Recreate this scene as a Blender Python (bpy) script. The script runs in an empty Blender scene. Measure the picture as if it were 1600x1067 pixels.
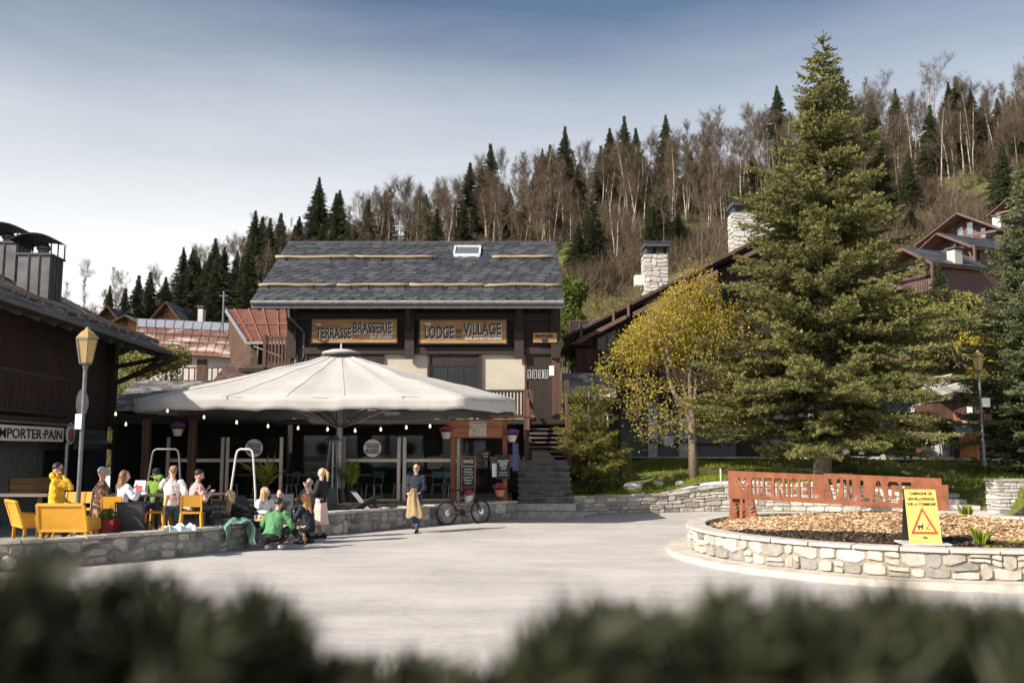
import bpy, math, random
import numpy as np
from mathutils import Matrix, Vector
R = math.radians; PI = math.pi
random.seed(7); RNG = np.random.default_rng(7)
scene = bpy.context.scene
COL = scene.collection

# ------------------------------------------------------------------ camera
F = 1450.0; TH = math.atan((703 - 533.5) / F); CH = 2.1
cam = bpy.data.cameras.new('camera'); camo = bpy.data.objects.new('camera', cam); COL.objects.link(camo)
camo.location = (0, 0, CH); camo.rotation_euler = (PI / 2 + TH, 0, 0)
cam.sensor_width = 36; cam.lens = 36 * F / 1600; cam.clip_end = 3000; cam.clip_start = 0.05
cam.dof.use_dof = True; cam.dof.focus_distance = 26; cam.dof.aperture_fstop = 1.6
scene.camera = camo

# ------------------------------------------------------------------ light
SUN_TRAVEL = Vector((0.84, 0.54, 0)).normalized(); SUN_EL = R(32)
sun = bpy.data.lights.new('sun', 'SUN'); suno = bpy.data.objects.new('sun', sun); COL.objects.link(suno)
sun.energy = 4.6; sun.angle = R(0.5); sun.color = (1.0, 0.905, 0.785)
d = Vector((SUN_TRAVEL.x * math.cos(SUN_EL), SUN_TRAVEL.y * math.cos(SUN_EL), -math.sin(SUN_EL)))
suno.rotation_euler = d.to_track_quat('-Z', 'Y').to_euler(); suno.location = (-30, -20, 30)
w = bpy.data.worlds.new('World'); scene.world = w; w.use_nodes = True
nt = w.node_tree; nt.nodes.clear()
wo = nt.nodes.new('ShaderNodeOutputWorld'); bg = nt.nodes.new('ShaderNodeBackground')
sky = nt.nodes.new('ShaderNodeTexSky'); sky.sky_type = 'NISHITA'; sky.sun_disc = False
sky.sun_elevation = SUN_EL
sky.sun_rotation = math.atan2(-SUN_TRAVEL.x, -SUN_TRAVEL.y)
sky.air_density = 1.0; sky.dust_density = 2.2; sky.ozone_density = 1.6
tc = nt.nodes.new('ShaderNodeTexCoord'); sep = nt.nodes.new('ShaderNodeSeparateXYZ')
mp = nt.nodes.new('ShaderNodeMapping'); mp.inputs['Scale'].default_value = (1.0, 0.6, 5.0); mp.inputs['Rotation'].default_value = (0, 0.10, 0.3)
nz = nt.nodes.new('ShaderNodeTexNoise'); nz.inputs['Scale'].default_value = 1.9; nz.inputs['Detail'].default_value = 7; nz.inputs['Roughness'].default_value = 0.55
L = nt.links.new
L(tc.outputs['Generated'], mp.inputs['Vector']); L(mp.outputs['Vector'], nz.inputs['Vector']); L(tc.outputs['Generated'], sep.inputs['Vector'])
# thin veil of high cloud: thick and pale low down, thinning upwards, streaked by noise
vr = nt.nodes.new('ShaderNodeMapRange'); vr.inputs['From Min'].default_value = 0.16; vr.inputs['From Max'].default_value = 0.45
vr.inputs['To Min'].default_value = 1.0; vr.inputs['To Max'].default_value = 0.0
L(sep.outputs['Z'], vr.inputs['Value'])
nr = nt.nodes.new('ShaderNodeMapRange'); nr.inputs['From Min'].default_value = 0.3; nr.inputs['From Max'].default_value = 0.72
nr.inputs['To Min'].default_value = -0.09; nr.inputs['To Max'].default_value = 0.08
L(nz.outputs['Fac'], nr.inputs['Value'])
ad = nt.nodes.new('ShaderNodeMath'); ad.operation = 'ADD'; ad.use_clamp = True; L(vr.outputs['Result'], ad.inputs[0]); L(nr.outputs['Result'], ad.inputs[1])
mx = nt.nodes.new('ShaderNodeMixRGB'); mx.inputs['Color2'].default_value = (4.35, 4.35, 4.3, 1)
dk = nt.nodes.new('ShaderNodeMixRGB'); dk.blend_type = 'MULTIPLY'; dk.inputs['Fac'].default_value = 1; dk.inputs['Color2'].default_value = (0.46, 0.46, 0.45, 1)
L(sky.outputs['Color'], dk.inputs['Color1'])
L(ad.outputs['Value'], mx.inputs['Fac']); L(dk.outputs['Color'], mx.inputs['Color1']); L(mx.outputs['Color'], bg.inputs['Color'])
bg.inputs['Strength'].default_value = 0.15
L(bg.outputs['Background'], wo.inputs['Surface'])
scene.view_settings.view_transform = 'Standard'; scene.view_settings.look = 'None'
scene.view_settings.exposure = 0.80; scene.view_settings.gamma = 1.0

# ------------------------------------------------------------------ picture measurements -> places
_ct, _st = math.cos(TH), math.sin(TH)
def ray(px, py):
    u = (px - 800) / F; v = (533.5 - py) / F
    return Vector((u, _ct - v * _st, _st + v * _ct))
def P(px, py, Y):
    r = ray(px, py); s = Y / r.y
    return Vector((r.x * s, Y, CH + r.z * s))
def G(px, py, z=0.0):
    r = ray(px, py); s = (z - CH) / r.z
    return Vector((r.x * s, r.y * s, z))
def PX(px, Y, z):          # x of a point at depth Y, height z seen in column px
    depth = Y * _ct + (z - CH) * _st
    return (px - 800) / F * depth

# ------------------------------------------------------------------ materials
MATS = {}
class NT:
    def __init__(s, name):
        s.m = bpy.data.materials.new(name); s.m.use_nodes = True; s.t = s.m.node_tree
        s.b = s.t.nodes['Principled BSDF']; MATS[name] = s.m; s._tc = None
    def n(s, t, **kw):
        o = s.t.nodes.new(t)
        for k, v in kw.items():
            if k in o.inputs.keys(): o.inputs[k].default_value = v
            else: setattr(o, k, v)
        return o
    def l(s, a, b): s.t.links.new(a, b)
    def coords(s, scale=(1, 1, 1), rot=(0, 0, 0)):
        if not s._tc: s._tc = s.n('ShaderNodeTexCoord')
        m = s.n('ShaderNodeMapping'); m.inputs['Scale'].default_value = scale; m.inputs['Rotation'].default_value = rot
        s.l(s._tc.outputs['Object'], m.inputs['Vector']); return m.outputs['Vector']
    def noise(s, scale, detail=4, vec=None, rough=0.55):
        o = s.n('ShaderNodeTexNoise', Scale=scale, Detail=detail, Roughness=rough)
        s.l(vec or s.coords(), o.inputs['Vector']); return o.outputs['Fac']
    def ramp(s, fac, stops):
        o = s.n('ShaderNodeValToRGB'); e = o.color_ramp.elements
        while len(e) < len(stops): e.new(0.5)
        for k, (p, c) in enumerate(stops):
            e[k].position = p; e[k].color = tuple(c) + (1,) if len(c) == 3 else c
        s.l(fac, o.inputs['Fac']); return o.outputs['Color']
    def mix(s, fac, a, b, mode='MIX'):
        o = s.n('ShaderNodeMixRGB', blend_type=mode)
        for k, v in (('Fac', fac), ('Color1', a), ('Color2', b)):
            if isinstance(v, (int, float)): o.inputs[k].default_value = v
            elif isinstance(v, tuple): o.inputs[k].default_value = v if len(v) == 4 else v + (1,)
            else: s.l(v, o.inputs[k])
        return o.outputs['Color']
    def bump(s, h, strength=0.4, dist=0.02):
        o = s.n('ShaderNodeBump', Strength=strength, Distance=dist); s.l(h, o.inputs['Height']); s.l(o.outputs['Normal'], s.b.inputs['Normal'])
    def attr(s, name='rnd'):
        o = s.n('ShaderNodeAttribute'); o.attribute_name = name; return o.outputs['Fac']
    def fin(s, col=None, rough=0.7, metal=0.0, spec=None):
        if col is not None:
            if isinstance(col, tuple): s.b.inputs['Base Color'].default_value = col if len(col) == 4 else col + (1,)
            else: s.l(col, s.b.inputs['Base Color'])
        s.b.inputs['Roughness'].default_value = rough; s.b.inputs['Metallic'].default_value = metal
        if spec is not None: s.b.inputs['Specular IOR Level'].default_value = spec
        return s.m
def sc_(c, k): return tuple(max(0, min(1, x * k)) for x in c)
def plain(name, c, rough=0.6, metal=0.0, var=0.18, scale=9, bump=0.0, spec=None):
    if name in MATS: return MATS[name]
    t = NT(name); nn = t.noise(scale, 5)
    col = t.ramp(nn, [(0.3, sc_(c, 1 - var)), (0.7, sc_(c, 1 + var))])
    if bump: t.bump(t.noise(scale * 4, 4), bump, 0.01)
    return t.fin(col, rough, metal, spec)
def woodm(name, c, dirn='x', plank=0.14, rough=0.75, var=0.35, gap=True, across='z'):
    """planks: grain along dirn, boards side by side along across"""
    t = NT(name); sc = {'x': (0.6, 9, 9), 'y': (9, 0.6, 9), 'z': (9, 9, 0.6)}[dirn]
    g = t.noise(2.2, 6, t.coords(sc), 0.65)
    col = t.ramp(g, [(0.28, sc_(c, 1 - var)), (0.5, c), (0.74, sc_(c, 1 + var))])
    big = t.noise(0.8, 3); col = t.mix(0.5, col, t.ramp(big, [(0.3, (0.55, 0.55, 0.55)), (0.7, (1.2, 1.2, 1.2))]), 'MULTIPLY')
    if gap:
        s = t.n('ShaderNodeSeparateXYZ'); t.l(t.coords(), s.inputs['Vector'])
        a = t.n('ShaderNodeMath', operation='MULTIPLY'); a.inputs[1].default_value = 1.0 / plank; t.l(s.outputs[across.upper()], a.inputs[0])
        fr = t.n('ShaderNodeMath', operation='FRACT'); t.l(a.outputs[0], fr.inputs[0])
        fl = t.n('ShaderNodeMath', operation='FLOOR'); t.l(a.outputs[0], fl.inputs[0])
        wn = t.n('ShaderNodeTexWhiteNoise', noise_dimensions='1D'); t.l(fl.outputs[0], wn.inputs['W'])
        col = t.mix(0.6, col, t.ramp(wn.outputs['Value'], [(0, (0.6, 0.6, 0.6)), (1, (1.25, 1.2, 1.15))]), 'MULTIPLY')
        gp = t.ramp(fr.outputs[0], [(0.0, (0.15, 0.15, 0.15)), (0.07, (1, 1, 1)), (0.93, (1, 1, 1)), (1.0, (0.15, 0.15, 0.15))])
        col = t.mix(0.85, col, gp, 'MULTIPLY'); t.bump(gp, 0.5, 0.01)
    return t.fin(col, rough)
def rndm(name, stops, rough=0.8, noise=0.35, scale=6, bump=0.4, bs=14, metal=0.0):
    """colour per piece from the face attribute rnd, mottled by noise"""
    t = NT(name); col = t.ramp(t.attr(), stops)
    nn = t.noise(scale, 6, None, 0.65)
    col = t.mix(1.0, col, t.ramp(nn, [(0.25, (1 - noise,) * 3), (0.75, (1 + noise,) * 3)]), 'MULTIPLY')
    if bump: t.bump(t.noise(bs, 6, None, 0.7), bump, 0.02)
    return t.fin(col, rough, metal)
def leafm(name, stops, trans=0.35, rough=0.55):
    t = NT(name); col = t.ramp(t.attr(), stops)
    t.l(col, t.b.inputs['Base Color']); t.b.inputs['Roughness'].default_value = rough; t.b.inputs['Specular IOR Level'].default_value = 0.3
    tr = t.n('ShaderNodeBsdfTranslucent'); t.l(col, tr.inputs['Color'])
    ms = t.n('ShaderNodeMixShader', Fac=trans); t.l(t.b.outputs[0], ms.inputs[1]); t.l(tr.outputs[0], ms.inputs[2])
    t.l(ms.outputs[0], t.t.nodes['Material Output'].inputs['Surface']); return t.m

# ------------------------------------------------------------------ mesh helpers
FRAME = {}
class MB:
    def __init__(s): s.v = []; s.f = []; s.r = []; s.mi = []; s.cur = 0; s.rn = None
    def add(s, vs, fs, rnd=None):
        b = len(s.v); s.v += [tuple(v) for v in vs]
        q = rnd if rnd is not None else (s.rn if s.rn is not None else random.random())
        for f in fs: s.f.append(tuple(b + i for i in f)); s.r.append(q); s.mi.append(s.cur)
        return s
    def box(s, a, b, rnd=None):
        (x0, y0, z0), (x1, y1, z1) = a, b
        if x0 > x1: x0, x1 = x1, x0
        if y0 > y1: y0, y1 = y1, y0
        if z0 > z1: z0, z1 = z1, z0
        v = [(x0, y0, z0), (x1, y0, z0), (x1, y1, z0), (x0, y1, z0), (x0, y0, z1), (x1, y0, z1), (x1, y1, z1), (x0, y1, z1)]
        return s.add(v, [(0, 3, 2, 1), (4, 5, 6, 7), (0, 1, 5, 4), (1, 2, 6, 5), (2, 3, 7, 6), (3, 0, 4, 7)], rnd)
    def cbox(s, c, size, rot=None, rnd=None):
        h = [x / 2 for x in size]; M = rot or Matrix.Identity(3); c = Vector(c)
        v = [c + M @ Vector((sx * h[0], sy * h[1], sz * h[2])) for sz in (-1, 1) for sx, sy in ((-1, -1), (1, -1), (1, 1), (-1, 1))]
        return s.add(v, [(0, 3, 2, 1), (4, 5, 6, 7), (0, 1, 5, 4), (1, 2, 6, 5), (2, 3, 7, 6), (3, 0, 4, 7)], rnd)
    def bar(s, p, q, w, h=None, up=(0, 0, 1), rnd=None):
        """rectangular bar from p to q"""
        p, q = Vector(p), Vector(q); d = q - p; L = d.length
        if L < 1e-6: return s
        z = d / L; x = Vector(up).cross(z)
        if x.length < 1e-4: x = Vector((1, 0, 0)).cross(z)
        x.normalize(); y = z.cross(x); M = Matrix((x, y, z)).transposed()
        return s.cbox((p + q) / 2, (w, h or w, L), M, rnd)
    def tube(s, pts, r, n=8, cap=True, rnd=None, flat=1.0):
        pts = [Vector(p) for p in pts]; k = len(pts)
        rs = [r] * k if isinstance(r, (int, float)) else list(r)
        vs = []; prev = None
        for i, p in enumerate(pts):
            t = (pts[min(i + 1, k - 1)] - pts[max(i - 1, 0)])
            if t.length < 1e-9: t = Vector((0, 0, 1))
            t.normalize()
            a = prev if prev else (Vector((0, 0, 1)) if abs(t.z) < 0.9 else Vector((1, 0, 0)))
            x = a - t * a.dot(t)
            if x.length < 1e-4: x = t.orthogonal()
            x.normalize(); prev = x; y = t.cross(x)
            for j in range(n):
                an = 2 * PI * j / n; vs.append(p + (x * math.cos(an) * flat + y * math.sin(an)) * rs[i])
        fs = [(i * n + j, i * n + (j + 1) % n, (i + 1) * n + (j + 1) % n, (i + 1) * n + j) for i in range(k - 1) for j in range(n)]
        if cap: fs += [tuple(reversed(range(n))), tuple((k - 1) * n + j for j in range(n))]
        return s.add(vs, fs, rnd)
    def cyl(s, c, r, z0, z1, n=16, r1=None, rnd=None):
        return s.tube([(c[0], c[1], z0), (c[0], c[1], z1)], [r, r if r1 is None else r1], n, True, rnd)
    def lathe(s, c, prof, n=16, rnd=None):
        vs = [(c[0] + r * math.cos(2 * PI * j / n), c[1] + r * math.sin(2 * PI * j / n), c[2] + z) for r, z in prof for j in range(n)]
        k = len(prof)
        fs = [(i * n + j, i * n + (j + 1) % n, (i + 1) * n + (j + 1) % n, (i + 1) * n + j) for i in range(k - 1) for j in range(n)]
        fs += [tuple(reversed(range(n))), tuple((k - 1) * n + j for j in range(n))]
        return s.add(vs, fs, rnd)
    def prism(s, poly, vec, rnd=None):
        """closed polygon (3-d points) extruded by vec"""
        n = len(poly); p = [Vector(q) for q in poly]; v = Vector(vec)
        nrm = Vector((0, 0, 0))
        for i in range(n): nrm += p[i].cross(p[(i + 1) % n])
        if nrm.dot(v) > 0: p.reverse()
        vs = p + [q + v for q in p]
        fs = [tuple(range(n)), tuple(reversed(range(n, 2 * n)))] + [(i, i + n, (i + 1) % n + n, (i + 1) % n) for i in range(n)]
        return s.add(vs, fs, rnd)
    def quad(s, a, b, c, d_, rnd=None): return s.add([a, b, c, d_], [(0, 1, 2, 3)], rnd)
    def ball(s, c, r, n=10, m=7, sq=(1, 1, 1), rnd=None):
        prof = [(math.sin(PI * i / m), -math.cos(PI * i / m)) for i in range(1, m)]
        vs = [(c[0] + a * r * sq[0] * math.cos(2 * PI * j / n), c[1] + a * r * sq[1] * math.sin(2 * PI * j / n), c[2] + b * r * sq[2]) for a, b in prof for j in range(n)]
        vs += [(c[0], c[1], c[2] - r * sq[2]), (c[0], c[1], c[2] + r * sq[2])]; k = len(prof); B = k * n
        fs = [(i * n + j, i * n + (j + 1) % n, (i + 1) * n + (j + 1) % n, (i + 1) * n + j) for i in range(k - 1) for j in range(n)]
        fs += [(B, (j + 1) % n, j) for j in range(n)] + [(B + 1, (k - 1) * n + j, (k - 1) * n + (j + 1) % n) for j in range(n)]
        return s.add(vs, fs, rnd)

def raw_obj(name, verts, faces, mats, rnd=None, mi=None, smooth=False):
    me = bpy.data.meshes.new(name)
    if isinstance(faces, np.ndarray):
        nv, (nf, k) = len(verts), faces.shape
        me.vertices.add(nv); me.vertices.foreach_set('co', np.asarray(verts, np.float32).ravel())
        me.loops.add(nf * k); me.loops.foreach_set('vertex_index', faces.astype(np.int32).ravel())
        me.polygons.add(nf); me.polygons.foreach_set('loop_start', np.arange(0, nf * k, k, dtype=np.int32))
        me.polygons.foreach_set('loop_total', np.full(nf, k, np.int32))
        me.update(calc_edges=True)
    else: me.from_pydata(verts, [], faces)
    if rnd is not None:
        a = me.attributes.new('rnd', 'FLOAT', 'FACE'); a.data.foreach_set('value', np.asarray(rnd, np.float32))
    if not isinstance(mats, (list, tuple)): mats = [mats]
    for m in mats: me.materials.append(MATS[m] if isinstance(m, str) else m)
    if mi is not None and len(mats) > 1: me.polygons.foreach_set('material_index', np.asarray(mi, np.int32))
    if smooth: me.polygons.foreach_set('use_smooth', np.ones(len(me.polygons), bool))
    o = bpy.data.objects.new(name, me); COL.objects.link(o); return o
def tag(o, label=None, cat=None, group=None, kind=None):
    for k, v in (('label', label), ('category', cat), ('group', group), ('kind', kind)):
        if v: o[k] = v
    return o
def thing(name, label, cat, loc=(0, 0, 0), rz=0.0, group=None):
    o = bpy.data.objects.new(name, None); COL.objects.link(o); o.location = loc; o.rotation_euler = (0, 0, rz); o.empty_display_size = 0.3
    FRAME[o.name] = Matrix.Translation(Vector(loc)) @ Matrix.Rotation(rz, 4, 'Z'); return tag(o, label, cat, group)
def rootframe(o):
    return FRAME.get(o.name, Matrix.Identity(4))
def part(name, mb, mat, parent, world=False, smooth=False, label=None):
    vs = mb.v
    fr = rootframe(parent)
    if world:
        inv = fr.inverted(); vs = [tuple(inv @ Vector(v)) for v in vs]
    o = raw_obj(name, vs, mb.f, mat, mb.r, mb.mi, smooth); o.parent = parent; FRAME[o.name] = fr
    if label: o['label'] = label
    return o
def solo(name, mb, mat, label=None, cat=None, group=None, kind=None, smooth=False):
    a = np.array(mb.v); o0 = Vector(((a[:, 0].min() + a[:, 0].max()) / 2, (a[:, 1].min() + a[:, 1].max()) / 2, a[:, 2].min()))
    if kind == 'structure': o0 = Vector((0, 0, 0))
    o = raw_obj(name, [tuple(Vector(v) - o0) for v in mb.v], mb.f, mat, mb.r, mb.mi, smooth)
    o.location = o0; FRAME[o.name] = Matrix.Translation(o0); return tag(o, label, cat, group, kind)
def kids(o): return [c for c in bpy.data.objects if c.parent == o]
def copy_tree(o, loc=None, rz=None, scale=None, label=None, group=None):
    c = o.copy(); COL.objects.link(c)
    if loc is not None: c.location = loc
    if rz is not None: c.rotation_euler = (0, 0, rz)
    if scale is not None: c.scale = (scale,) * 3 if isinstance(scale, (int, float)) else scale
    if label: c['label'] = label
    if group: c['group'] = group
    for ch in KIDS.get(o.name) or KIDS.setdefault(o.name, kids(o)):
        d_ = ch.copy(); COL.objects.link(d_); d_.parent = c
        for g in KIDS.get(ch.name) if ch.name in KIDS else KIDS.setdefault(ch.name, kids(ch)):
            e = g.copy(); COL.objects.link(e); e.parent = d_
    return c
KIDS = {}
def text(name, s, mat, parent, center, xdir, updir, height, width=None, depth=0.012, bold=0.0, align='CENTER', tracking=1.0):
    """lettering as a mesh: centred at center, running along xdir"""
    cu = bpy.data.curves.new('t', 'FONT'); cu.body = s; cu.size = 1; cu.align_x = 'CENTER'; cu.align_y = 'CENTER'; cu.extrude = 0.0; cu.offset = bold
    cu.space_character = tracking; cu.resolution_u = 3
    to = bpy.data.objects.new('t', cu); COL.objects.link(to); bpy.context.view_layer.update()
    me = bpy.data.meshes.new_from_object(to.evaluated_get(bpy.context.evaluated_depsgraph_get()))
    bpy.data.objects.remove(to); vs = np.array([v.co[:] for v in me.vertices]); fs = [tuple(p.vertices) for p in me.polygons]
    bpy.data.meshes.remove(me)
    if len(vs) == 0: return None
    lo, hi = vs.min(0), vs.max(0); h = hi[1] - lo[1]; wd = hi[0] - lo[0]
    ky = height / h; kx = (width / wd) if width else ky
    x = Vector(xdir).normalized(); u = Vector(updir).normalized(); nrm = x.cross(u); c = Vector(center)
    # a thin solid: front face plus sides from boundary edges
    P3 = [c + x * ((v[0] - (lo[0] + hi[0]) / 2) * kx) + u * ((v[1] - (lo[1] + hi[1]) / 2) * ky) for v in vs]
    n = len(P3); mb = MB(); edges = {}
    for f in fs:
        for i in range(len(f)):
            a, b = f[i], f[(i + 1) % len(f)]; edges[(a, b)] = edges.get((a, b), 0) + 1
    allv = [p + nrm * depth for p in P3] + P3
    F_ = list(fs) + [(a + n, b + n, b, a) for (a, b) in edges if (b, a) not in edges]
    mb.add(allv, F_, 0.5)
    if parent is None: return mb
    return part(name, mb, mat, parent, world=True)
# ------------------------------------------------------------------ material set
t = NT('road'); n1 = t.noise(0.35, 5); n2 = t.noise(60, 3)
c = t.ramp(n1, [(0.3, (0.40, 0.385, 0.375)), (0.7, (0.54, 0.52, 0.505))]); c = t.mix(0.6, c, t.ramp(n2, [(0.3, (0.72, 0.72, 0.72)), (0.7, (1.2, 1.2, 1.2))]), 'MULTIPLY')
c = t.mix(0.5, c, t.ramp(t.noise(7, 8, None, 0.75), [(0.35, (0.78, 0.77, 0.76)), (0.6, (1.06, 1.05, 1.05))]), 'MULTIPLY'); n3 = t.noise(1.3, 6, t.coords((0.25, 1.2, 1)), 0.7); c = t.mix(0.5, c, t.ramp(n3, [(0.32, (0.72, 0.70, 0.68)), (0.55, (1.08, 1.07, 1.06))]), 'MULTIPLY')
vc = t.n('ShaderNodeTexVoronoi', feature='DISTANCE_TO_EDGE', Scale=0.42); wv = t.n('ShaderNodeMixRGB', Fac=0.35); t.l(t.coords(), wv.inputs['Color1']); nzz = t.n('ShaderNodeTexNoise', Scale=1.6, Detail=5); t.l(t.coords(), nzz.inputs['Vector']); t.l(nzz.outputs['Color'], wv.inputs['Color2']); t.l(wv.outputs['Color'], vc.inputs['Vector'])
c = t.mix(0.22, c, t.ramp(vc.outputs['Distance'], [(0.0, (0.55, 0.54, 0.53)), (0.008, (1, 1, 1))]), 'MULTIPLY')
t.bump(n2, 0.5, 0.01); t.fin(c, 0.9)
plain('concrete', (0.50, 0.47, 0.43), 0.9, var=0.25, scale=3, bump=0.4)
plain('kerb_concrete', (0.50, 0.455, 0.40), 0.9, var=0.22, scale=5, bump=0.6)
plain('mortar', (0.24, 0.225, 0.20), 0.95, var=0.2, scale=20, bump=0.6)
plain('mortar_warm', (0.27, 0.235, 0.19), 0.95, var=0.2, scale=20, bump=0.6)
t = NT('paving'); vo = t.n('ShaderNodeTexVoronoi', feature='DISTANCE_TO_EDGE', Scale=1.6); t.l(t.coords(), vo.inputs['Vector'])
c = t.ramp(t.noise(2.5, 6), [(0.3, (0.20, 0.19, 0.18)), (0.7, (0.36, 0.34, 0.32))]); c = t.mix(1.0, c, t.ramp(vo.outputs['Distance'], [(0.0, (0.45, 0.45, 0.45)), (0.03, (1, 1, 1))]), 'MULTIPLY'); t.fin(c, 0.85)
rndm('stone_grey', [(0, (0.11, 0.11, 0.105)), (0.3, (0.21, 0.205, 0.19)), (0.7, (0.31, 0.29, 0.26)), (1, (0.46, 0.43, 0.38))], bump=0.9, bs=9, noise=0.45)
rndm('stone_warm', [(0, (0.22, 0.215, 0.20)), (0.35, (0.38, 0.345, 0.295)), (0.7, (0.48, 0.435, 0.37)), (1, (0.56, 0.52, 0.46))], bump=0.9, bs=9, noise=0.35)
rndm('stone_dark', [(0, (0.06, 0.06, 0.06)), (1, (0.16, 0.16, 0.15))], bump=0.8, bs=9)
rndm('stone_white', [(0, (0.34, 0.325, 0.30)), (1, (0.58, 0.56, 0.53))], bump=0.8, bs=9, noise=0.2)
rndm('slate', [(0, (0.036, 0.039, 0.046)), (0.5, (0.052, 0.056, 0.066)), (1, (0.080, 0.084, 0.094))], rough=0.5, bump=0.35, bs=20)
rndm('slate_old', [(0, (0.05, 0.05, 0.055)), (0.6, (0.12, 0.12, 0.125)), (1, (0.24, 0.235, 0.23))], rough=0.6, bump=0.5, bs=14)
rndm('slate_pale', [(0, (0.16, 0.155, 0.15)), (0.6, (0.32, 0.31, 0.30)), (1, (0.5, 0.49, 0.47))], rough=0.7, bump=0.5, bs=14)
rndm('shingle_brown', [(0, (0.07, 0.040, 0.036)), (1, (0.15, 0.085, 0.075))], rough=0.8)
woodm('wood_dark', (0.020, 0.013, 0.010), 'x', 0.16)
woodm('wood_dark_v', (0.028, 0.016, 0.012), 'z', 0.15, across='x')
woodm('wood_dark_vy', (0.042, 0.022, 0.016), 'z', 0.15, across='y')
woodm('wood_beam', (0.027, 0.017, 0.013), 'x', gap=False)
woodm('wood_post', (0.26, 0.10, 0.045), 'z', gap=False)
woodm('wood_log', (0.29, 0.235, 0.15), 'x', gap=False, var=0.4)
woodm('wood_logy', (0.20, 0.155, 0.12), 'y', gap=False, var=0.4)
woodm('wood_board', (0.37, 0.215, 0.095), 'x', 0.17, across='z', var=0.45)
woodm('wood_red', (0.36, 0.15, 0.075), 'x', 0.3, across='z', var=0.4)
woodm('wood_orange', (0.40, 0.165, 0.06), 'z', 0.12, across='x')
woodm('wood_orangey', (0.085, 0.042, 0.024), 'z', 0.12, across='y')
woodm('wood_brown', (0.105, 0.05, 0.033), 'z', 0.18, across='x')
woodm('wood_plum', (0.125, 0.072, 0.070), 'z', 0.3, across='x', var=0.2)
woodm('wood_plum_trim', (0.15, 0.085, 0.070), 'x', gap=False, var=0.2)
woodm('wood_grey', (0.20, 0.16, 0.13), 'x', 0.12, gap=False)
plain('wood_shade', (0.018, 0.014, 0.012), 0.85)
plain('plaster_cream', (0.46, 0.42, 0.345), 0.95, var=0.08, scale=2.5, bump=0.25)
plain('plaster_white', (0.55, 0.53, 0.50), 0.95, var=0.1, scale=2, bump=0.2)
t = NT('canvas'); c = t.ramp(t.noise(0.7, 5), [(0.3, (0.43, 0.42, 0.405)), (0.7, (0.50, 0.49, 0.475))]); c = t.mix(0.5, c, t.ramp(t.noise(1.2, 5, t.coords((1, 6, 0.4))), [(0.3, (0.85, 0.84, 0.81)), (0.6, (1, 1, 1))]), 'MULTIPLY'); t.bump(t.noise(3, 4), 0.25, 0.05)
t.l(c, t.b.inputs['Base Color']); tr = t.n('ShaderNodeBsdfTranslucent'); t.l(c, tr.inputs['Color']); ms = t.n('ShaderNodeMixShader', Fac=0.05); t.b.inputs['Roughness'].default_value = 0.9
t.l(t.b.outputs[0], ms.inputs[1]); t.l(tr.outputs[0], ms.inputs[2]); t.l(ms.outputs[0], t.t.nodes['Material Output'].inputs['Surface'])
t = NT('corten'); c = t.ramp(t.noise(3, 7, None, 0.7), [(0.3, (0.13, 0.045, 0.025)), (0.55, (0.25, 0.085, 0.038)), (0.75, (0.36, 0.13, 0.058))]); c = t.mix(0.4, c, t.ramp(t.noise(2, 4, t.coords((6, 6, 0.5))), [(0.3, (0.6, 0.58, 0.6)), (0.7, (1.2, 1.15, 1.1))]), 'MULTIPLY'); t.bump(t.noise(40, 4), 0.2, 0.005); t.fin(c, 0.75, 0.1)
t = NT('rust_tin'); c1 = t.ramp(t.noise(5, 5), [(0.3, (0.17, 0.075, 0.055)), (0.7, (0.27, 0.13, 0.095))]); f = t.ramp(t.noise(0.8, 7, t.coords((0.7, 1.5, 3)), 0.7), [(0.50, (0, 0, 0)), (0.60, (1, 1, 1))]); c = t.mix(f, c1, (0.62, 0.52, 0.43)); t.fin(c, 0.55, 0.2)
t = NT('rust_red'); c1 = t.ramp(t.noise(3, 6), [(0.3, (0.15, 0.062, 0.046)), (0.7, (0.24, 0.105, 0.075))]); t.fin(c1, 0.5, 0.3)
plain('tin_pale', (0.46, 0.50, 0.55), 0.35, 0.5, var=0.15, scale=3)
plain('zinc', (0.115, 0.115, 0.120), 0.5, 0.55, var=0.3, scale=2.5)
plain('zinc_light', (0.34, 0.34, 0.35), 0.45, 0.8)
plain('iron_black', (0.018, 0.018, 0.02), 0.45, 0.6)
plain('metal_grey', (0.10, 0.10, 0.11), 0.45, 0.7)
plain('post_grey', (0.16, 0.16, 0.17), 0.45, 0.5)
plain('alu', (0.48, 0.42, 0.36), 0.45, 0.5, var=0.1)
plain('steel', (0.6, 0.6, 0.6), 0.25, 1.0, var=0.05)
plain('white_paint', (0.60, 0.58, 0.55), 0.45, var=0.08)
plain('cream_paint', (0.74, 0.68, 0.54), 0.6, var=0.08)
plain('black_paint', (0.015, 0.014, 0.014), 0.6)
plain('letter_white', (0.78, 0.78, 0.76), 0.6, var=0.05)
plain('letter_black', (0.016, 0.015, 0.015), 0.55, var=0.05)
plain('red_ink', (0.62, 0.055, 0.045), 0.5, var=0.05)
plain('green_ink', (0.03, 0.30, 0.10), 0.5, var=0.05)
plain('chalkboard', (0.020, 0.022, 0.026), 0.7, var=0.3)
plain('yellow_plastic', (0.66, 0.33, 0.035), 0.45, var=0.06)
plain('board_yellow', (0.78, 0.56, 0.13), 0.5, var=0.05)
plain('grey_mesh_fabric', (0.045, 0.046, 0.052), 0.75, var=0.1)
plain('charcoal_fabric', (0.05, 0.05, 0.06), 0.85)
plain('red_pot', (0.22, 0.020, 0.022), 0.4)
plain('terracotta', (0.50, 0.21, 0.125), 0.8)
plain('pot_pale', (0.52, 0.46, 0.42), 0.7)
plain('pot_black', (0.02, 0.02, 0.022), 0.5)
plain('rubber', (0.02, 0.02, 0.02), 0.8)
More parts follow.
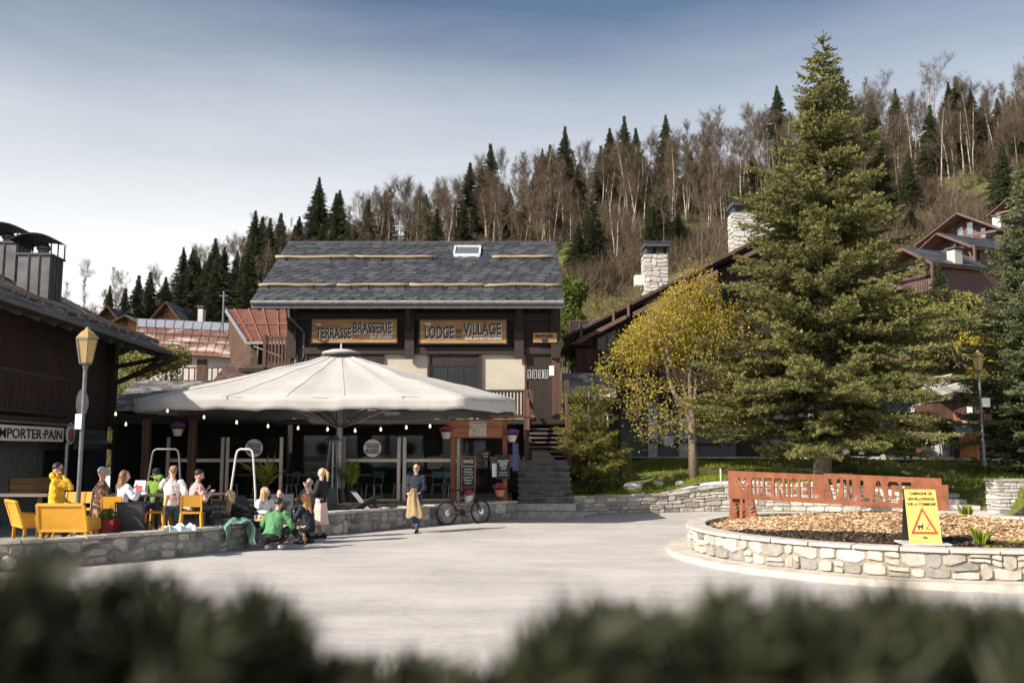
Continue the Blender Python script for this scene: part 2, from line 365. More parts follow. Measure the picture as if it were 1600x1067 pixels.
plain('bike_frame', (0.22, 0.19, 0.15), 0.4, 0.4)
plain('soil', (0.055, 0.042, 0.034), 1.0, var=0.4, scale=14, bump=0.8)
t = NT('mulch'); n1 = t.noise(22, 6, None, 0.75); n2 = t.noise(0.55, 5)
a = t.ramp(n1, [(0.3, (0.22, 0.12, 0.055)), (0.5, (0.46, 0.28, 0.145)), (0.72, (0.66, 0.47, 0.28))]); b_ = t.ramp(n1, [(0.3, (0.035, 0.026, 0.022)), (0.7, (0.12, 0.085, 0.065))])
t.fin(a, 0.95); t.bump(n1, 0.9, 0.03)
t = NT('lawn_soil'); c = t.ramp(t.noise(0.5, 6, None, 0.7), [(0.38, (0.17, 0.13, 0.075)), (0.52, (0.10, 0.13, 0.022)), (0.7, (0.14, 0.19, 0.03))]); c = t.mix(0.7, c, t.ramp(t.noise(25, 3), [(0.3, (0.5, 0.5, 0.5)), (0.7, (1.3, 1.3, 1.3))]), 'MULTIPLY'); t.bump(t.noise(30, 3), 0.8, 0.04); t.fin(c, 0.95)
t = NT('hillside'); big = t.noise(0.035, 6, None, 0.6); c = t.ramp(big, [(0.36, (0.070, 0.060, 0.026)), (0.48, (0.12, 0.105, 0.042)), (0.56, (0.105, 0.130, 0.030)), (0.68, (0.17, 0.175, 0.050)), (0.78, (0.22, 0.18, 0.08))])
c = t.mix(0.8, c, t.ramp(t.noise(0.9, 6, None, 0.75), [(0.3, (0.45, 0.43, 0.42)), (0.7, (1.4, 1.35, 1.3))]), 'MULTIPLY'); t.bump(t.noise(1.2, 5), 1.0, 0.6); t.fin(c, 1.0)
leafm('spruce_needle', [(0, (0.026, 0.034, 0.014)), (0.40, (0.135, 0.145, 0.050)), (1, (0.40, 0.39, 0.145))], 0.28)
leafm('spruce_blue', [(0, (0.024, 0.036, 0.020)), (0.4, (0.115, 0.140, 0.062)), (1, (0.31, 0.34, 0.16))], 0.25)
leafm('fir_dark', [(0, (0.018, 0.026, 0.012)), (1, (0.070, 0.080, 0.036))], 0.1)
leafm('pine_needle', [(0, (0.04, 0.05, 0.010)), (0.6, (0.17, 0.17, 0.035)), (1, (0.34, 0.31, 0.07))], 0.25)
leafm('leaf_yellow', [(0, (0.28, 0.17, 0.06)), (0.3, (0.45, 0.34, 0.04)), (0.75, (0.48, 0.42, 0.06)), (1, (0.32, 0.35, 0.08))], 0.5)
leafm('leaf_green', [(0, (0.05, 0.08, 0.015)), (1, (0.18, 0.21, 0.04))], 0.35)
leafm('leaf_pale', [(0, (0.10, 0.11, 0.03)), (1, (0.34, 0.32, 0.10))], 0.4)
leafm('palm_leaf', [(0, (0.10, 0.15, 0.02)), (1, (0.40, 0.40, 0.08))], 0.35)
leafm('grass_blade', [(0, (0.12, 0.17, 0.018)), (0.6, (0.25, 0.31, 0.03)), (1, (0.42, 0.42, 0.07))], 0.4)
leafm('hedge_leaf', [(0, (0.012, 0.016, 0.008)), (1, (0.055, 0.060, 0.026))], 0.1)
leafm('chip', [(0, (0.10, 0.055, 0.03)), (0.15, (0.40, 0.25, 0.13)), (0.6, (0.70, 0.48, 0.28)), (1, (0.85, 0.70, 0.50))], 0.0, 0.9)
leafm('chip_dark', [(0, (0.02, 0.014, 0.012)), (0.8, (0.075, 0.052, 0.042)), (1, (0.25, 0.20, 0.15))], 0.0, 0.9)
leafm('flower_pink', [(0, (0.55, 0.03, 0.10)), (1, (0.85, 0.22, 0.30))], 0.3)
leafm('flower_purple', [(0, (0.22, 0.05, 0.38)), (1, (0.55, 0.25, 0.70))], 0.3)
leafm('twig_brown', [(0, (0.048, 0.036, 0.025)), (1, (0.175, 0.130, 0.083))], 0.0, 0.9)
leafm('twig_olive', [(0, (0.06, 0.055, 0.016)), (0.6, (0.13, 0.105, 0.035)), (1, (0.24, 0.19, 0.08))], 0.2, 0.9)
plain('bark', (0.17, 0.13, 0.10), 0.95, var=0.4, scale=14, bump=1.0)
plain('bark_grey', (0.34, 0.30, 0.26), 0.9, var=0.4, scale=9, bump=0.6)
plain('bark_birch', (0.46, 0.41, 0.34), 0.9, var=0.35, scale=2.2)
plain('bark_dark', (0.10, 0.075, 0.06), 0.95, var=0.4, scale=3)
t = NT('glass'); t.b.inputs['Transmission Weight'].default_value = 1.0; t.b.inputs['IOR'].default_value = 1.05; t.fin((0.75, 0.8, 0.78), 0.02)
t = NT('window_dark'); t.fin(t.ramp(t.noise(1.5, 3), [(0.3, (0.010, 0.011, 0.013)), (0.7, (0.022, 0.025, 0.03))]), 0.08, 0.0, 0.4)
t = NT('window_sky'); t.fin((0.32, 0.36, 0.40), 0.08, 0.7)
t = NT('window_teal'); t.fin(t.ramp(t.noise(1.2, 3), [(0.3, (0.10, 0.14, 0.15)), (0.7, (0.24, 0.30, 0.31))]), 0.12, 0.2)
t = NT('lamp_amber'); t.b.inputs['Transmission Weight'].default_value = 0.6; t.b.inputs['IOR'].default_value = 1.1; t.fin((0.85, 0.66, 0.32), 0.18)
t = NT('bulb'); t.b.inputs['Emission Color'].default_value = (1.0, 0.80, 0.52, 1); t.b.inputs['Emission Strength'].default_value = 0.9; t.fin((1, 0.9, 0.75), 0.2)
t = NT('interior_lamp'); t.b.inputs['Emission Color'].default_value = (1.0, 0.82, 0.6, 1); t.b.inputs['Emission Strength'].default_value = 3.0; t.fin((1, 0.9, 0.75), 0.3)

plain('stone_step', (0.15, 0.145, 0.135), .9, var=.3, scale=6, bump=.6); woodm('wood_tread', (0.12, 0.10, 0.085), 'x', gap=False)
rndm('slate_mid', [(0, (0.07, 0.07, 0.07)), (0.6, (0.15, 0.145, 0.14)), (1, (0.30, 0.29, 0.28))], rough=0.7, bump=0.5, bs=14)
# ------------------------------------------------------------------ terrain
SKY_T = [(-30, 500), (100, 492), (220, 487), (300, 460), (360, 432), (420, 415), (500, 402), (600, 388), (700, 368), (800, 342), (900, 318), (1000, 298), (1100, 280), (1200, 258), (1300, 240), (1450, 218), (1600, 205), (2200, 160)]
_sx = [(a - 800) / F for a, b in SKY_T]; _sz = [ray(a, b).z / ray(a, b).y for a, b in SKY_T]
YR = 155.0
def ridge(t): return np.interp(t, _sx, _sz)
def sstep(a, b, x):
    u = np.clip((x - a) / (b - a), 0, 1); return u * u * (3 - 2 * u)
def sstep(a, b, x):
    u = np.clip((x - a) / (b - a), 0, 1); return u * u * (3 - 2 * u)
def garden(X, Y):
    """lawn bank right of the stairs"""
    z = 0.56 + 1.2 * np.clip((Y - 31.3) / 10.5, 0, 1) + .28 * sstep(4.6, 7.2, X) * (1 - np.clip((Y - 33) / 8, 0, 1))
    return z
def terr(X, Y):
    X = np.asarray(X, float); Y = np.asarray(Y, float)
    u = np.clip((Y - 50) / (YR - 50), 0, 1)
    t = X / np.maximum(Y, 20)
    zr = CH + YR * ridge(t)
    base = np.where(X > 1.6, 1.76, 0.9) * sstep(34, 46, Y)
    base = np.where(X < -9, 0.9 * sstep(27, 46, Y), base)
    hill = base * (1 - u) + zr * u ** 1.35
    hill = np.where(Y > YR, zr + (Y - YR) * 0.05, hill)
    near = np.where((X > 1.9) & (Y > 31), garden(X, Y) - 0.03, -0.06)
    return np.where(Y < 47, np.maximum(near, base * sstep(31, 46, Y) - 0.06 * (X < 1.9)), hill)
def T(x, y): return float(terr(x, y))
def grid_obj(name, xs, ys, zf, mat, kind='structure', smooth=True, jit=0):
    X, Y = np.meshgrid(xs, ys); Z = zf(X, Y)
    if jit: Z = Z + RNG.normal(0, jit, Z.shape)
    V = np.stack([X.ravel(), Y.ravel(), Z.ravel()], 1); nx = len(xs); ny = len(ys)
    i = np.arange(nx - 1)[None, :] + nx * np.arange(ny - 1)[:, None]; i = i.ravel()
    Fc = np.stack([i, i + 1, i + 1 + nx, i + nx], 1)
    return tag(raw_obj(name, V, Fc, mat, smooth=smooth), kind=kind)
far = lambda a, b, n: np.linspace(a, b, n)
def rough_hill(X, Y):
    Z = terr(X, Y); k = sstep(52, 75, Y)
    return Z + k * (0.8 * np.sin(X * 0.21 + Y * 0.13) + 0.6 * np.sin(X * 0.47 - Y * 0.31) + 0.3 * np.sin(X * 1.1 + Y * 0.9))
grid_obj('hillside', np.concatenate([far(-900, -160, 12), far(-150, 220, 170), far(240, 1000, 12)]), np.concatenate([far(46.5, 170, 110), far(180, 900, 14)]), rough_hill, 'hillside')
g = MB(); g.box((-160, -60, -0.7), (300, 47, -0.06)); solo('ground', g, 'hillside', kind='structure')
# the road, one sheet
r = MB(); r.quad((-60, -6, 0), (60, -6, 0), (60, 34, 0), (-60, 34, 0)); solo('road', r, 'road', kind='structure')
# lawn bank behind the garden wall
WALLG = [(1.95, 30.1), (3.2, 31.0), (5.2, 31.9), (7.5, 32.5), (10, 32.4), (12.2, 31.6), (13.6, 30.6), (15.3, 29.4), (18, 26.0), (21, 21)]
def wall_y(x): return np.interp(x, [p[0] for p in WALLG], [p[1] for p in WALLG])
def step_x(Y): return 14.6 - np.maximum(0, np.asarray(Y) - 32.9) * .7
def lawn_z(X, Y):
    z = garden(X, Y) + 0.02 + 0.04 * np.sin(X * 1.7 + Y) + 0.03 * np.sin(X * 3.1 - Y * 2.3)
    c_ = step_x(Y); k = 1 - sstep(.75, 1.5, np.abs(X - c_)); st_ = -.06 + (Y - 29.9) * .182
    return z * (1 - k) + np.minimum(z, st_) * k
def lawn_obj():
    xs = np.linspace(1.95, 45, 120); vs = []; us = np.linspace(0, 1, 34)
    for u in us:
        for x in xs:
            y0 = float(wall_y(x)) + 0.2; y = y0 + u * (41.6 - y0)
            vs.append((x, y, float(lawn_z(x, y))))
    nx = len(xs); i = (np.arange(nx - 1)[None, :] + nx * np.arange(len(us) - 1)[:, None]).ravel()
    Fc = np.stack([i, i + 1, i + 1 + nx, i + nx], 1)
    return tag(raw_obj('lawn', np.array(vs), Fc, 'lawn_soil', smooth=True), kind='structure')
lawn_obj()
p = MB(); p.add([(1.9, 41.4, 1.79), (45, 39.5, 1.79), (60, 47, 1.82), (1.9, 47, 1.80)], [(0, 1, 2, 3)]); p.add([(8, 41.5, 1.60), (16, 39.6, 1.50), (45, 37, 1.5), (45, 39.5, 1.79), (1.9, 41.4, 1.79)], [(0, 1, 2, 3, 4)])
solo('path', p, 'concrete', kind='structure')

# ------------------------------------------------------------------ stonework
def resample(path, step=0.08):
    pts = [Vector((a, b, 0)) for a, b in path]; out = [pts[0]]
    # Catmull-Rom through the points
    for i in range(len(pts) - 1):
        p0 = pts[max(i - 1, 0)]; p1 = pts[i]; p2 = pts[i + 1]; p3 = pts[min(i + 2, len(pts) - 1)]
        n = max(2, int((p2 - p1).length / step))
        for k in range(1, n + 1):
            t = k / n
            out.append(0.5 * ((2 * p1) + (p2 - p0) * t + (2 * p0 - 5 * p1 + 4 * p2 - p3) * t * t + (3 * p1 - p0 - 3 * p2 + p3) * t ** 3))
    return out
class Path:
    def __init__(s, path, side=1, smooth=True):
        s.p = resample(path) if smooth else [Vector((a, b, 0)) for a, b in path]
        s.d = [0.0]
        for a, b in zip(s.p, s.p[1:]): s.d.append(s.d[-1] + (b - a).length)
        s.L = s.d[-1]; s.side = side
        s.d = np.array(s.d); s.xy = np.array([[q.x, q.y] for q in s.p])
    def at(s, q):
        q = min(max(q, 0), s.L); x = np.interp(q, s.d, s.xy[:, 0]); y = np.interp(q, s.d, s.xy[:, 1])
        e = 0.05; a = max(q - e, 0); b = min(q + e, s.L)
        tx = np.interp(b, s.d, s.xy[:, 0]) - np.interp(a, s.d, s.xy[:, 0]); ty = np.interp(b, s.d, s.xy[:, 1]) - np.interp(a, s.d, s.xy[:, 1])
        l = math.hypot(tx, ty) or 1
        return Vector((x, y, 0)), Vector((ty / l * s.side, -tx / l * s.side, 0))
def masonry(mb, path, z0, z1, cw=(0.16, 0.46), rh=(0.13, 0.24), dep=(0.015, 0.045), gap=0.012, off=0.0, jit=0.3):
    """irregular stones set on the face of a wall; z0, z1 are functions of arc length"""
    z0 = z0 if callable(z0) else (lambda s, k=z0: k); z1 = z1 if callable(z1) else (lambda s, k=z1: k)
    H = z1(path.L / 2) - z0(path.L / 2); rows = max(1, round(H / (sum(rh) / 2)))
    ph = [0.0]
    for _ in range(rows): ph.append(ph[-1] + random.uniform(*rh))
    ph = [h / ph[-1] for h in ph]
    wob = [[random.uniform(-1, 1) for _ in range(400)] for _ in range(rows + 1)]
    def lvl(i, s):
        if i == 0 or i == rows: return ph[i]
        a = s / 0.33; k = int(a) % 398; f = a - int(a)
        return ph[i] + (wob[i][k] * (1 - f) + wob[i][k + 1] * f) * 0.30 / rows * jit * 2.2
    def pt(s, f, o):
        p, n = path.at(s); a, b = z0(s), z1(s); return (p.x + n.x * (off + o), p.y + n.y * (off + o), a + (b - a) * f)
    for i in range(rows):
        s = 0.0
        while s < path.L - 0.04:
            wd = random.uniform(*cw); wd = wd if s + wd < path.L - 0.08 else path.L - s
            cells = [(0, 1)] if random.random() > 0.22 else [(0, 0.5), (0.5, 1)]
            for ca, cb in cells:
                j = lambda: random.uniform(-1, 1) * jit * 0.06
                s0, s1 = s + gap, s + wd - gap
                def yy(f, ss): a = lvl(i, ss); b = lvl(i + 1, ss); return a + (b - a) * f
                gz = gap / max(H, 0.1)
                k = random.uniform(0.18, 0.34)
                w_ = s1 - s0
                ring = [(s0 + w_ * k + j(), ca, gz), (s1 - w_ * k + j(), ca, gz), (s1, ca + (cb - ca) * random.uniform(.12, .3), 0), (s1 + j() * .3, cb - (cb - ca) * random.uniform(.12, .3), 0),
                        (s1 - w_ * k + j(), cb, -gz), (s0 + w_ * k + j(), cb, -gz), (s0 + j() * .3, cb - (cb - ca) * random.uniform(.12, .3), 0), (s0, ca + (cb - ca) * random.uniform(.12, .3), 0)]
                o = random.uniform(*dep); sm = sum(q[0] for q in ring) / 8; fm = yy((ca + cb) / 2, sm)
                outer = [pt(q[0], yy(q[1], q[0]) + q[2], 0.0) for q in ring]
                tilt = random.uniform(-0.012, 0.012)
                inner = [pt(sm + (q[0] - sm) * 0.88, fm + (yy(q[1], q[0]) + q[2] - fm) * 0.86, o + tilt * (1 if q[0] > sm else -1)) for q in ring]
                fs = [(8, 9, 10, 11, 12, 13, 14, 15)] + [(a, (a + 1) % 8, (a + 1) % 8 + 8, a + 8) for a in range(8)]
                mb.add(outer + inner, fs)
            s += wd
def wall_core(mb, path, z0, z1, th, o=0.0, step=0.25):
    z0 = z0 if callable(z0) else (lambda s, k=z0: k); z1 = z1 if callable(z1) else (lambda s, k=z1: k)
    n = max(1, int(path.L / step)); vs = []
    for i in range(n + 1):
        s = path.L * i / n; p, nn = path.at(s)
        for q, z in ((o, z0(s)), (o, z1(s)), (o - th, z1(s)), (o - th, z0(s))): vs.append((p.x + nn.x * q, p.y + nn.y * q, z))
    fs = [(4 * i + a, 4 * i + (a + 1) % 4, 4 * i + 4 + (a + 1) % 4, 4 * i + 4 + a) for i in range(n) for a in range(4)]
    fs += [(3, 2, 1, 0), (4 * n, 4 * n + 1, 4 * n + 2, 4 * n + 3)]
    mb.add(vs, fs)
def stone_wall(label, path, z0, z1, th, stone='stone_grey', mortar='mortar', cap='stone_cap', caph=0.05, both=False, cat='wall', group=None, **kw):
    p0 = path.at(path.L / 2)[0]
    t_ = thing('stone_wall', label, cat, (p0.x, p0.y, z0 if not callable(z0) else z0(path.L / 2)), 0, group)
    m = MB(); wall_core(m, path, z0, z1, th); part('wall_core', m, mortar, t_, True)
    m = MB(); masonry(m, path, z0, z1, **kw)
    if both:
        back = Path([(0, 0), (1, 1)], 1); back.p = path.p; back.d = path.d; back.xy = path.xy; back.L = path.L; back.side = -path.side
        masonry(m, back, z0, z1, off=th, **kw)
    part('masonry', m, stone, t_, True)
    if caph:
        # coping of separate flat stones
        zt = z1 if callable(z1) else (lambda s, k=z1: k); m = MB(); s = 0
        while s < path.L - 0.05:
            wd = min(random.uniform(0.3, 0.75), path.L - s); h = caph + random.uniform(-0.012, 0.02); vs = []
            for q in (s + 0.008, s + wd - 0.008):
                p, n = path.at(q); ov = random.uniform(0.0, 0.035)
                for o, z in ((0.03 + ov, 0), (0.02 + ov, h), (-th - ov, h), (-th - 0.01 - ov, 0)): vs.append((p.x + n.x * o, p.y + n.y * o, zt(q) + z + 0.002))
            m.add(vs, [(0, 1, 5, 4), (1, 2, 6, 5), (2, 3, 7, 6), (3, 0, 4, 7), (3, 2, 1, 0), (4, 5, 6, 7)]); s += wd
        part('coping', m, cap, t_, True)
    return t_
rndm('stone_cap', [(0, (0.32, 0.295, 0.255)), (1, (0.48, 0.45, 0.39))], bump=0.8, bs=8, noise=0.3)

# terrace wall: left stretch, then the stretch past the picnic gap
TW1 = Path([(-20, 14.5), (-14, 15.2), (-9.15, 16.4), (-7.5, 17.75), (-6.4, 19.0), (-5.75, 20.2), (-5.55, 20.9)], 1)
TW2 = Path([(-4.8, 23.05), (-4.0, 24.2), (-2.8, 25.65), (-1.85, 26.9), (-0.77, 27.95), (0.15, 28.85)], 1)
stone_wall('low rubble stone wall round the left end of the terrace, in front of the yellow benches', TW1, 0, 0.47, 0.34, both=True, rh=(.17, .30), cw=(.14, .5), jit=.75)
stone_wall('low rubble stone wall behind the bicycle and the walking man', TW2, 0, 0.50, 0.34, both=True, rh=(.17, .30), cw=(.14, .5), jit=.75)
# terrace floor
tf = MB(); tf.prism([(-30, 15.2, -0.05), (-14, 15.5, -0.05), (-9.2, 16.7, -0.05), (-7.6, 18.0, -0.05), (-6.3, 19.5, -0.05), (-5.75, 20.8, -0.05), (-4.95, 23.05, -0.05), (-4.15, 24.3, -0.05), (-2.95, 25.8, -0.05), (-2.0, 27.05, -0.05), (-0.9, 28.05, -0.05), (-0.2, 28.6, -0.05), (-0.2, 33, -0.05), (-30, 33, -0.05)], (0, 0, 0.15))
solo('terrace_floor', tf, 'paving', kind='structure')
# raised deck of the brasserie
DZ = 0.56
dk_ = MB(); dk_.box((-9.4, 28.9, 0.1), (0.0, 33.9, DZ)); solo('terrace_deck', dk_, 'wood_grey', kind='structure')
m = thing('deck_retaining_wall', 'pale rubble stone base running under the front of the brasserie deck', 'wall', (-4.7, 28.8, 0.1))
q = Path([(-9.4, 28.88), (0.0, 28.88)], 1, False); a = MB(); masonry(a, q, 0.1, DZ - 0.08, rh=(0.12, 0.2)); part('masonry', a, 'stone_white', m, True)
a = MB(); a.box((-9.45, 28.72, DZ - 0.07), (0.05, 28.9, DZ + 0.004)); part('deck_edge', a, 'wood_grey', m, True)
# garden wall
def gz(s): return 0.56 + .28 * float(sstep(3.6, 6.2, s))
GW = Path(WALLG[:7], 1)
stone_wall('low wall of squared grey stones in front of the lawn and young pine', GW, 0, gz, 0.4, caph=0.07, cap='stone_warm', stone='stone_warm', rh=(0.17, 0.3), cw=(0.2, 0.6))
# stone steps and wall pieces at the right end of the lawn, running up the bank
stp = thing('garden_steps', 'broad pale slab steps climbing the lawn right of the big spruce', 'steps', (14.0, 31.5, 0))
for i in range(9):
    z = 0.14 + i * 0.155; y = 29.9 + i * 0.85; x = float(step_x(y + .4)) - .75
    a = MB(); a.box((x - 0.2, y, z - 0.14), (x + 1.5 + random.uniform(-.1, .2), y + 1.1, z)); part('step', a, 'stone_white', stp, True)
def boxwall(label, x0, x1, y, y1, z0, z1, stone='stone_white', cat='wall', **kw):
    t_ = thing('stone_wall', label, cat, ((x0 + x1) / 2, y, z0)); a = MB(); a.box((x0, y, z0), (x1, y1, z1)); part('wall_core', a, 'mortar', t_, True)
    a = MB(); masonry(a, Path([(x0, y), (x1, y)], 1, False), z0, z1, **kw); masonry(a, Path([(x0, y1), (x0, y)], 1, False), z0, z1, **kw); part('masonry', a, stone, t_, True)
    a = MB(); a.box((x0 - 0.05, y - 0.06, z1 + 0.002), (x1 + 0.05, y1, z1 + 0.07)); part('coping', a, 'stone_cap', t_, True); return t_
boxwall('block of pale dry laid stone beside the slab steps, behind the roundabout', 15.3, 16.9, 29.6, 30.3, 0, 1.12, rh=(0.08, 0.15), cw=(0.2, 0.5))
GW3 = Path([(16.9, 29.9), (18.4, 29.0), (20, 28.0), (23, 25.5)], 1)
stone_wall('grey boulder wall holding the lawn at the far right edge', GW3, 0, lambda s: 1.0 + 0.05 * math.sin(s), 0.4, caph=0.0, stone='stone_grey', rh=(0.25, 0.4), cw=(0.3, 0.7))

# ------------------------------------------------------------------ roundabout
RC = (8.2, 19.05)
def circ(r, n=96, a0=0): return [(RC[0] + r * math.cos(2 * PI * k / n + a0), RC[1] + r * math.sin(2 * PI * k / n + a0)) for k in range(n)]
rb = thing('roundabout_planter', 'round rubble stone planter in the road, filled with bark mulch', 'planter', (RC[0], RC[1], 0))
def ring(mb, r0, r1, z0, z1, n=96):
    vs = []
    for k in range(n):
        a = 2 * PI * k / n; c_, s_ = math.cos(a), math.sin(a)
        for r_, z in ((r1, z0), (r1, z1), (r0, z1), (r0, z0)): vs.append((RC[0] + r_ * c_, RC[1] + r_ * s_, z))
    mb.add(vs, [(4 * k + a, 4 * ((k + 1) % n) + a, 4 * ((k + 1) % n) + (a + 1) % 4, 4 * k + (a + 1) % 4) for k in range(n) for a in range(4)], 0.5)
a = MB(); ring(a, 4.5, 5.02, 0.0, 0.11); part('kerb', a, 'kerb_concrete', rb, True)
a = MB(); ring(a, 4.2, 4.55, 0.1, 0.52); part('wall_core', a, 'mortar_warm', rb, True)
pth = Path([(RC[0] + 4.55 * math.cos(t_), RC[1] + 4.55 * math.sin(t_)) for t_ in np.linspace(PI * 1.5 + PI, PI * 1.5 - PI, 120)], -1, False)
a = MB(); masonry(a, pth, 0.11, 0.515, rh=(0.17, 0.30), cw=(0.14, 0.50), dep=(0.02, 0.055), jit=.6); part('masonry', a, 'stone_warm', rb, True)
a = MB(); n_ = 40
for k in range(n_):
    a0 = 2 * PI * k / n_ + 0.004; a1 = 2 * PI * (k + 1) / n_ - 0.002; vs = []
    for an in (a0, (a0 + a1) / 2, a1):
        for r_, z in ((4.62, 0.522), (4.61, 0.575), (4.22, 0.575), (4.22, 0.522)): vs.append((RC[0] + r_ * math.cos(an), RC[1] + r_ * math.sin(an), z))
    a.add(vs, [(0, 4, 5, 1), (1, 5, 6, 2), (2, 6, 7, 3), (3, 7, 4, 0), (4, 8, 9, 5), (5, 9, 10, 6), (6, 10, 11, 7), (7, 11, 8, 4), (0, 1, 2, 3), (11, 10, 9, 8)])
part('coping', a, 'kerb_concrete', rb, True)
def mound(x, y):
    r_ = math.hypot(x - RC[0], y - RC[1]) / 4.2
    return 0.50 + 0.30 * max(0, 1 - r_ ** 1.6) * (0.6 + 0.4 * math.sin(x * 0.5 + 0.2 * y)) + 0.02 * math.sin(5 * x) * math.sin(4 * y)
vs = [(RC[0], RC[1], mound(*RC))]; fs = []
for i in range(1, 22):
    for k in range(96):
        an = 2 * PI * k / 96; r_ = 4.22 * i / 21; x, y = RC[0] + r_ * math.cos(an), RC[1] + r_ * math.sin(an); vs.append((x, y, mound(x, y)))
for k in range(96):
    fs.append((0, 1 + k, 1 + (k + 1) % 96))
    for i in range(20): b0 = 1 + i * 96; fs.append((b0 + k, b0 + 96 + k, b0 + 96 + (k + 1) % 96, b0 + (k + 1) % 96))
o = raw_obj('mulch_bed', vs, fs, 'mulch', smooth=True); tag(o, kind='structure')
# bark chips: pale ones over most of the bed, dark compost along the near-left edge
def chips(name, mat, n, keep, size, label):
    V = []; rn = []
    while len(rn) < n:
        an = random.uniform(0, 2 * PI); r_ = 4.18 * math.sqrt(random.random()); x, y = RC[0] + r_ * math.cos(an), RC[1] + r_ * math.sin(an)
        if random.random() > keep(x, y): continue
        s_ = random.uniform(*size); yaw = random.uniform(0, PI); z = mound(x, y) + random.uniform(0.004, 0.03)
        u = Vector((math.cos(yaw), math.sin(yaw), random.uniform(-.35, .35))) * s_; v = Vector((-math.sin(yaw), math.cos(yaw), random.uniform(-.5, .5))) * s_ * random.uniform(.25, .55)
        c = Vector((x, y, z)); V += [c - u - v, c + u - v, c + u + v, c - u + v]; rn.append(random.random())
    V = np.array([tuple(q) for q in V]); o = raw_obj(name, V, np.arange(len(V)).reshape(-1, 4), mat, rn); return tag(o, label, None, None, 'stuff')
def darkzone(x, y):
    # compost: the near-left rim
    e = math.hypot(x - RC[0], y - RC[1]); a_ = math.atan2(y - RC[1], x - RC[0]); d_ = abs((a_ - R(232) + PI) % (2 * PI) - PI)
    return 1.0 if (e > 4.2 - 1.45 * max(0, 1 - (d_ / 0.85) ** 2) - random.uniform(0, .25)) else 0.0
chips('bark_mulch', 'chip', 42000, lambda x, y: 1 - darkzone(x, y), (0.014, 0.042), 'pale bark chips covering the roundabout bed')
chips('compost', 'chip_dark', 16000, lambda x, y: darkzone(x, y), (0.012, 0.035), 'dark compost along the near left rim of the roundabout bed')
for b in range(9):
    pass
# ------------------------------------------------------------------ slate roofs as real courses of slabs
def slate_plane(mb, o, u, v, L, W, rh=0.30, cw=0.42, th=0.018, pointed=True, jit=0.02, skip=None):
    """o lower-left corner, u unit along the eave, v unit up the slope; slabs lapped course over course"""
    o, u, v = Vector(o), Vector(u).normalized(), Vector(v).normalized(); n = u.cross(v)
    rows = int(W / rh) + 1
    for i in range(rows):
        y0 = i * rh; y1 = min(y0 + rh * 1.55, W + 0.02)
        if y0 >= W: break
        x = -(cw / 2) * (i % 2) - random.uniform(0, .05)
        while x < L:
            w_ = cw * random.uniform(0.88, 1.12); a, b = max(x, 0) + 0.006, min(x + w_, L) - 0.006; x += w_
            if b - a < 0.05: continue
            if skip and skip((a + b) / 2, (y0 + y1) / 2): continue
            j = random.uniform(-jit, jit); lift = 0.030 + random.uniform(0, 0.012)
            yb = y0 + j
            if pointed: ring = [(a, yb + rh * .42), (a + (b - a) * .62, yb), (b, yb + rh * .22), (b, y1), (a, y1)]
            else: ring = [(a, yb + random.uniform(0, .03)), (b, yb + random.uniform(0, .03)), (b, y1), (a, y1)]
            k = len(ring)
            top = [o + u * p_ + v * q_ + n * ((lift if q_ < y1 - .001 else 0.006) + th) for p_, q_ in ring]
            bot = [p_ - n * th for p_ in top]
            mb.add(top + bot, [tuple(range(k))] + [(a_ + k, (a_ + 1) % k + k, (a_ + 1) % k, a_) for a_ in range(k)])
def roof_slab(mb, o, u, v, L, W, th):
    o, u, v = Vector(o), Vector(u).normalized(), Vector(v).normalized(); n = u.cross(v)
    p_ = [o, o + u * L, o + u * L + v * W, o + v * W]; mb.prism(p_, -n * th)
def balustrade(name, mb_parent, p, q, h, mat, pitch=0.12, label=None, posts=True, flat=True):
    p, q = Vector(p), Vector(q); n = max(2, int((q - p).length / pitch)); up = Vector((0, 0, 1)); m = MB(); d_ = (q - p).normalized()
    m.bar(p + up * h, q + up * h, 0.06, 0.09); m.bar(p + up * (h * .12), q + up * (h * .12), 0.05, 0.07)
    for i in range(n + 1):
        a = p + (q - p) * i / n; m.bar(a + up * h * .12, a + up * (h - .04), 0.025, 0.075 if flat else 0.03, up=d_)
    if posts:
        for a in (p, q): m.bar(a, a + up * (h + .08), 0.12)
    return part(name, m, mat, mb_parent, True, label=label)

# ------------------------------------------------------------------ the lodge
LX0, LX1 = -8.05, 1.72       # walls
FY, BY = 34.2, 42.2
EY, EZ = 33.0, 7.42; RY_, RZ_ = 38.2, 10.72
lodge = thing('chalet', 'big dark timber chalet with slate roof and two long name boards, behind the white parasol', 'building', (-3.2, 38, 0))
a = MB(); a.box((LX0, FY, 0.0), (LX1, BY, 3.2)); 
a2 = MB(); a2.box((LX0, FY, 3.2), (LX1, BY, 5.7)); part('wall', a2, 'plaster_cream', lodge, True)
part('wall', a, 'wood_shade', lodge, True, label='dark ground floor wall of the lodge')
a = MB(); a.box((LX0, FY - 0.01, 5.7), (LX1, BY, 7.6))
gab = [(LX0 + 0.001, FY, 7.6), (LX0 + 0.001, BY, 7.6), (LX0 + 0.001, RY_, RZ_ - 0.3)]
a.prism(gab, (LX1 - LX0 - 0.002, 0, 0)); part('upper_wall', a, 'wood_dark', lodge, True)
a = MB(); a.box((-12.6, 33.3, .1), (LX0 - .002, 33.5, 3.0)); a.box((-12.6, 29.3, 2.92), (LX0 + .0, 33.5, 3.02)); a.box((-12.6, 29.4, .1), (-12.5, 33.3, 2.92)); part('lean_to', a, 'wood_shade', lodge, True)
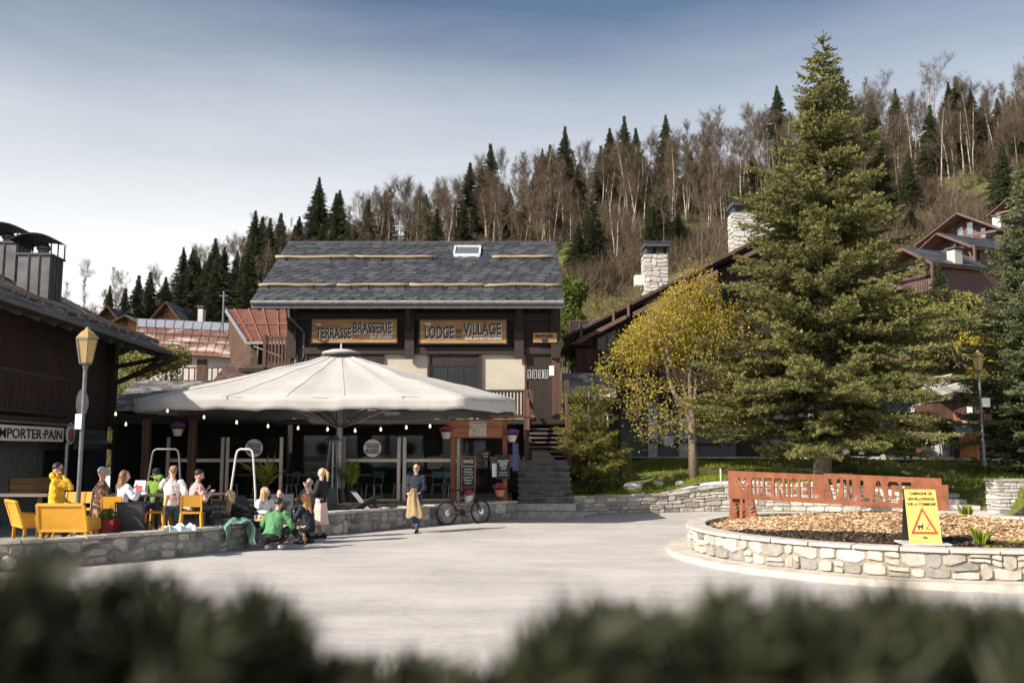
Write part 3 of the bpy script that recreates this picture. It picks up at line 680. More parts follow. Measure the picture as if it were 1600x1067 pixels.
# roof
slope = Vector((0, RY_ - EY, RZ_ - EZ)); SL = slope.length; sv = slope.normalized()
RX0, RX1 = -9.38, 1.86
a = MB(); roof_slab(a, (RX0, EY, EZ), (1, 0, 0), sv, RX1 - RX0, SL, 0.16); bv = Vector((0, -(RY_ - EY), RZ_ - EZ)).normalized()
roof_slab(a, (RX1, 2 * RY_ - EY, EZ), (-1, 0, 0), Vector((0, -sv.y, sv.z)), RX1 - RX0, SL, 0.16); roof = part('roof', a, 'wood_dark', lodge, True)
a = MB(); slate_plane(a, (RX0, EY - 0.03, EZ), (1, 0, 0), sv, RX1 - RX0, SL + .03, 0.275, 0.46); slate_plane(a, (RX1, 2 * RY_ - EY, EZ), (-1, 0, 0), Vector((0, -sv.y, sv.z)), RX1 - RX0, SL, 0.5, 0.8)
part('slates', a, 'slate', roof, True)
a = MB(); a.bar((RX0, RY_, RZ_ + 0.03), (RX1, RY_, RZ_ + 0.03), 0.22, 0.05); part('ridge_cap', a, 'slate', roof, True)
a = MB(); a.tube([(RX0, EY - 0.07, EZ - 0.05), (RX1, EY - 0.07, EZ - 0.05)], 0.075, 8); a.box((RX0, EY - 0.02, EZ - 0.26), (RX1, EY + 0.03, EZ - 0.0)); part('gutter', a, 'slate_old', roof, True)
a = MB()
for px, py in ((446, 478),): pass
for dx in (-1.95, ):
    a.tube([(LX0 + 0.0, EY, EZ - 0.1), (LX0 + 0.02, EY + .1, EZ - 0.55), (LX0 + 0.35, FY - 0.12, EZ - 1.0), (LX0 + .35, FY - .12, EZ - 1.9), (LX0 + .15, FY - .12, 5.2), (LX0 + .1, FY - .12, 3.0)], 0.045, 8)
part('downpipe', a, 'slate_old', lodge, True)
def on_roof(px, py):     # a point on the lodge's front slope seen at px, py
    r_ = ray(px, py); nrm = Vector((0, -(RZ_ - EZ), RY_ - EY)).normalized(); o_ = Vector((0, 0, CH)); q = Vector((0, EY, EZ))
    t_ = (q - o_).dot(nrm) / r_.dot(nrm); return o_ + r_ * t_
nrm_r = Vector((0, -(RZ_ - EZ), RY_ - EY)).normalized()
for (x0, x1, py, brk) in ((431, 678, 403, (448, 518, 571, 598, 676)), (769, 863, 403, (782, 849)), (405, 875, 447, (421, 491, 549, 577, 634, 692, 718, 806, 850))):
    p_, q_ = on_roof(x0, py + 3), on_roof(x1, py + 3); n_l = max(1, round((q_ - p_).length / 2.6)); lg = MB()
    for i in range(n_l):
        s_ = p_ + (q_ - p_) * (i / n_l); e_ = p_ + (q_ - p_) * ((i + 1.03) / n_l)
        pts = [s_ + (e_ - s_) * k / 6 + nrm_r * (0.13 + random.uniform(-.012, .012)) + Vector((0, 0, random.uniform(-.015, .015))) for k in range(7)]
        lg.tube(pts, [0.062 + random.uniform(-.008, .008) for _ in range(7)], 8)
    s = part('snow_log', lg, 'wood_log', roof, True, True)
    for bx in brk:
        b = MB(); c_ = on_roof(bx, py + 5); b.bar(c_ + nrm_r * .02 - sv * .12, c_ + nrm_r * .21 - sv * .08, 0.03, 0.05); b.bar(c_ - sv * .12 + nrm_r * .06, c_ + sv * .25 + nrm_r * .06, 0.03, 0.02); part('bracket', b, 'iron_black', s, True)
c0, c1, c2, c3 = on_roof(708, 402), on_roof(751, 402), on_roof(749, 389), on_roof(713, 389)
c0.x = c3.x = (c0.x + c3.x) / 2; c1.x = c2.x = (c1.x + c2.x) / 2
fr = MB()
for p_, q_ in ((c0, c1), (c1, c2), (c2, c3), (c3, c0)): fr.bar(p_ + nrm_r * .08, q_ + nrm_r * .08, 0.07, 0.14)
sk = part('skylight', fr, 'white_paint', roof, True); gl = MB(); gl.add([p_ + nrm_r * .11 for p_ in (c0, c1, c2, c3)], [(0, 1, 2, 3)]); part('pane', gl, 'window_sky', sk, True)
# eave timbers
a = MB()
for i in range(17):
    x = RX0 + 0.25 + i * (RX1 - RX0 - .5) / 16; a.bar((x, EY + .08, EZ - .24), (x, FY + .15, EZ - .24 + (FY - EY) * .52), 0.10, 0.16)
part('rafters', a, 'wood_beam', lodge, True)
a = MB(); a.box((LX0 - .3, FY - .17, 6.85), (LX1 + .05, FY - .0, 7.15)); a.box((LX0 - .3, FY - .16, 5.62), (LX1 + .05, FY - .012, 5.86))
part('beam', a, 'wood_beam', lodge, True)
for px in (456, 640, 811, 868):
    x = PX(px, FY - .2, 6); a = MB(); a.box((x - .17, FY - .30, 5.45), (x + .17, FY - .172, 7.5)); a.bar((x, FY - .2, 6.4), (x, EY + .25, 7.2), 0.14); part('post', a, 'wood_beam', lodge, True)
# name boards
def board(parent, x0, x1, y0, y1, Y, mat='wood_board', name='name_board', rim='wood_beam'):
    A, B = P(x0, y1, Y), P(x1, y0, Y); m_ = MB(); m_.box((A.x, Y, A.z), (B.x, Y + .05, B.z)); b_ = part(name, m_, mat, parent, True)
    if rim:
        m_ = MB(); w_ = .045
        m_.box((A.x - w_, Y - .02, A.z - w_), (B.x + w_, Y + .04, A.z - .001)); m_.box((A.x - w_, Y - .02, B.z + .001), (B.x + w_, Y + .04, B.z + w_))
        m_.box((A.x - w_, Y - .02, A.z), (A.x - .001, Y + .04, B.z)); m_.box((B.x + .001, Y - .02, A.z), (B.x + w_, Y + .04, B.z)); part('frame', m_, rim, b_, True)
    return b_
def words(parent, s_, x0, x1, y0, y1, Y, mat='letter_black', name='lettering', bold=0.02, depth=.02):
    A, B = P(x0, y1, Y), P(x1, y0, Y)
    return text(name, s_, mat, parent, ((A.x + B.x) / 2, Y, (A.z + B.z) / 2), (1, 0, 0), (0, 0, 1), B.z - A.z, B.x - A.x, depth, bold)
BYY = FY - .34
b1 = board(lodge, 487, 620, 499, 535, BYY)
words(b1, 'LA', 495, 502, 505, 509, BYY - .004, 'letter_white')
words(b1, 'TERRASSE', 494, 549, 512, 529, BYY - .004); words(b1, 'BRASSERIE', 552, 612, 504, 521, BYY - .004); words(b1, 'DU VILLAGE', 579, 612, 524, 528.5, BYY - .004, 'letter_white')
for s_, x0, x1, y0, y1 in (('TERRASSE', 495.2, 550.2, 513, 530.2), ('BRASSERIE', 553.2, 613.2, 505, 522.2)): words(b1, s_, x0, x1, y0, y1, BYY - .001, 'letter_white', depth=.002)
m_ = MB(); k = P(556, 526, BYY); m_.bar(k + Vector((-.06, -.01, .03)), k + Vector((0, -.01, -.02)), .02); m_.bar(k + Vector((.06, -.01, .03)), k + Vector((0, -.01, -.02)), .02); part('chevron', m_, 'letter_black', b1, True)
b2 = board(lodge, 656, 791, 500, 536, BYY)
words(b2, 'THE', 664, 673, 504, 508.5, BYY - .004, 'letter_white'); words(b2, 'LODGE', 664, 709, 510, 529, BYY - .004); words(b2, 'DU', 713, 721, 514, 521, BYY - .004)
words(b2, 'VILLAGE', 724, 783, 505, 523, BYY - .004); words(b2, 'BAR SANDWICHERIE', 727, 784, 526, 530.5, BYY - .004, 'letter_white')
for s_, x0, x1, y0, y1 in (('LODGE', 665.2, 710.2, 511, 530.2), ('VILLAGE', 725.2, 784.2, 506, 524.2)): words(b2, s_, x0, x1, y0, y1, BYY - .001, 'letter_white', depth=.002)
m_ = MB(); k = P(717, 526, BYY); m_.bar(k + Vector((-.1, -.01, .04)), k + Vector((0, -.01, -.02)), .025); m_.bar(k + Vector((.1, -.01, .04)), k + Vector((0, -.01, -.02)), .025); part('chevron', m_, 'letter_black', b2, True)
b3 = board(lodge, 833, 870, 520, 535, BYY, rim=None); words(b3, 'ENTR\u00c9E', 837, 864, 521, 527.5, BYY - .004); words(b3, 'BAR', 847, 856, 529, 534, BYY - .004)
for i_ in list(b3.children): pass
# first-floor openings, door, notices
def window(parent, x0, x1, z0, z1, y, nx=2, nz=1, fm='wood_brown', pane='window_dark', fw=.07, name='window', dep=.06):
    m_ = MB(); m_.box((x0, y - dep, z0), (x0 + fw, y, z1)); m_.box((x1 - fw, y - dep, z0), (x1, y, z1)); m_.box((x0 + fw, y - dep, z0), (x1 - fw, y, z0 + fw)); m_.box((x0 + fw, y - dep, z1 - fw), (x1 - fw, y, z1))
    for i in range(1, nx):
        x = x0 + (x1 - x0) * i / nx; m_.box((x - fw * .4, y - dep * .9, z0 + fw), (x + fw * .4, y, z1 - fw))
    for i in range(1, nz):
        z = z0 + (z1 - z0) * i / nz; m_.box((x0 + fw, y - dep * .8, z - fw * .25), (x1 - fw, y, z + fw * .25))
    f_ = part(name, m_, fm, parent, True); m_ = MB(); m_.box((x0 + fw, y - .02, z0 + fw), (x1 - fw, y - .008, z1 - fw)); part('pane', m_, pane, f_, True); return f_
x0, x1 = PX(672, FY, 4.5), PX(748, FY, 4.5); a = MB(); a.box((x0, FY - .05, 5.25), (x1, FY - .012, 5.6)); a.box((x0 - .1, FY - .1, 3.2), (x0, FY - .012, 5.6)); a.box((x1, FY - .1, 3.2), (x1 + .1, FY - .012, 5.6)); part('lintel', a, 'wood_dark_v', lodge, True)
window(lodge, x0, x1, 3.35, 5.25, FY - .01, 3, 1, 'wood_dark_v')
x0, x1 = PX(480, FY, 4.5), PX(600, FY, 4.5); a = MB(); a.box((x0, FY - .08, 4.6), (x1, FY - .012, 5.6)); a.box((PX(466, FY, 4.5), FY - .12, 3.2), (x0, FY - .012, 5.6)); part('shutter', a, 'wood_dark_v', lodge, True)
xd0, xd1 = PX(822, FY, 4.3), LX1 + .05; a = MB(); a.box((xd0, FY - .06, 3.25), (xd1 - .12, FY - .012, 5.6)); dr = part('door', a, 'wood_dark_v', lodge, True)
a = MB(); a.box((xd1 - .3, FY - .16, 3.2), (xd1 + .02, FY - .062, 5.6)); a.box((xd0 - .05, FY - .1, 3.2), (xd0 + .03, FY - .0601, 5.6)); part('door_frame', a, 'wood_brown', dr, True)
a = MB(); a.bar((xd0 + .12, FY - .1, 4.1), (xd0 + .12, FY - .1, 4.3), .03); part('handle', a, 'steel', dr, True)
for px in (826, 835.5, 845, 853):
    A, B = P(px - 4, 591, FY - .1), P(px + 3.4, 578, FY - .1); m_ = MB(); m_.box((A.x, FY - .085, A.z), (B.x, FY - .065, B.z)); n_ = part('notice', m_, 'chalkboard', dr, True)
    m_ = MB(); w_ = .012
    m_.box((A.x, FY - .093, A.z), (B.x, FY - .087, A.z + w_)); m_.box((A.x, FY - .093, B.z - w_), (B.x, FY - .087, B.z)); m_.box((A.x, FY - .093, A.z), (A.x + w_, FY - .0871, B.z)); m_.box((B.x - w_, FY - .093, A.z), (B.x, FY - .0871, B.z))
    for r_ in range(3): m_.box((A.x + .04, FY - .092, A.z + .07 + r_ * .07), (B.x - random.uniform(.04, .1), FY - .0872, A.z + .085 + r_ * .07))
    part('print', m_, 'letter_white', n_, True)
a = MB(); k = P(862, 579, FY - .2); a.box((k.x - .09, FY - .19, k.z - .18), (k.x + .09, FY - .165, k.z + .18)); part('paper', a, 'letter_white', dr, True)
# balcony over the deck, small balcony on the left
a = MB(); a.box((-9.2, FY - 1.0, 3.02), (xd1 + .2, FY - .01, 3.2)); bal = part('balcony_floor', a, 'wood_dark', lodge, True)
balustrade('balustrade', bal, (PX(742, FY - .95, 3.8), FY - .95, 3.2), (PX(822, FY - .95, 3.8), FY - .95, 3.2), 1.0, 'wood_dark_v')
lb = MB(); lb.box((-10.2, FY + .3, 5.0), (LX0, FY + 1.6, 5.15)); lbo = part('balcony_floor', lb, 'wood_dark', lodge, True, label='small side balcony floor left of the name boards')
balustrade('balustrade', lbo, (PX(414, FY + .3, 6), FY + .3, 5.15), (PX(452, FY + .3, 6), FY + .3, 5.15), 1.15, 'wood_brown', label='small side balcony railing')
# ground floor: shopfront in the gloom under the parasol
for (x0, x1) in ((-7.7, -5.6), (-5.2, -3.2), (-2.6, -.9)):
    window(lodge, x0, x1, .75, 2.7, FY - .01, 2, 2, 'wood_dark_v')
a = MB(); a.box((-.6, FY - .05, .56), (.3, FY - .012, 2.7)); part('door', a, 'wood_dark_v', lodge, True, label='ground floor door in the shade')

# ------------------------------------------------------------------ outside staircase
st = thing('staircase', 'outside stairs, stone below and open wooden treads above, right of the parasol', 'stairs', (1.2, 31.5, 0))
m_ = MB(); m_.prism([(-.15, 28.9, 0), (2.2, 28.9, 0), (2.2, 30.2, 0), (-.15, 30.2, 0)], (0, 0, .22)); m_.prism([(-.15, 29.5, .222), (2.0, 29.5, .222), (2.0, 30.4, .222), (-.15, 30.4, .222)], (0, 0, .2)); part('bottom_step', m_, 'stone_grey', st, True)
for i in range(7):
    z = .42 + i * .19; y = 29.9 + i * .33; x0 = .22; x1 = 1.92; m_ = MB(); m_.box((x0, y + .04, z), (x1, y + .5, z + .145)); s_ = part('riser', m_, 'stone_step', st, True)
    m_ = MB(); masonry(m_, Path([(x0, y + .04), (x1, y + .04)], 1, False), z, z + .145, rh=(.14, .16), cw=(.2, .5), dep=(.01, .02)); part('masonry', m_, 'stone_dark', s_, True)
    m_ = MB(); m_.box((x0 - .04, y, z + .147), (x1 + .04, y + .42, z + .195)); part('tread', m_, 'stone_step', st, True)
TZ0 = .42 + 7 * .19; nt_ = 9
for i in range(nt_):
    z = TZ0 + (i + 1) * (3.2 - TZ0) / nt_; y = 32.2 + i * .19; m_ = MB(); m_.box((.62, y, z - .05), (1.86, y + .27, z)); part('tread', m_, 'wood_tread', st, True)
for x in (.56, 1.92):
    m_ = MB(); m_.bar((x, 32.1, TZ0 - .05), (x, 33.9, 3.15), .07, .26, up=(1, 0, 0)); part('stringer', m_, 'wood_dark', st, True)
    m_ = MB(); m_.bar((x, 32.2, TZ0 + 1.0), (x, 33.3, 3.2 + .9), .07, .1, up=(1, 0, 0)); part('handrail', m_, 'wood_brown', st, True)
for x, y, z0, z1 in ((1.97, 31.95, .5, 3.2), (.50, 33.2, 2.5, 4.25), (.68, 33.2, 3.2, 4.2), (1.97, 33.3, 2.6, 4.6), (.50, 32.2, .5, 2.8)):
    m_ = MB(); m_.box((x - .075, y - .075, z0), (x + .075, y + .075, z1)); part('newel_post', m_, 'wood_brown', st, True)
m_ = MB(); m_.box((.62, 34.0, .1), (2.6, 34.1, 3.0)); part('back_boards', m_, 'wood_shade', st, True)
m_ = MB(); k = P(847, 676, 33.6); m_.box((k.x - .35, 33.55, k.z - .1), (k.x + .2, 33.6, k.z + .05)); part('under_stair_box', m_, 'slate_old', st, True)
# covered side passage to the right of the stairs
sp = thing('woodshed', 'small lean-to with a pale slab roof just right of the stairs', 'shed', (2.6, 36, 0))
m_ = MB(); roof_slab(m_, (1.95, 34.9, 4.0), (1, 0, 0), Vector((0, 1.4, 1.05)).normalized(), 2.0, 1.75, .08); rf = part('roof', m_, 'wood_dark', sp, True)
m_ = MB(); slate_plane(m_, (1.95, 34.9, 4.02), (1, 0, 0), Vector((0, 1.4, 1.05)).normalized(), 2.0, 1.75, .26, .42); part('slabs', m_, 'slate_pale', rf, True)
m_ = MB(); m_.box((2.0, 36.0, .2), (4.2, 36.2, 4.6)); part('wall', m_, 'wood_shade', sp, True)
m_ = MB(); m_.box((2.15, 35.4, .6), (2.5, 35.44, 2.6)); part('panel', m_, 'plaster_cream', sp, True)
m_ = MB(); m_.bar((2.25, 35.3, 1.0), (2.7, 35.3, 1.7), .06); m_.bar((2.62, 35.35, .6), (2.62, 35.35, 3.0), .09); m_.bar((2.9, 35.35, .6), (2.9, 35.35, 3.9), .09); part('post', m_, 'wood_dark', sp, True)
balustrade('railing', sp, (2.2, 35.2, 2.9), (3.6, 35.2, 2.9), .55, 'plaster_cream', .14, posts=False)

# ------------------------------------------------------------------ big chalet on the left
lh = thing('chalet', 'dark chalet with zinc chimneys and a food counter, at the left edge', 'building', (-16, 26, 0))
WX = -13.55; EX = -11.75; EZL = 5.5; Y0, Y1 = 19.7, 32.6; RXL = -18.6
wy0, wy1 = 20.6, 31.9
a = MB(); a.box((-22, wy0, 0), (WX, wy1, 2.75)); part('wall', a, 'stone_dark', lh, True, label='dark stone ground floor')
a = MB(); a.box((-22, wy0, 2.75), (WX, wy1, 6.0)); a.prism([(-22, wy0 + .01, 6.0), (WX, wy0 + .01, 6.0), (RXL, wy0 + .01, 8.4)], (0, wy1 - wy0 - .02, 0)); part('upper_wall', a, 'wood_dark_vy', lh, True)
sl = Vector((RXL - EX, 0, (EX - RXL) * .5)); W_ = sl.length; sv2 = sl.normalized()
a = MB(); roof_slab(a, (EX, Y0, EZL), (0, 1, 0), sv2, Y1 - Y0, W_, .2); roof_slab(a, (2 * RXL - EX, Y1, EZL), (0, -1, 0), Vector((-sv2.x, 0, sv2.z)), Y1 - Y0, W_, .2); rf = part('roof', a, 'wood_dark', lh, True)
a = MB(); slate_plane(a, (EX + .03, Y0, EZL), (0, 1, 0), sv2, Y1 - Y0, W_, .30, .5, th=.035, pointed=False, jit=.05); slate_plane(a, (2 * RXL - EX, Y1, EZL), (0, -1, 0), Vector((-sv2.x, 0, sv2.z)), Y1 - Y0, W_, .6, .9, pointed=False); part('slates', a, 'slate_old', rf, True)
nr2 = Vector((0.5, 0, 1)).normalized()
a = MB(); b = MB(); o1 = Vector((EX, 0, EZL)) + sv2 * .62
for i in range(6):
    y0_, y1_ = Y0 + .1 + i * 2.1, Y0 + .1 + (i + 1) * 2.1 + .08
    a.tube([Vector((o1.x + random.uniform(-.015, .015), y0_ + (y1_ - y0_) * k / 6, o1.z + random.uniform(-.012, .012))) + nr2 * .17 for k in range(7)], [0.085 - .012 * (k / 6) + random.uniform(-.006, .006) for k in range(7)], 10)
BR_ = []
for i in range(17):
    b = MB(); BR_.append(b); y = Y0 + .3 + i * .77; c_ = Vector((o1.x, y, o1.z)) - sv2 * .14; b.bar(c_ + nr2 * .02, c_ + nr2 * .2, .03, .06); b.bar(c_ + nr2 * .06, c_ + sv2 * .3 + nr2 * .07, .04, .015)
sn = part('snow_log', a, 'wood_logy', rf, True, True)
for b in BR_: part('bracket', b, 'zinc_light', sn, True)
a = MB(); a.tube([(EX + .1, Y0, EZL - .06), (EX + .1, Y1, EZL - .06)], .08, 8); part('gutter', a, 'metal_grey', rf, True)
a = MB()
for i in range(14): y = Y0 + .3 + i * .95; a.bar((EX + .1, y, EZL - .27), (WX - .1, y, EZL - .27 + (EX - WX) * .5), .1, .16, up=(0, 1, 0))
a.bar((WX, wy1 - .1, 4.3), (EX + .5, wy1 - .1, 5.3), .15); a.bar((WX, wy1 - .1, 4.9), (EX + .3, wy1 - .1, 5.35), .14); a.box((WX - .2, wy1 - .25, 2.9), (WX + .22, wy1 + .1, 5.9))
a.tube([(EX - .3, Y1 - .3, 5.25), (EX - 1.0, Y1 - .5, 4.75), (WX + .25, wy1 - .1, 4.35), (WX + .2, wy1 - .1, 2.8)], .05, 8)
part('rafters', a, 'wood_beam', lh, True)
def zinc_chimney(x, y, zt, wx, wy, z0):
    a = MB(); a.box((x - wx / 2, y - wy / 2, z0), (x + wx / 2, y + wy / 2, zt)); c_ = part('chimney', a, 'zinc', lh, True)
    a = MB()
    for k in range(1, 3): a.box((x - wx / 2 + wx * k / 3 - .015, y - wy / 2 - .03, z0 + .2), (x - wx / 2 + wx * k / 3 + .015, y - wy / 2 - .001, zt - .02))
    for k in range(1, 4): a.box((x + wx / 2 + .001, y - wy / 2 + wy * k / 4 - .015, z0 + .2), (x + wx / 2 + .03, y - wy / 2 + wy * k / 4 + .015, zt - .02))
    a.box((x - wx / 2 - .05, y - wy / 2 - .05, zt + .001), (x + wx / 2 + .05, y + wy / 2 + .05, zt + .05)); part('seams', a, 'metal_grey', c_, True)
    a = MB(); n = 9; hw = wx / 2 + .2
    top = []; 
    for k in range(n):
        u_ = -1 + 2 * k / (n - 1); top.append((x + u_ * hw, zt + .42 + .19 * (1 - u_ * u_)))
    vs = [(q[0], y - wy / 2 - .2, q[1]) for q in top] + [(q[0], y + wy / 2 + .2, q[1]) for q in top] + [(q[0], y - wy / 2 - .2, q[1] - .035) for q in top] + [(q[0], y + wy / 2 + .2, q[1] - .035) for q in top]
    fs = [(k, k + 1, n + k + 1, n + k) for k in range(n - 1)] + [(2 * n + k, 3 * n + k, 3 * n + k + 1, 2 * n + k + 1) for k in range(n - 1)] + [(k, 2 * n + k, 2 * n + k + 1, k + 1) for k in range(n - 1)]
    a.add(vs, fs)
    for sx in (-1, 1):
        for sy in (-1, 0, 1): a.bar((x + sx * (wx / 2 + .02), y + sy * wy / 2, zt), (x + sx * (wx / 2 + .02), y + sy * wy / 2, zt + .46), .03)
    part('cap', a, 'iron_black', c_, True)
    a = MB(); a.lathe((x + .05, y, zt + .05), [(.15, 0), (.15, .18), (.19, .2), (.19, .27), (.12, .38)], 14); part('flue', a, 'metal_grey', c_, True)
zinc_chimney(-13.62, 26.3, 7.62, .88, .9, 6.0)
zinc_chimney(-15.3, 27.7, 8.25, 1.05, 1.0, 6.4)
a = MB(); a.box((WX, wy0, 2.82), (WX + 1.0, 26.3, 2.95)); bf = part('balcony_floor', a, 'wood_dark_vy', lh, True)
balustrade('balustrade', bf, (WX + .95, wy0 - .5, 2.95), (WX + .95, 26.2, 2.95), 1.12, 'wood_dark_vy', .13)
a = MB(); a.tube([(WX + 1.02, wy0 - .5, 2.80), (WX + 1.02, 26.3, 2.80)], .03, 6); part('conduit', a, 'zinc_light', lh, True)
a = MB(); ya, yb = 21.2, 26.05; a.box((WX + .90, ya, 2.33), (WX + .94, yb, 2.72)); sb_ = part('shop_sign', a, 'cream_paint', lh, True)
text('lettering', 'A EMPORTER\u00b7PAIN', 'letter_black', sb_, (WX + .943, 23.72, 2.52), (0, 1, 0), (0, 0, 1), .25, 4.4, .01, .012)
a = MB(); a.lathe((0, 0, 0), [(.27, 0), (.29, .02), (.27, .04)], 24); a.v = [(WX + .98 + z, 26.36 + x, 2.56 + y * 1.1) for x, y, z in a.v]; rs = part('round_sign', a, 'white_paint', lh, True)
a = MB(); a.lathe((0, 0, 0), [(.19, 0), (.19, .01)], 20); a.v = [(WX + 1.025 + z, 26.36 + x, 2.52 + y) for x, y, z in a.v]; part('emblem', a, 'wood_red', rs, True)
a = MB(); a.tube([(WX + .9, 26.4, .1), (WX + .9, 26.4, 2.3)], .06, 8); part('drainpipe', a, 'zinc_light', lh, True)
a = MB(); a.add([(WX, 26.7, 2.6), (WX, 30.2, 2.6), (WX + 1.0, 30.2, 2.3), (WX + 1.0, 26.7, 2.3)], [(0, 1, 2, 3)]); a.box((WX + .98, 26.7, 2.12), (WX + 1.02, 30.2, 2.3)); part('awning', a, 'zinc', lh, True)
a = MB(); a.lathe((0, 0, 0), [(.0, .12), (.25, .08), (.42, 0), (.43, .02), (.26, .10), (.0, .14)], 24); a.v = [(WX + 1.05 + z, 26.9 + x, 3.45 + y) for x, y, z in a.v]; part('satellite_dish', a, 'white_paint', lh, True)
a = MB(); a.box((WX + .02, 27.0, .1), (WX + .06, 29.9, 2.1)); part('opening_shade', a, 'black_paint', lh, True)  # flat black sheet on the wall, painting the unlit inside of an opening
a = MB(); a.box((WX + .03, 25.0, .95), (WX + .6, 26.2, 1.35)); part('hatch_shelf', a, 'wood_board', lh, True)
lh.rotation_euler = (0, 0, R(3.3))
# ------------------------------------------------------------------ big chalet on the right (gable towards the square)
rc_ = thing('chalet', 'large dark chalet with two white stone chimneys, behind the yellow tree', 'building', (10, 46, 1.7))
GY = 44.0; eL = P(880, 527, 42.6); ap = P(1262, 334, 42.6); AX, AZ = ap.x, ap.z; eX, eZ = eL.x, eL.z; eR = AX + 3.0; eRZ = AZ - (AZ - eZ) * (3.0 / (AX - eX))
wl = eX + 1.3
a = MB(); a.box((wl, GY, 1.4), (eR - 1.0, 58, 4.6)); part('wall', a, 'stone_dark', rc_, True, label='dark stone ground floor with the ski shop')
zz = lambda x: AZ - .35 - abs(x - AX) * ((AZ - eZ) / (AX - eX))
a = MB(); a.prism([(wl, GY, 4.6), (eR - 1.0, GY, 4.6), (eR - 1.0, GY, zz(eR - 1)), (AX, GY, zz(AX)), (wl, GY, zz(wl))], (0, 14, 0)); part('upper_wall', a, 'wood_dark_v', rc_, True)
for (bx, by_, side) in ((eX, eZ, 1), (eR, eRZ, -1)):
    u_ = Vector((AX - bx, 0, AZ - by_)); W_ = u_.length; u_.normalize()
    a = MB()
    if side > 0: roof_slab(a, (bx, 59, by_), (0, -1, 0), u_, 59 - 42.6, W_, .22)
    else: roof_slab(a, (bx, 42.6, by_), (0, 1, 0), u_, 59 - 42.6, W_, .22)
    rf = part('roof', a, 'wood_beam', rc_, True)
    a = MB()
    if side > 0: slate_plane(a, (bx, 59, by_), (0, -1, 0), u_, 59 - 42.6, W_, .5, .8, .03, False)
    else: slate_plane(a, (bx, 42.6, by_), (0, 1, 0), u_, 59 - 42.6, W_, .5, .8, .03, False)
    part('slates', a, 'slate_old', rf, True)
    a = MB(); a.bar(Vector((bx, 42.52, by_ - .06)), Vector((AX, 42.52, AZ - .06)), .12, .34, up=(0, 1, 0)); part('bargeboard', a, 'wood_brown', rf, True)
# stepped snow channel along the left verge
a = MB(); d_ = Vector((AX - eX, 0, AZ - eZ)); 
for f0, f1, dz in ((.05, .25, -.55), (.28, .62, -.6), (.70, .84, -.55)):
    a.bar(Vector((eX, 42.3, eZ)) + d_ * f0 + Vector((0, 0, dz)), Vector((eX, 42.3, eZ)) + d_ * f1 + Vector((0, 0, dz)), .18, .2, up=(0, 1, 0))
for f0 in (.07, .2, .26): a.bar(Vector((eX, 42.35, eZ - .6)) + d_ * f0, Vector((eX, 42.35, eZ + .05)) + d_ * f0, .14, .1)
part('verge_beam', a, 'wood_plum_trim', rc_, True)
def stone_chimney(parent, px0, px1, py0, py1, Y, capy, capx):
    A, B = P(px0, py1, Y), P(px1, py0, Y); w_ = B.x - A.x; a = MB(); a.box((A.x + .02, Y, A.z - 1.0), (B.x - .02, Y + 1.0, B.z)); c_ = part('chimney', a, 'mortar', parent, True)
    a = MB(); masonry(a, Path([(A.x, Y), (B.x, Y)], 1, False), A.z - 1.0, B.z, rh=(.16, .34), cw=(.2, .6), dep=(.02, .05)); masonry(a, Path([(A.x, Y + 1), (A.x, Y)], 1, False), A.z - 1.0, B.z, rh=(.16, .34), cw=(.3, .6), dep=(.02, .05)); part('masonry', a, 'stone_white', c_, True)
    C_, D_ = P(capx[0], capy[1], Y), P(capx[1], capy[0], Y)
    a = MB(); a.box((C_.x, Y - .2, C_.z + (D_.z - C_.z) * .55), (D_.x, Y + 1.2, D_.z)); a.prism([(C_.x - .05, Y - .25, D_.z + .001), (D_.x + .05, Y - .25, D_.z + .001), (D_.x - .15, Y + .5, D_.z + .14), (C_.x + .15, Y + .5, D_.z + .14)], (0, 0, .04))
    for sx in (C_.x + .12, D_.x - .12, (C_.x + D_.x) / 2): a.box((sx - .05, Y, B.z - .02), (sx + .05, Y + 1.0, C_.z + (D_.z - C_.z) * .55))
    part('cap', a, 'slate', c_, True)
stone_chimney(rc_, 1008, 1044, 397, 440, 43.6, (380, 394), (1006, 1047))
stone_chimney(rc_, 1146, 1210, 332, 378, 44.6, (316, 329), (1144, 1213))
a = MB(); a.box((P(1000, 430, 43.9).x - .25, 43.8, P(1000, 430, 43.9).z - .5), (P(1000, 430, 43.9).x + .2, 44.3, P(1000, 430, 43.9).z)); part('vent_pipe', a, 'white_paint', rc_, True)
# upper windows (white and grey panes glimpsed through the yellow tree)
k0, k1 = P(1098, 468, GY), P(1122, 442, GY); window(rc_, k0.x, k1.x, k0.z, k1.z, GY - .02, 2, 1, 'white_paint', 'window_sky')
for px, py in ((948, 530), (905, 520)): k = P(px, py, GY); window(rc_, k.x - .5, k.x + .5, k.z - .6, k.z + .6, GY - .02, 2, 1, 'wood_brown')
a = MB(); k0, k1 = P(900, 585, GY), P(935, 545, GY); a.box((k0.x, GY - .06, k0.z), (k1.x, GY - .012, k1.z)); part('siding', a, 'wood_brown', rc_, True)
a = MB(); a.box((wl - .2, GY - .6, 4.5), (eR - 1.0, GY - .012, 4.7)); bf = part('balcony_floor', a, 'wood_dark', rc_, True); balustrade('balustrade', bf, (wl - .2, GY - .55, 4.7), (eR - 1.0, GY - .55, 4.7), 1.0, 'wood_dark_v', .16)
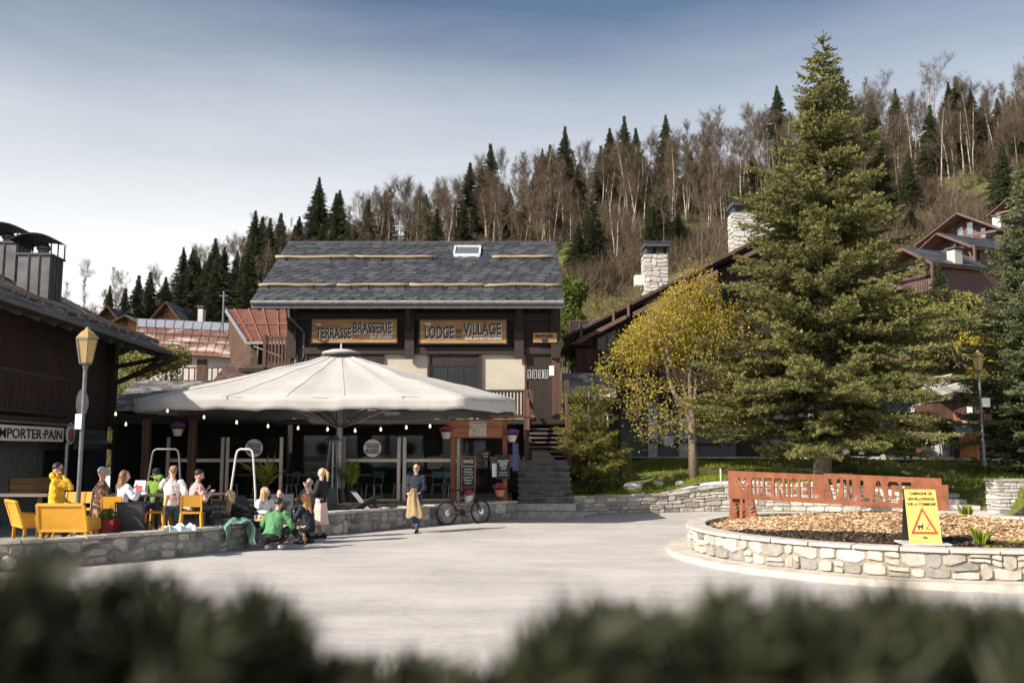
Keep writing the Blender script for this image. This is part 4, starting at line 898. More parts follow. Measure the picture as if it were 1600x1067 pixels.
# ski shop front
zg = 1.8
def gx(px, z=2.5): return PX(px, GY, z)
def shopwin(x0, x1, z0, z1, mat='window_teal', name='shop_window'): return window(rc_, x0, x1, z0, z1, GY - .03, 1, 1, 'wood_dark_v', mat, .06, name)
shopwin(gx(1026), gx(1060), zg + .55, zg + 2.3); shopwin(gx(1078), gx(1145), zg + .55, zg + 2.3, 'window_teal'); shopwin(gx(1200), gx(1262), zg + .5, zg + 2.2, 'window_dark'); shopwin(gx(1325), gx(1400), zg + .4, zg + 2.2, 'window_dark')
a = MB(); a.box((gx(1150), GY - .05, zg), (gx(1190), GY - .012, zg + 2.2)); part('door', a, 'wood_dark_v', rc_, True)
a = MB(); a.box((gx(1375), GY - .05, zg), (gx(1400), GY - .012, zg + 1.0)); a.box((gx(1262), GY - .04, zg), (gx(1285), GY - .012, zg + 2.0)); part('plaster_pier', a, 'plaster_cream', rc_, True)
for i, (px0, px1) in enumerate(((1014, 1025.5), (1062, 1074))):
    A, B = P(px0, 692, GY - .2), P(px1, 638, GY - .2); a = MB(); a.box((A.x - .02, GY - .16, zg), (B.x + .02, GY - .02, A.z)); a.box((A.x - .03, GY - .18, A.z - .01), (B.x + .03, GY - .02, B.z + .4)); pr = part('pier', a, 'concrete', rc_, True)
    a = MB(); a.box((A.x, GY - .21, A.z), (B.x, GY - .185, B.z)); bn = part('banner', a, 'letter_white', pr, True)
    a = MB(); a.box((A.x, GY - .215, A.z), (B.x, GY - .2101, A.z + .20)); part('logo_ground', a, 'wood_brown', bn, True)
    for j_, ch_ in enumerate('SKISET'):
        if i == 0 and j_ == 0: pass
        zc = B.z - .1 - j_ * .222; text('lettering', ch_, 'letter_black', bn, ((A.x + B.x) / 2, GY - .212, zc - .05), (1, 0, 0), (0, 0, 1), .175, .17 if ch_ != 'I' else .05, .006, .03)
    m_ = MB(); xc = (A.x + B.x) / 2
    for dx in (-.04, .05): m_.bar((xc + dx + .05, GY - .22, A.z + .16), (xc + dx - .05, GY - .22, A.z + .10), .025); m_.bar((xc + dx - .05, GY - .22, A.z + .10), (xc + dx + .05, GY - .22, A.z + .04), .025)
    part('logo', m_, 'letter_white', bn, True)
m_ = MB(); k = P(1044, 686, GY - .09); m_.box((k.x - .32, GY - .095, k.z), (k.x + .32, GY - .09, k.z + .14)); m_.box((k.x - .22, GY - .095, k.z - .3), (k.x + .22, GY - .09, k.z - .001)); part('window_sticker', m_, 'letter_white', rc_, True)
m_ = MB(); k = P(1346, 704, GY - .1); m_.box((k.x - .12, GY - .1, k.z - .16), (k.x + .12, GY - .07, k.z + .14)); part('notice', m_, 'window_teal', rc_, True)
m_ = MB(); m_.lathe((0, 0, 0), [(.0, 0), (.30, 0), (.32, .03), (.30, .06), (0, .06)], 24); k = P(986, 648, GY - .1); m_.v = [(k.x + x, GY - .35 + z, k.z + y) for x, y, z in m_.v]; rs = part('round_sign', m_, 'window_sky', rc_, True)
m_ = MB(); m_.box((k.x - .2, GY - .36, k.z - .1), (k.x + .2, GY - .352, k.z + .12)); part('emblem', m_, 'red_ink', rs, True)
m_ = MB(); k = P(1100, 637, GY - .8); m_.box((k.x - 1.1, GY - 1.0, k.z - .05), (k.x + 1.1, GY - .03, k.z + .08)); part('canopy', m_, 'wood_grey', rc_, True)

# ------------------------------------------------------------------ generic far chalet
def far_chalet(label, px0, px1, pyE, pyA, pxA, Y, depth, wall, trim, zb=None, pitch_over=.6, bal=True, wins=(), roofm='slate_old', bpy_=None, group=None, chim=None, cat='building', over=.5, slab=.5):
    """gable towards the square; eaves at px0 and px1 (row pyE), apex at pxA, pyA"""
    A = P(px0, pyE, Y); B = P(px1, pyE, Y); C_ = P(pxA, pyA, Y); sc2 = (C_.z - A.z) / (C_.x - A.x); zr_ = C_.z - sc2 * (B.x - C_.x)
    zb_ = P(px0, bpy_, Y).z if bpy_ else (zb if zb is not None else T((A.x + B.x) / 2, Y) - .5)
    t_ = thing('chalet', label, cat, ((A.x + B.x) / 2, Y, zb_), 0, group); x0, x1 = A.x + over, B.x - over
    f = lambda x: C_.z - .2 - abs(x - C_.x) * sc2
    a = MB(); a.prism([(x0, Y + .7, zb_), (x1, Y + .7, zb_), (x1, Y + .7, f(x1)), (C_.x, Y + .7, f(C_.x)), (x0, Y + .7, f(x0))], (0, depth, 0)); part('wall', a, wall, t_, True)
    for (bx, bz, sd) in ((A.x, A.z, 1), (B.x, zr_, -1)):
        u_ = Vector((C_.x - bx, 0, C_.z - bz)); W_ = u_.length; u_.normalize(); a = MB(); b = MB(); dd = depth + 1.2
        if sd > 0: roof_slab(a, (bx, Y + dd, bz), (0, -1, 0), u_, dd, W_, .2); slate_plane(b, (bx, Y + dd, bz), (0, -1, 0), u_, dd, W_, slab, slab * 1.5, .03, False)
        else: roof_slab(a, (bx, Y, bz), (0, 1, 0), u_, dd, W_, .2); slate_plane(b, (bx, Y, bz), (0, 1, 0), u_, dd, W_, slab, slab * 1.5, .03, False)
        r_ = part('roof', a, trim, t_, True); part('slates', b, roofm, r_, True)
        a = MB(); a.bar(Vector((bx, Y - .06, bz - .08)), Vector((C_.x, Y - .06, C_.z - .08)), .08, .38, up=(0, 1, 0)); part('bargeboard', a, trim, r_, True)
    for (wx0, wx1, wy0_, wy1_) in wins:
        k0, k1 = P(wx0, wy1_, Y + .7), P(wx1, wy0_, Y + .7); window(t_, k0.x, k1.x, k0.z, k1.z, Y + .68, 2 if wx1 - wx0 > 6 else 1, 1, 'white_paint' if trim == 'wood_plum_trim' else 'wood_brown', 'window_sky' if trim == 'wood_plum_trim' else 'window_dark', .08)
    if bal:
        bx0, bx1, by_ = bal; k0, k1 = P(bx0, by_, Y), P(bx1, by_, Y); a = MB(); a.box((k0.x, Y - .4, k0.z - .15), (k1.x, Y + .69, k0.z)); s_ = part('balcony_floor', a, trim, t_, True)
        balustrade('balustrade', s_, (k0.x, Y - .35, k0.z), (k1.x, Y - .35, k0.z), 1.0, trim, .22)
        a = MB(); a.box((k0.x + .1, Y + .62, k0.z + .02), (k1.x - .1, Y + .69, k0.z + 2.1)); part('recess_shade', a, 'wood_shade', t_, True)  # dark sheet on the wall paints the shade of a set-back balcony
        a = MB(); a.bar((k1.x - .08, Y - .35, k1.z), (k1.x - .08, Y - .35, k1.z + 2.3), .16); part('post', a, trim, t_, True)
    if chim:
        cx0, cx1, cy0, cy1 = chim; k0, k1 = P(cx0, cy1, Y + 2), P(cx1, cy0, Y + 2); a = MB(); a.box((k0.x, Y + 2, k0.z - .6), (k1.x, Y + 3, k1.z)); c_ = part('chimney', a, 'stone_white', t_, True)
        a = MB(); a.box((k0.x - .12, Y + 1.85, k1.z + .12), (k1.x + .12, Y + 3.15, k1.z + .28)); a.box((k0.x + .1, Y + 2.1, k1.z), (k1.x - .1, Y + 2.9, k1.z + .12)); part('cap', a, 'slate', c_, True)
    return t_
# plum chalets stepping down the right slope, gables turned towards the sun
def turned_chalet(label, A, B, apy, depth, drop, wins=(), bal=None, chim=None, over=.55):
    pa = P(*A); kz = P(B[0], B[1], 1.0).z - CH; YB = (pa.z - CH) / kz; pb = P(B[0], B[1], YB); v = pb - pa; W = math.hypot(v.x, v.y); an = math.atan2(v.y, v.x); md = (pa + pb) / 2
    az = P(800 + md.x / md.y * F * .98, apy, md.y).z; rise = az - pa.z; z0 = pa.z - drop; t_ = thing('chalet', label, 'building', (pa.x, pa.y, z0), an); E = drop; Ht = drop + rise; x0, x1 = over, W - over; f = lambda x: Ht - .2 - abs(x - W / 2) * rise / (W / 2)
    a = MB(); a.prism([(x0, 1.5, 0), (x1, 1.5, 0), (x1, 1.5, f(x1)), (W / 2, 1.5, f(W / 2)), (x0, 1.5, f(x0))], (0, depth, 0)); part('wall', a, 'wood_plum', t_)
    for bx, sd in ((0, 1), (W, -1)):
        u_ = Vector((W / 2 - bx, 0, rise)); Wd = u_.length; u_.normalize(); dd = depth + 1.4; a = MB(); b = MB(); o_ = (0, dd, E) if sd > 0 else (W, 0, E); uu = (0, -1, 0) if sd > 0 else (0, 1, 0)
        roof_slab(a, o_, uu, u_, dd, Wd, .22); slate_plane(b, o_, uu, u_, dd, Wd, .55, .8, .035, False); r_ = part('roof', a, 'wood_plum_trim', t_); part('slates', b, 'slate', r_)
        a = MB(); a.bar(Vector((bx, -.06, E - .1)), Vector((W / 2, -.06, Ht - .1)), .08, .42, up=(0, 1, 0)); part('bargeboard', a, 'wood_plum_trim', r_)
    a = MB(); a.bar((.8, .5, E - .25), (x0, .8, E - 1.4), .14); a.bar((W - .8, .5, E - .25), (x1, .8, E - 1.4), .14); a.box((x0 + .3, .1, E + .05), (x1 - .3, .28, E + .25)); part('braces', a, 'wood_plum_trim', t_)
    for (fx, dz, w_, h_, mt) in wins:
        x = W * fx; m_ = MB(); m_.box((x - w_ / 2 - .1, 1.44, E + dz - .1), (x + w_ / 2 + .1, 1.495, E + dz + h_ + .1)); fr_ = part('window', m_, 'wood_plum_trim', t_); m_ = MB(); m_.box((x - w_ / 2, 1.42, E + dz), (x + w_ / 2, 1.438, E + dz + h_)); part('pane', m_, mt, fr_)
    if bal:
        f0, f1, dz = bal; m_ = MB(); m_.box((W * f0, -.5, E + dz - .16), (W * f1, 1.49, E + dz)); s_ = part('balcony_floor', m_, 'wood_plum_trim', t_); m_ = MB(); m_.box((W * f0 + .1, 1.44, E + dz + .02), (x1 - .05, 1.495, E - .05)); part('recess_shade', m_, 'wood_shade', t_)  # recess shade is a flat dark panel over the wall, no depth behind
        m_ = MB(); m_.bar((W * f1 - .1, -.4, E + dz), (W * f1 - .1, -.4, E), .18); m_.box((W * f0, -.5, E + dz + .95), (W * f1, -.42, E + dz + 1.05)); n_ = int(W * (f1 - f0) / .22)
        for i in range(n_): xx = W * f0 + .1 + i * .22; m_.box((xx, -.49, E + dz), (xx + .12, -.44, E + dz + .95))
        part('balustrade', m_, 'wood_plum', s_)
    if chim:
        fx, dz = chim; x = W * fx; m_ = MB(); m_.box((x - .38, 2.5, E), (x + .38, 3.3, E + dz)); c_ = part('chimney', m_, 'stone_white', t_); m_ = MB(); m_.box((x - .48, 2.4, E + dz + .13), (x + .48, 3.4, E + dz + .25)); m_.box((x - .3, 2.6, E + dz), (x + .3, 3.2, E + dz + .13)); part('cap', m_, 'slate', c_)
    return t_
ws, wd_ = 'window_sky', 'window_dark'
turned_chalet('highest plum chalet, its gable half behind the spruce at the right edge', (1543, 338, 104), (1612, 324), 309, 9, 7, ((.62, -.6, .5, 1.2, ws), (.72, -.9, .5, 1.3, ws)), None, None)
turned_chalet('largest plum chalet, with the widest gable and a corner balcony', (1430, 384, 92), (1571, 360), 333, 9, 8.5, ((.45, -.2, .5, 1.6, ws), (.56, .1, .5, 1.6, ws), (.70, -.1, .4, 1.0, ws), (.78, -1.8, .9, 2.2, wd_)), (.86, 1.06, -2.0), (.80, 2.0))
turned_chalet('middle plum chalet with a carved balcony, just below the widest gable', (1418, 408, 84), (1520, 385), 364, 5, 8.0, ((.42, -.1, .5, .8, ws), (.56, .2, .4, .8, ws)), (.80, 1.08, -2.0), (.30, 1.5))
turned_chalet('lower plum chalet with a white window, nearest the big fir', (1368, 432, 76), (1459, 411), 387, 4.5, 7.0, ((.45, .0, .5, 1.0, ws), (.78, -1.6, 1.2, .8, ws), (.5, -2.6, 1.2, 1.4, wd_)), (.62, 1.05, -2.3), (.90, 1.3))
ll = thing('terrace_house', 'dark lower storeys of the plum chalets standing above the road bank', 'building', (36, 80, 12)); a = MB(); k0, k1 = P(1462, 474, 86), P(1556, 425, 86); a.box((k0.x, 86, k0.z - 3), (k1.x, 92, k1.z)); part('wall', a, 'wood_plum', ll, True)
for (x0, x1, y0, y1) in ((1468, 1482, 440, 466), (1492, 1510, 446, 468), (1515, 1530, 430, 440), (1534, 1548, 446, 462)): k0, k1 = P(x0, y1, 86), P(x1, y0, 86); window(ll, k0.x, k1.x, k0.z, k1.z, 85.98, 2, 1, 'wood_plum_trim', 'window_sky' if x0 in (1515, 1534) else 'window_dark', .1)
a = MB(); k0, k1 = P(1458, 474, 85.2), P(1562, 470, 85.2); a.box((k0.x, 84.6, k0.z), (k1.x, 86, k1.z)); part('balcony_floor', a, 'wood_plum_trim', ll, True)

# sheds at the right of the path
far_chalet('rust brown timber shed with slab roof beside the right lamp post', 1430, 1580, 650, 585, 1488, 45, 6, 'wood_brown', 'wood_grey', bal=None, bpy_=714, roofm='slate_pale', slab=.4, over=.7)
s2 = thing('shed', 'lower shed with an overhanging slab roof and orange side, left of the wooden kiosk', 'shed', (19.5, 42, 1.7)); k0 = P(1462, 712, 42.6); k1 = P(1536, 630, 42.6)
a = MB(); a.box((k0.x, 42.6, 1.6), (k1.x, 44.6, k1.z)); part('wall', a, 'wood_brown', s2, True); o_ = P(1470, 622, 42.2); e_ = P(1530, 594, 42.2)
a = MB(); u_ = (e_ - o_); W_ = u_.length; u_.normalize(); roof_slab(a, o_ + Vector((0, 3, 0)), (0, -1, 0), u_, 3, W_, .14); r_ = part('roof', a, 'wood_grey', s2, True); a = MB(); slate_plane(a, o_ + Vector((0, 3, 0)), (0, -1, 0), u_, 3, W_, .36, .5, .03, False); part('slabs', a, 'slate_pale', r_, True)
a = MB(); A, B = P(1492, 672, 42.5), P(1512, 646, 42.5); a.box((A.x, 42.54, A.z), (B.x, 42.58, B.z)); part('orange_panel', a, 'wood_red', s2, True); a = MB(); k = P(1505, 663, 42.4); a.box((k.x - .16, 42.45, k.z - .13), (k.x + .16, 42.52, k.z + .13)); part('notice_box', a, 'letter_white', s2, True)
for px, py in ((1484, 660), (1516, 640)): k = P(px, py, 42.5); a = MB(); a.box((k.x - .11, 42.52, k.z - .15), (k.x + .11, 42.575, k.z + .15)); part('notice', a, 'letter_white', s2, True)
sh = thing('shop_counter', 'little wooden counter with a dark red name board, left of the sheds', 'kiosk', (18.6, 42, 1.7)); A, B = P(1452, 697, 41.8), P(1481, 668, 41.8)
a = MB(); a.box((A.x, 41.8, 1.6), (B.x, 42.5, B.z + .1)); part('body', a, 'plaster_white', sh, True); a = MB(); a.box((A.x + .1, 41.76, A.z + .4), (B.x - .02, 41.795, B.z - .05)); part('panel', a, 'wood_board', sh, True)
a = MB(); a.box((A.x + .05, 41.7, B.z + .02), (B.x, 41.76, B.z + .25)); nb = part('name_board', a, 'wood_brown', sh, True); text('lettering', 'SKIMAN', 'letter_white', nb, ((A.x + B.x) / 2 + .05, 41.69, B.z + .135), (1, 0, 0), (0, 0, 1), .13, .68, .01, .01)
a = MB()
for i in range(5): x = A.x + .4 + i * .11; a.bar((x, 41.6, 1.75), (x + .03, 41.7, 2.5), .05, .02)
part('ski_rack', a, 'metal_grey', sh, True)

# ------------------------------------------------------------------ village on the left
far_chalet('small brown chalet with pale gable boards far left between the spruces', 225, 345, 510, 471, 260, 95, 9, 'wood_orange', 'wood_brown', bal=None, wins=((250, 262, 486, 496),), bpy_=520, chim=(309, 317, 482, 494))
far_chalet('tiny brown chalet with its gable just above the left eave', 172, 222, 504, 492, 196, 88, 7, 'wood_orange', 'wood_brown', bal=None, wins=((192, 200, 500, 508),), bpy_=525)
far_chalet('half hidden brown roof among the spruces, highest of the left village', 242, 278, 462, 451, 258, 130, 8, 'wood_brown', 'wood_grey', bal=None, bpy_=480)
far_chalet('brown roofed chalet at left with blue-grey parked cars above it', 150, 190, 496, 478, 168, 110, 7, 'wood_brown', 'wood_brown', bal=None, bpy_=510)
ch = solo('stone_chimney', MB().box((0, 0, 0), (1, 1, 1)), 'stone_white', 'white stone chimney stack standing up behind the long tin roof', 'chimney') if False else None
# long patched tin roof
tr_ = thing('barn', 'long barn with a patched rusty and pale tin roof, beyond the left chalet', 'building', (-20, 52, 1))
yT = 50.0; A = P(213, 546, yT); B = P(384, 556, yT); C_ = P(342, 516, yT + 3.4); D_ = P(214, 499, yT + 4.6); E = P(350, 508, yT + 4.6)
a = MB(); a.prism([A, B, Vector((B.x - .6, yT + 4.6, E.z)), D_], (0, 0, -.12)); rf = part('roof', a, 'rust_tin', tr_, True)
a = MB(); F1 = A + (D_ - A) * .72; F2 = B + (Vector((B.x - .6, yT + 4.6, E.z)) - B) * .72; up_ = Vector((0, -.03, .05))
a.add([F1 + up_, F2 + up_, Vector((B.x - .6, yT + 4.6, E.z)) + up_, D_ + up_], [(0, 1, 2, 3)])
part('upper_sheets', a, 'tin_pale', rf, True)
a = MB()
for i in range(14):
    f = i / 13; p0 = A + (B - A) * f; p1 = D_ + (Vector((B.x - .6, yT + 4.6, E.z)) - D_) * f; a.bar(p0 + Vector((0, -.02, .06)), p1 + Vector((0, -.02, .09)), .022, .02)
part('ribs', a, 'rust_tin', rf, True)
for f in (.28, .52): a = MB(); a.bar(A + (D_ - A) * f + Vector((0, -.05, .08)), B + (Vector((B.x - .6, yT + 4.6, E.z)) - B) * f + Vector((0, -.05, .08)), .08, .05); part('lap_joint', a, 'metal_grey', rf, True)
a = MB(); a.box((A.x + .4, yT + .5, 0), (B.x - .3, yT + 4.6, A.z - .1)); part('wall', a, 'plaster_white', tr_, True)
k0, k1 = P(302, 590, yT), P(319, 560, yT); a = MB(); a.box((k0.x, yT + .44, k0.z - .5), (k1.x, yT + .49, k1.z)); part('door', a, 'wood_brown', tr_, True)
balustrade('railing', tr_, (k0.x - 1.0, yT - .5, k0.z - .3), (k0.x + 5.5, yT - .5, k0.z - .3), .8, 'wood_brown', .3)
# barn with the steep rust-red roof
rr = thing('barn', 'steep rust red sheet roof over an orange timber gable, left of the lodge', 'building', (-13, 45, 0))
yR_ = 44.5; R0, R1, R2, R3 = P(388, 533, yR_), P(418, 533, yR_), P(450, 484, yR_ + 2.6), P(355, 483, yR_ + 2.6)
R1 = Vector((-10.2, R0.y, R0.z)); R2 = Vector((-10.2, R3.y, R3.z))
a = MB(); a.prism([R0, R1, R2, R3], (0, 0, -.1)); rf = part('roof', a, 'rust_red', rr, True)
a = MB()
for i in range(6): f = (i + .5) / 6; a.bar(R0 + (R1 - R0) * f + Vector((0, -.02, .05)), R3 + (R2 - R3) * f + Vector((0, -.02, .05)), .05, .03)
a.bar(R0 + (R3 - R0) * .5 + Vector((0, -.05, .04)), R1 + (R2 - R1) * .5 + Vector((0, -.05, .04)), .06, .03); part('seams', a, 'wood_red', rf, True)
a = MB(); a.prism([R0 + Vector((.05, .3, -.12)), R3 + Vector((.05, 0, -.12)), Vector((R3.x + .05, R3.y + 2.5, R0.z)), Vector((R3.x + .05, R3.y + 2.5, 0)), Vector((R0.x + .05, R0.y + .3, 0))], (.3, 0, 0)); part('wall', a, 'wood_orangey', rr, True)
a = MB(); a.bar(R0 + Vector((-.06, -.03, -.05)), R3 + Vector((-.06, -.03, -.05)), .08, .22); a.bar(R0 + Vector((-.1, -.1, -.1)), R1 + Vector((0, -.1, -.1)), .12, .12); part('bargeboard', a, 'zinc_light', rf, True)
a = MB(); a.bar(R0 + Vector((.3, -.2, -.7)), R0 + Vector((-.5, -.4, -1.3)), .08); a.bar(R0 + Vector((.3, -.1, -.25)), R0 + Vector((1.6, -.1, -.75)), .06); part('gutter', a, 'zinc_light', rr, True)
a = MB(); a.box((R0.x + .36, R0.y + .5, 0), (R0.x + 4, R0.y + 4, R0.z - .1)); part('front_wall', a, 'wood_dark_v', rr, True)
# brown shingle roof and slab-roofed shed just behind the parasol
bs = thing('outhouse', 'outhouse with a dark brown shingle roof, between tin barn and lodge', 'shed', (-12.5, 40, 0)); Ya = 39.0
A, B = P(330, 600, Ya), P(470, 592, Ya); u_ = Vector((0, 2.2, 1.15)).normalized()
a = MB(); roof_slab(a, (A.x, Ya, A.z), (1, 0, 0), u_, B.x - A.x, 2.1, .12); rf = part('roof', a, 'wood_dark', bs, True); a = MB(); slate_plane(a, (A.x, Ya, A.z), (1, 0, 0), u_, B.x - A.x, 2.1, .2, .28, .02, False, .03); part('shingles', a, 'shingle_brown', rf, True)
a = MB(); a.box((A.x + .3, Ya + .5, 0), (B.x - .3, Ya + 2.2, A.z - .02)); part('wall', a, 'wood_shade', bs, True)
sd = thing('outhouse', 'cream walled shed with a rough grey stone slab roof, behind the parasol\'s left tip', 'shed', (-14, 35, 0)); Ya = 34.6
A = P(166, 644, Ya); u_ = Vector((0, 2.4, 1.3)).normalized(); L_ = P(440, 640, Ya).x - A.x
a = MB(); roof_slab(a, (A.x, Ya, A.z), (1, 0, 0), u_, L_, 2.75, .14); rf = part('roof', a, 'wood_dark', sd, True); a = MB(); slate_plane(a, (A.x, Ya, A.z), (1, 0, 0), u_, L_, 2.75, .17, .42, .03, False, .08); part('slabs', a, 'slate_mid', rf, True)
a = MB(); a.box((A.x + .1, Ya - .02, A.z - .35), (A.x + L_, Ya + .1, A.z - .06)); part('fascia', a, 'wood_dark', rf, True)
a = MB(); a.box((A.x + .5, Ya + .8, 0), (A.x + L_ - .4, Ya + 3, A.z + .1)); part('wall', a, 'plaster_cream', sd, True)
lg = thing('log_pile', 'stacked split firewood against the cream shed wall', 'firewood', (P(205, 700, 34).x, 34.6, 0.1)); a = MB()
for i in range(90): x = P(185, 700, 34).x + random.random() * 3.4; z = .12 + random.random() * 1.9; a.tube([(x, 34.3 + random.uniform(0, .3), z), (x + random.uniform(-.03, .03), 35.2, z)], random.uniform(.06, .11), 6)
part('logs', a, 'wood_grey', lg, True)
for lab, (px0, px1, py), Y in (('blue grey car parked far away above the left chalets, the left one of two', (187, 196, 484), 118), ('dark car parked far away above the left chalets, right of the blue grey one', (197, 209, 483), 118)):
    k0, k1 = P(px0, py, Y), P(px1, py, Y); w_ = k1.x - k0.x; t_ = thing('parked_car', lab, 'car', ((k0.x + k1.x) / 2, Y, k0.z)); z = k0.z - .9; a = MB(); a.prism([(k0.x, Y, z + .2), (k1.x, Y, z + .2), (k1.x, Y, z + .8), (k1.x - w_ * .2, Y, z + .9), (k1.x - w_ * .3, Y, z + 1.45), (k0.x + w_ * .2, Y, z + 1.45), (k0.x + w_ * .05, Y, z + .9), (k0.x, Y, z + .8)], (0, 1.7, 0)); part('body', a, 'tin_pale' if 'left one' in lab else 'slate', t_, True)
    a = MB(); a.box((k0.x + w_ * .22, Y - .01, z + .95), (k1.x - w_ * .32, Y - .002, z + 1.35)); part('window', a, 'window_dark', t_, True)
    for f in (.2, .8): a = MB(); a.tube([(k0.x + w_ * f, Y - .03, z + .3), (k0.x + w_ * f, Y + .2, z + .3)], .3, 10); part('wheel', a, 'rubber', t_, True)
pl_ = thing('utility_pole', 'thin grey pole standing behind the tin roof beside the rust red barn', 'pole', (P(350, 500, 53).x, 53, 1)); a = MB(); k = P(350, 455, 53); a.tube([(k.x, 53, 1), (k.x, 53, k.z)], .06, 6); part('shaft', a, 'post_grey', pl_, True); a = MB(); a.box((k.x - .25, 52.95, k.z - .3), (k.x + .25, 53.05, k.z - .25)); part('crossarm', a, 'post_grey', pl_, True)
# ------------------------------------------------------------------ giant parasol
um = thing('giant_parasol', 'huge cream square parasol covering the brasserie terrace', 'parasol', (-4.75, 28.6, 0.1))
apx = P(533, 548, 28.6); ez = 3.52; vz = 2.98
fl, fr_, yf = PX(262, 24.6, 3.25), PX(722, 24.6, 3.25), 24.6
corners = [(fl, yf), (fr_, yf), (PX(804, 26.1, 3.3), 26.1), (PX(804, 26.1, 3.3), 31.0), (fr_, 32.4), (fl, 32.4), (PX(209, 26.1, 3.3), 31.0), (PX(209, 26.1, 3.3), 26.1)]
edge = []
nseg = [5, 1, 3, 1, 5, 1, 3, 1]
for i, (a_, b_) in enumerate(zip(corners, corners[1:] + corners[:1])):
    for k in range(nseg[i]): edge.append((a_[0] + (b_[0] - a_[0]) * k / nseg[i], a_[1] + (b_[1] - a_[1]) * k / nseg[i]))
ne = len(edge); NR = 12; SUB = 6
pts = []; ring_n = ne * SUB
for r_ in range(NR + 1):
    f = r_ / NR; row = []
    for i in range(ring_n):
        e = i / SUB; k = int(e); fr2 = e - k; p0, p1 = edge[k % ne], edge[(k + 1) % ne]; x = p0[0] + (p1[0] - p0[0]) * fr2; y = p0[1] + (p1[1] - p0[1]) * fr2
        z = ez + (apx.z - .05 - ez) * (1 - f) + .03 * math.sin(PI * f) * -1.0
        z -= 0.035 * math.sin(PI * fr2) * f ** 2 + .025 * math.sin(PI * fr2) * math.sin(PI * f)
        x = apx.x + (x - apx.x) * max(f, .05); y = 28.6 + (y - 28.6) * max(f, .05); row.append((x, y, z))
    pts.append(row)
a = MB(); vs = [q for row in pts for q in row]; fs = [(r_ * ring_n + i, (r_ + 1) * ring_n + i, (r_ + 1) * ring_n + (i + 1) % ring_n, r_ * ring_n + (i + 1) % ring_n) for r_ in range(NR) for i in range(ring_n)]
a.add(vs, fs, .5); cn = part('canopy', a, 'canvas', um, True, True)
TXW = bpy.data.textures.new('sag', 'CLOUDS'); TXW.noise_scale = .9; TXW.noise_depth = 3
def sagging(o):
    m_ = o.modifiers.new('sag', 'DISPLACE'); m_.texture = TXW; m_.strength = .13; m_.mid_level = .5; m_.direction = 'Z'; m_.texture_coords = 'LOCAL'
sagging(cn); mod = cn.modifiers.new('solid', 'SOLIDIFY'); mod.thickness = .012
a = MB(); vs = []; 
for j in range(4):
    for i in range(ring_n):
        x, y, z = pts[NR][i]; f = j / 3; fr2 = (i % SUB) / SUB; ox = (x - apx.x); oy = (y - 28.6); l_ = math.hypot(ox, oy); wv = .03 * math.sin(i * 1.9) * f + .02 * math.sin(i * .7)
        vs.append((x + ox / l_ * (wv + .01), y + oy / l_ * (wv + .01), z - f * (.34 + .012 * math.sin(i * 2.3)) + .0))
a.add(vs, [(j * ring_n + i, (j + 1) * ring_n + i, (j + 1) * ring_n + (i + 1) % ring_n, j * ring_n + (i + 1) % ring_n) for j in range(3) for i in range(ring_n)], .5)
vl = part('valance', a, 'canvas', cn, True, True); sagging(vl); mod = vl.modifiers.new('solid', 'SOLIDIFY'); mod.thickness = .01
a = MB()
for k in range(0, ne): 
    e_ = edge[k]; prev_ = None
    for r_ in range(1, NR):
        q0 = Vector(pts[r_][k * SUB]); q1 = Vector(pts[r_ + 1][k * SUB]); a.bar(q0 + Vector((0, 0, .004)), q1 + Vector((0, 0, .004)), .03, .010)
sagging(part('seam', a, 'canvas', cn, True))
a = MB(); a.lathe((apx.x, 28.6, apx.z - .12), [(.56, 0), (.58, .05), (.54, .08), (.3, .15), (.06, .18), (.025, .20), (.025, .34), (.0, .37)], 24); part('top_cap', a, 'canvas', um, True, True)
a = MB(); a.lathe((apx.x, 28.6, apx.z - .16), [(.60, 0), (.60, .045)], 24); part('vent_ring', a, 'metal_grey', um, True)
a = MB(); a.cyl((apx.x, 28.6), .11, .1, apx.z - .1, 12); a.box((apx.x - .5, 28.1, .1), (apx.x + .5, 29.1, .16)); part('mast', a, 'zinc_light', um, True)
for k in range(ne):
    a = MB(); p1 = Vector(pts[NR][k * SUB]); p0 = Vector(pts[1][k * SUB]); a.bar(p0 - Vector((0, 0, .08)), p1 - Vector((0, 0, .05)), .03, .05); r_ = part('rib', a, 'zinc_light', um, True)
    a = MB(); a.bar((apx.x, 28.6, 2.75), p0 + (p1 - p0) * .55 - Vector((0, 0, .08)), .025, .035); part('strut', a, 'zinc_light', r_, True)
# string of bulbs
sl_ = thing('string_lights', 'black cable of clear bulbs strung across under the parasol edge', 'string lights', (-5, 25.6, 3.0))
bpx = [(262, 640), (319, 650), (370, 658), (419, 664), (466, 667), (512, 669), (555, 671), (595, 669), (635, 666), (672, 664)]
pts_ = [P(x, y - 5, 25.4) for x, y in bpx]; a = MB(); a.tube([P(175, 640, 25.4)] + [P(205, 652, 25.4)] + pts_ + [P(700, 652, 25.4)], .008, 5); part('cable', a, 'black_paint', sl_, True)
for q in [P(181, 640, 25.4), P(197, 656, 25.4)] + pts_:
    a = MB(); a.lathe((q.x, q.y, q.z - .17), [(.0, 0), (.028, .02), (.035, .05), (.02, .09), (.016, .11)], 8); b_ = part('bulb', a, 'bulb', sl_, True); a = MB(); a.cyl((q.x, q.y), .018, q.z - .06, q.z, 6); part('socket', a, 'black_paint', b_, True)
lp = thing('infrared_heater', 'slim grey heater hanging under the parasol roof', 'heater', P(613, 646, 27)); k = P(613, 646, 27); a = MB(); a.box((k.x - .22, 26.9, k.z - .05), (k.x + .22, 27.05, k.z + .05)); part('body', a, 'zinc_light', lp, True); a = MB(); a.bar((k.x, 27, k.z + .05), (k.x, 27, k.z + .5), .02); part('bracket', a, 'black_paint', lp, True)

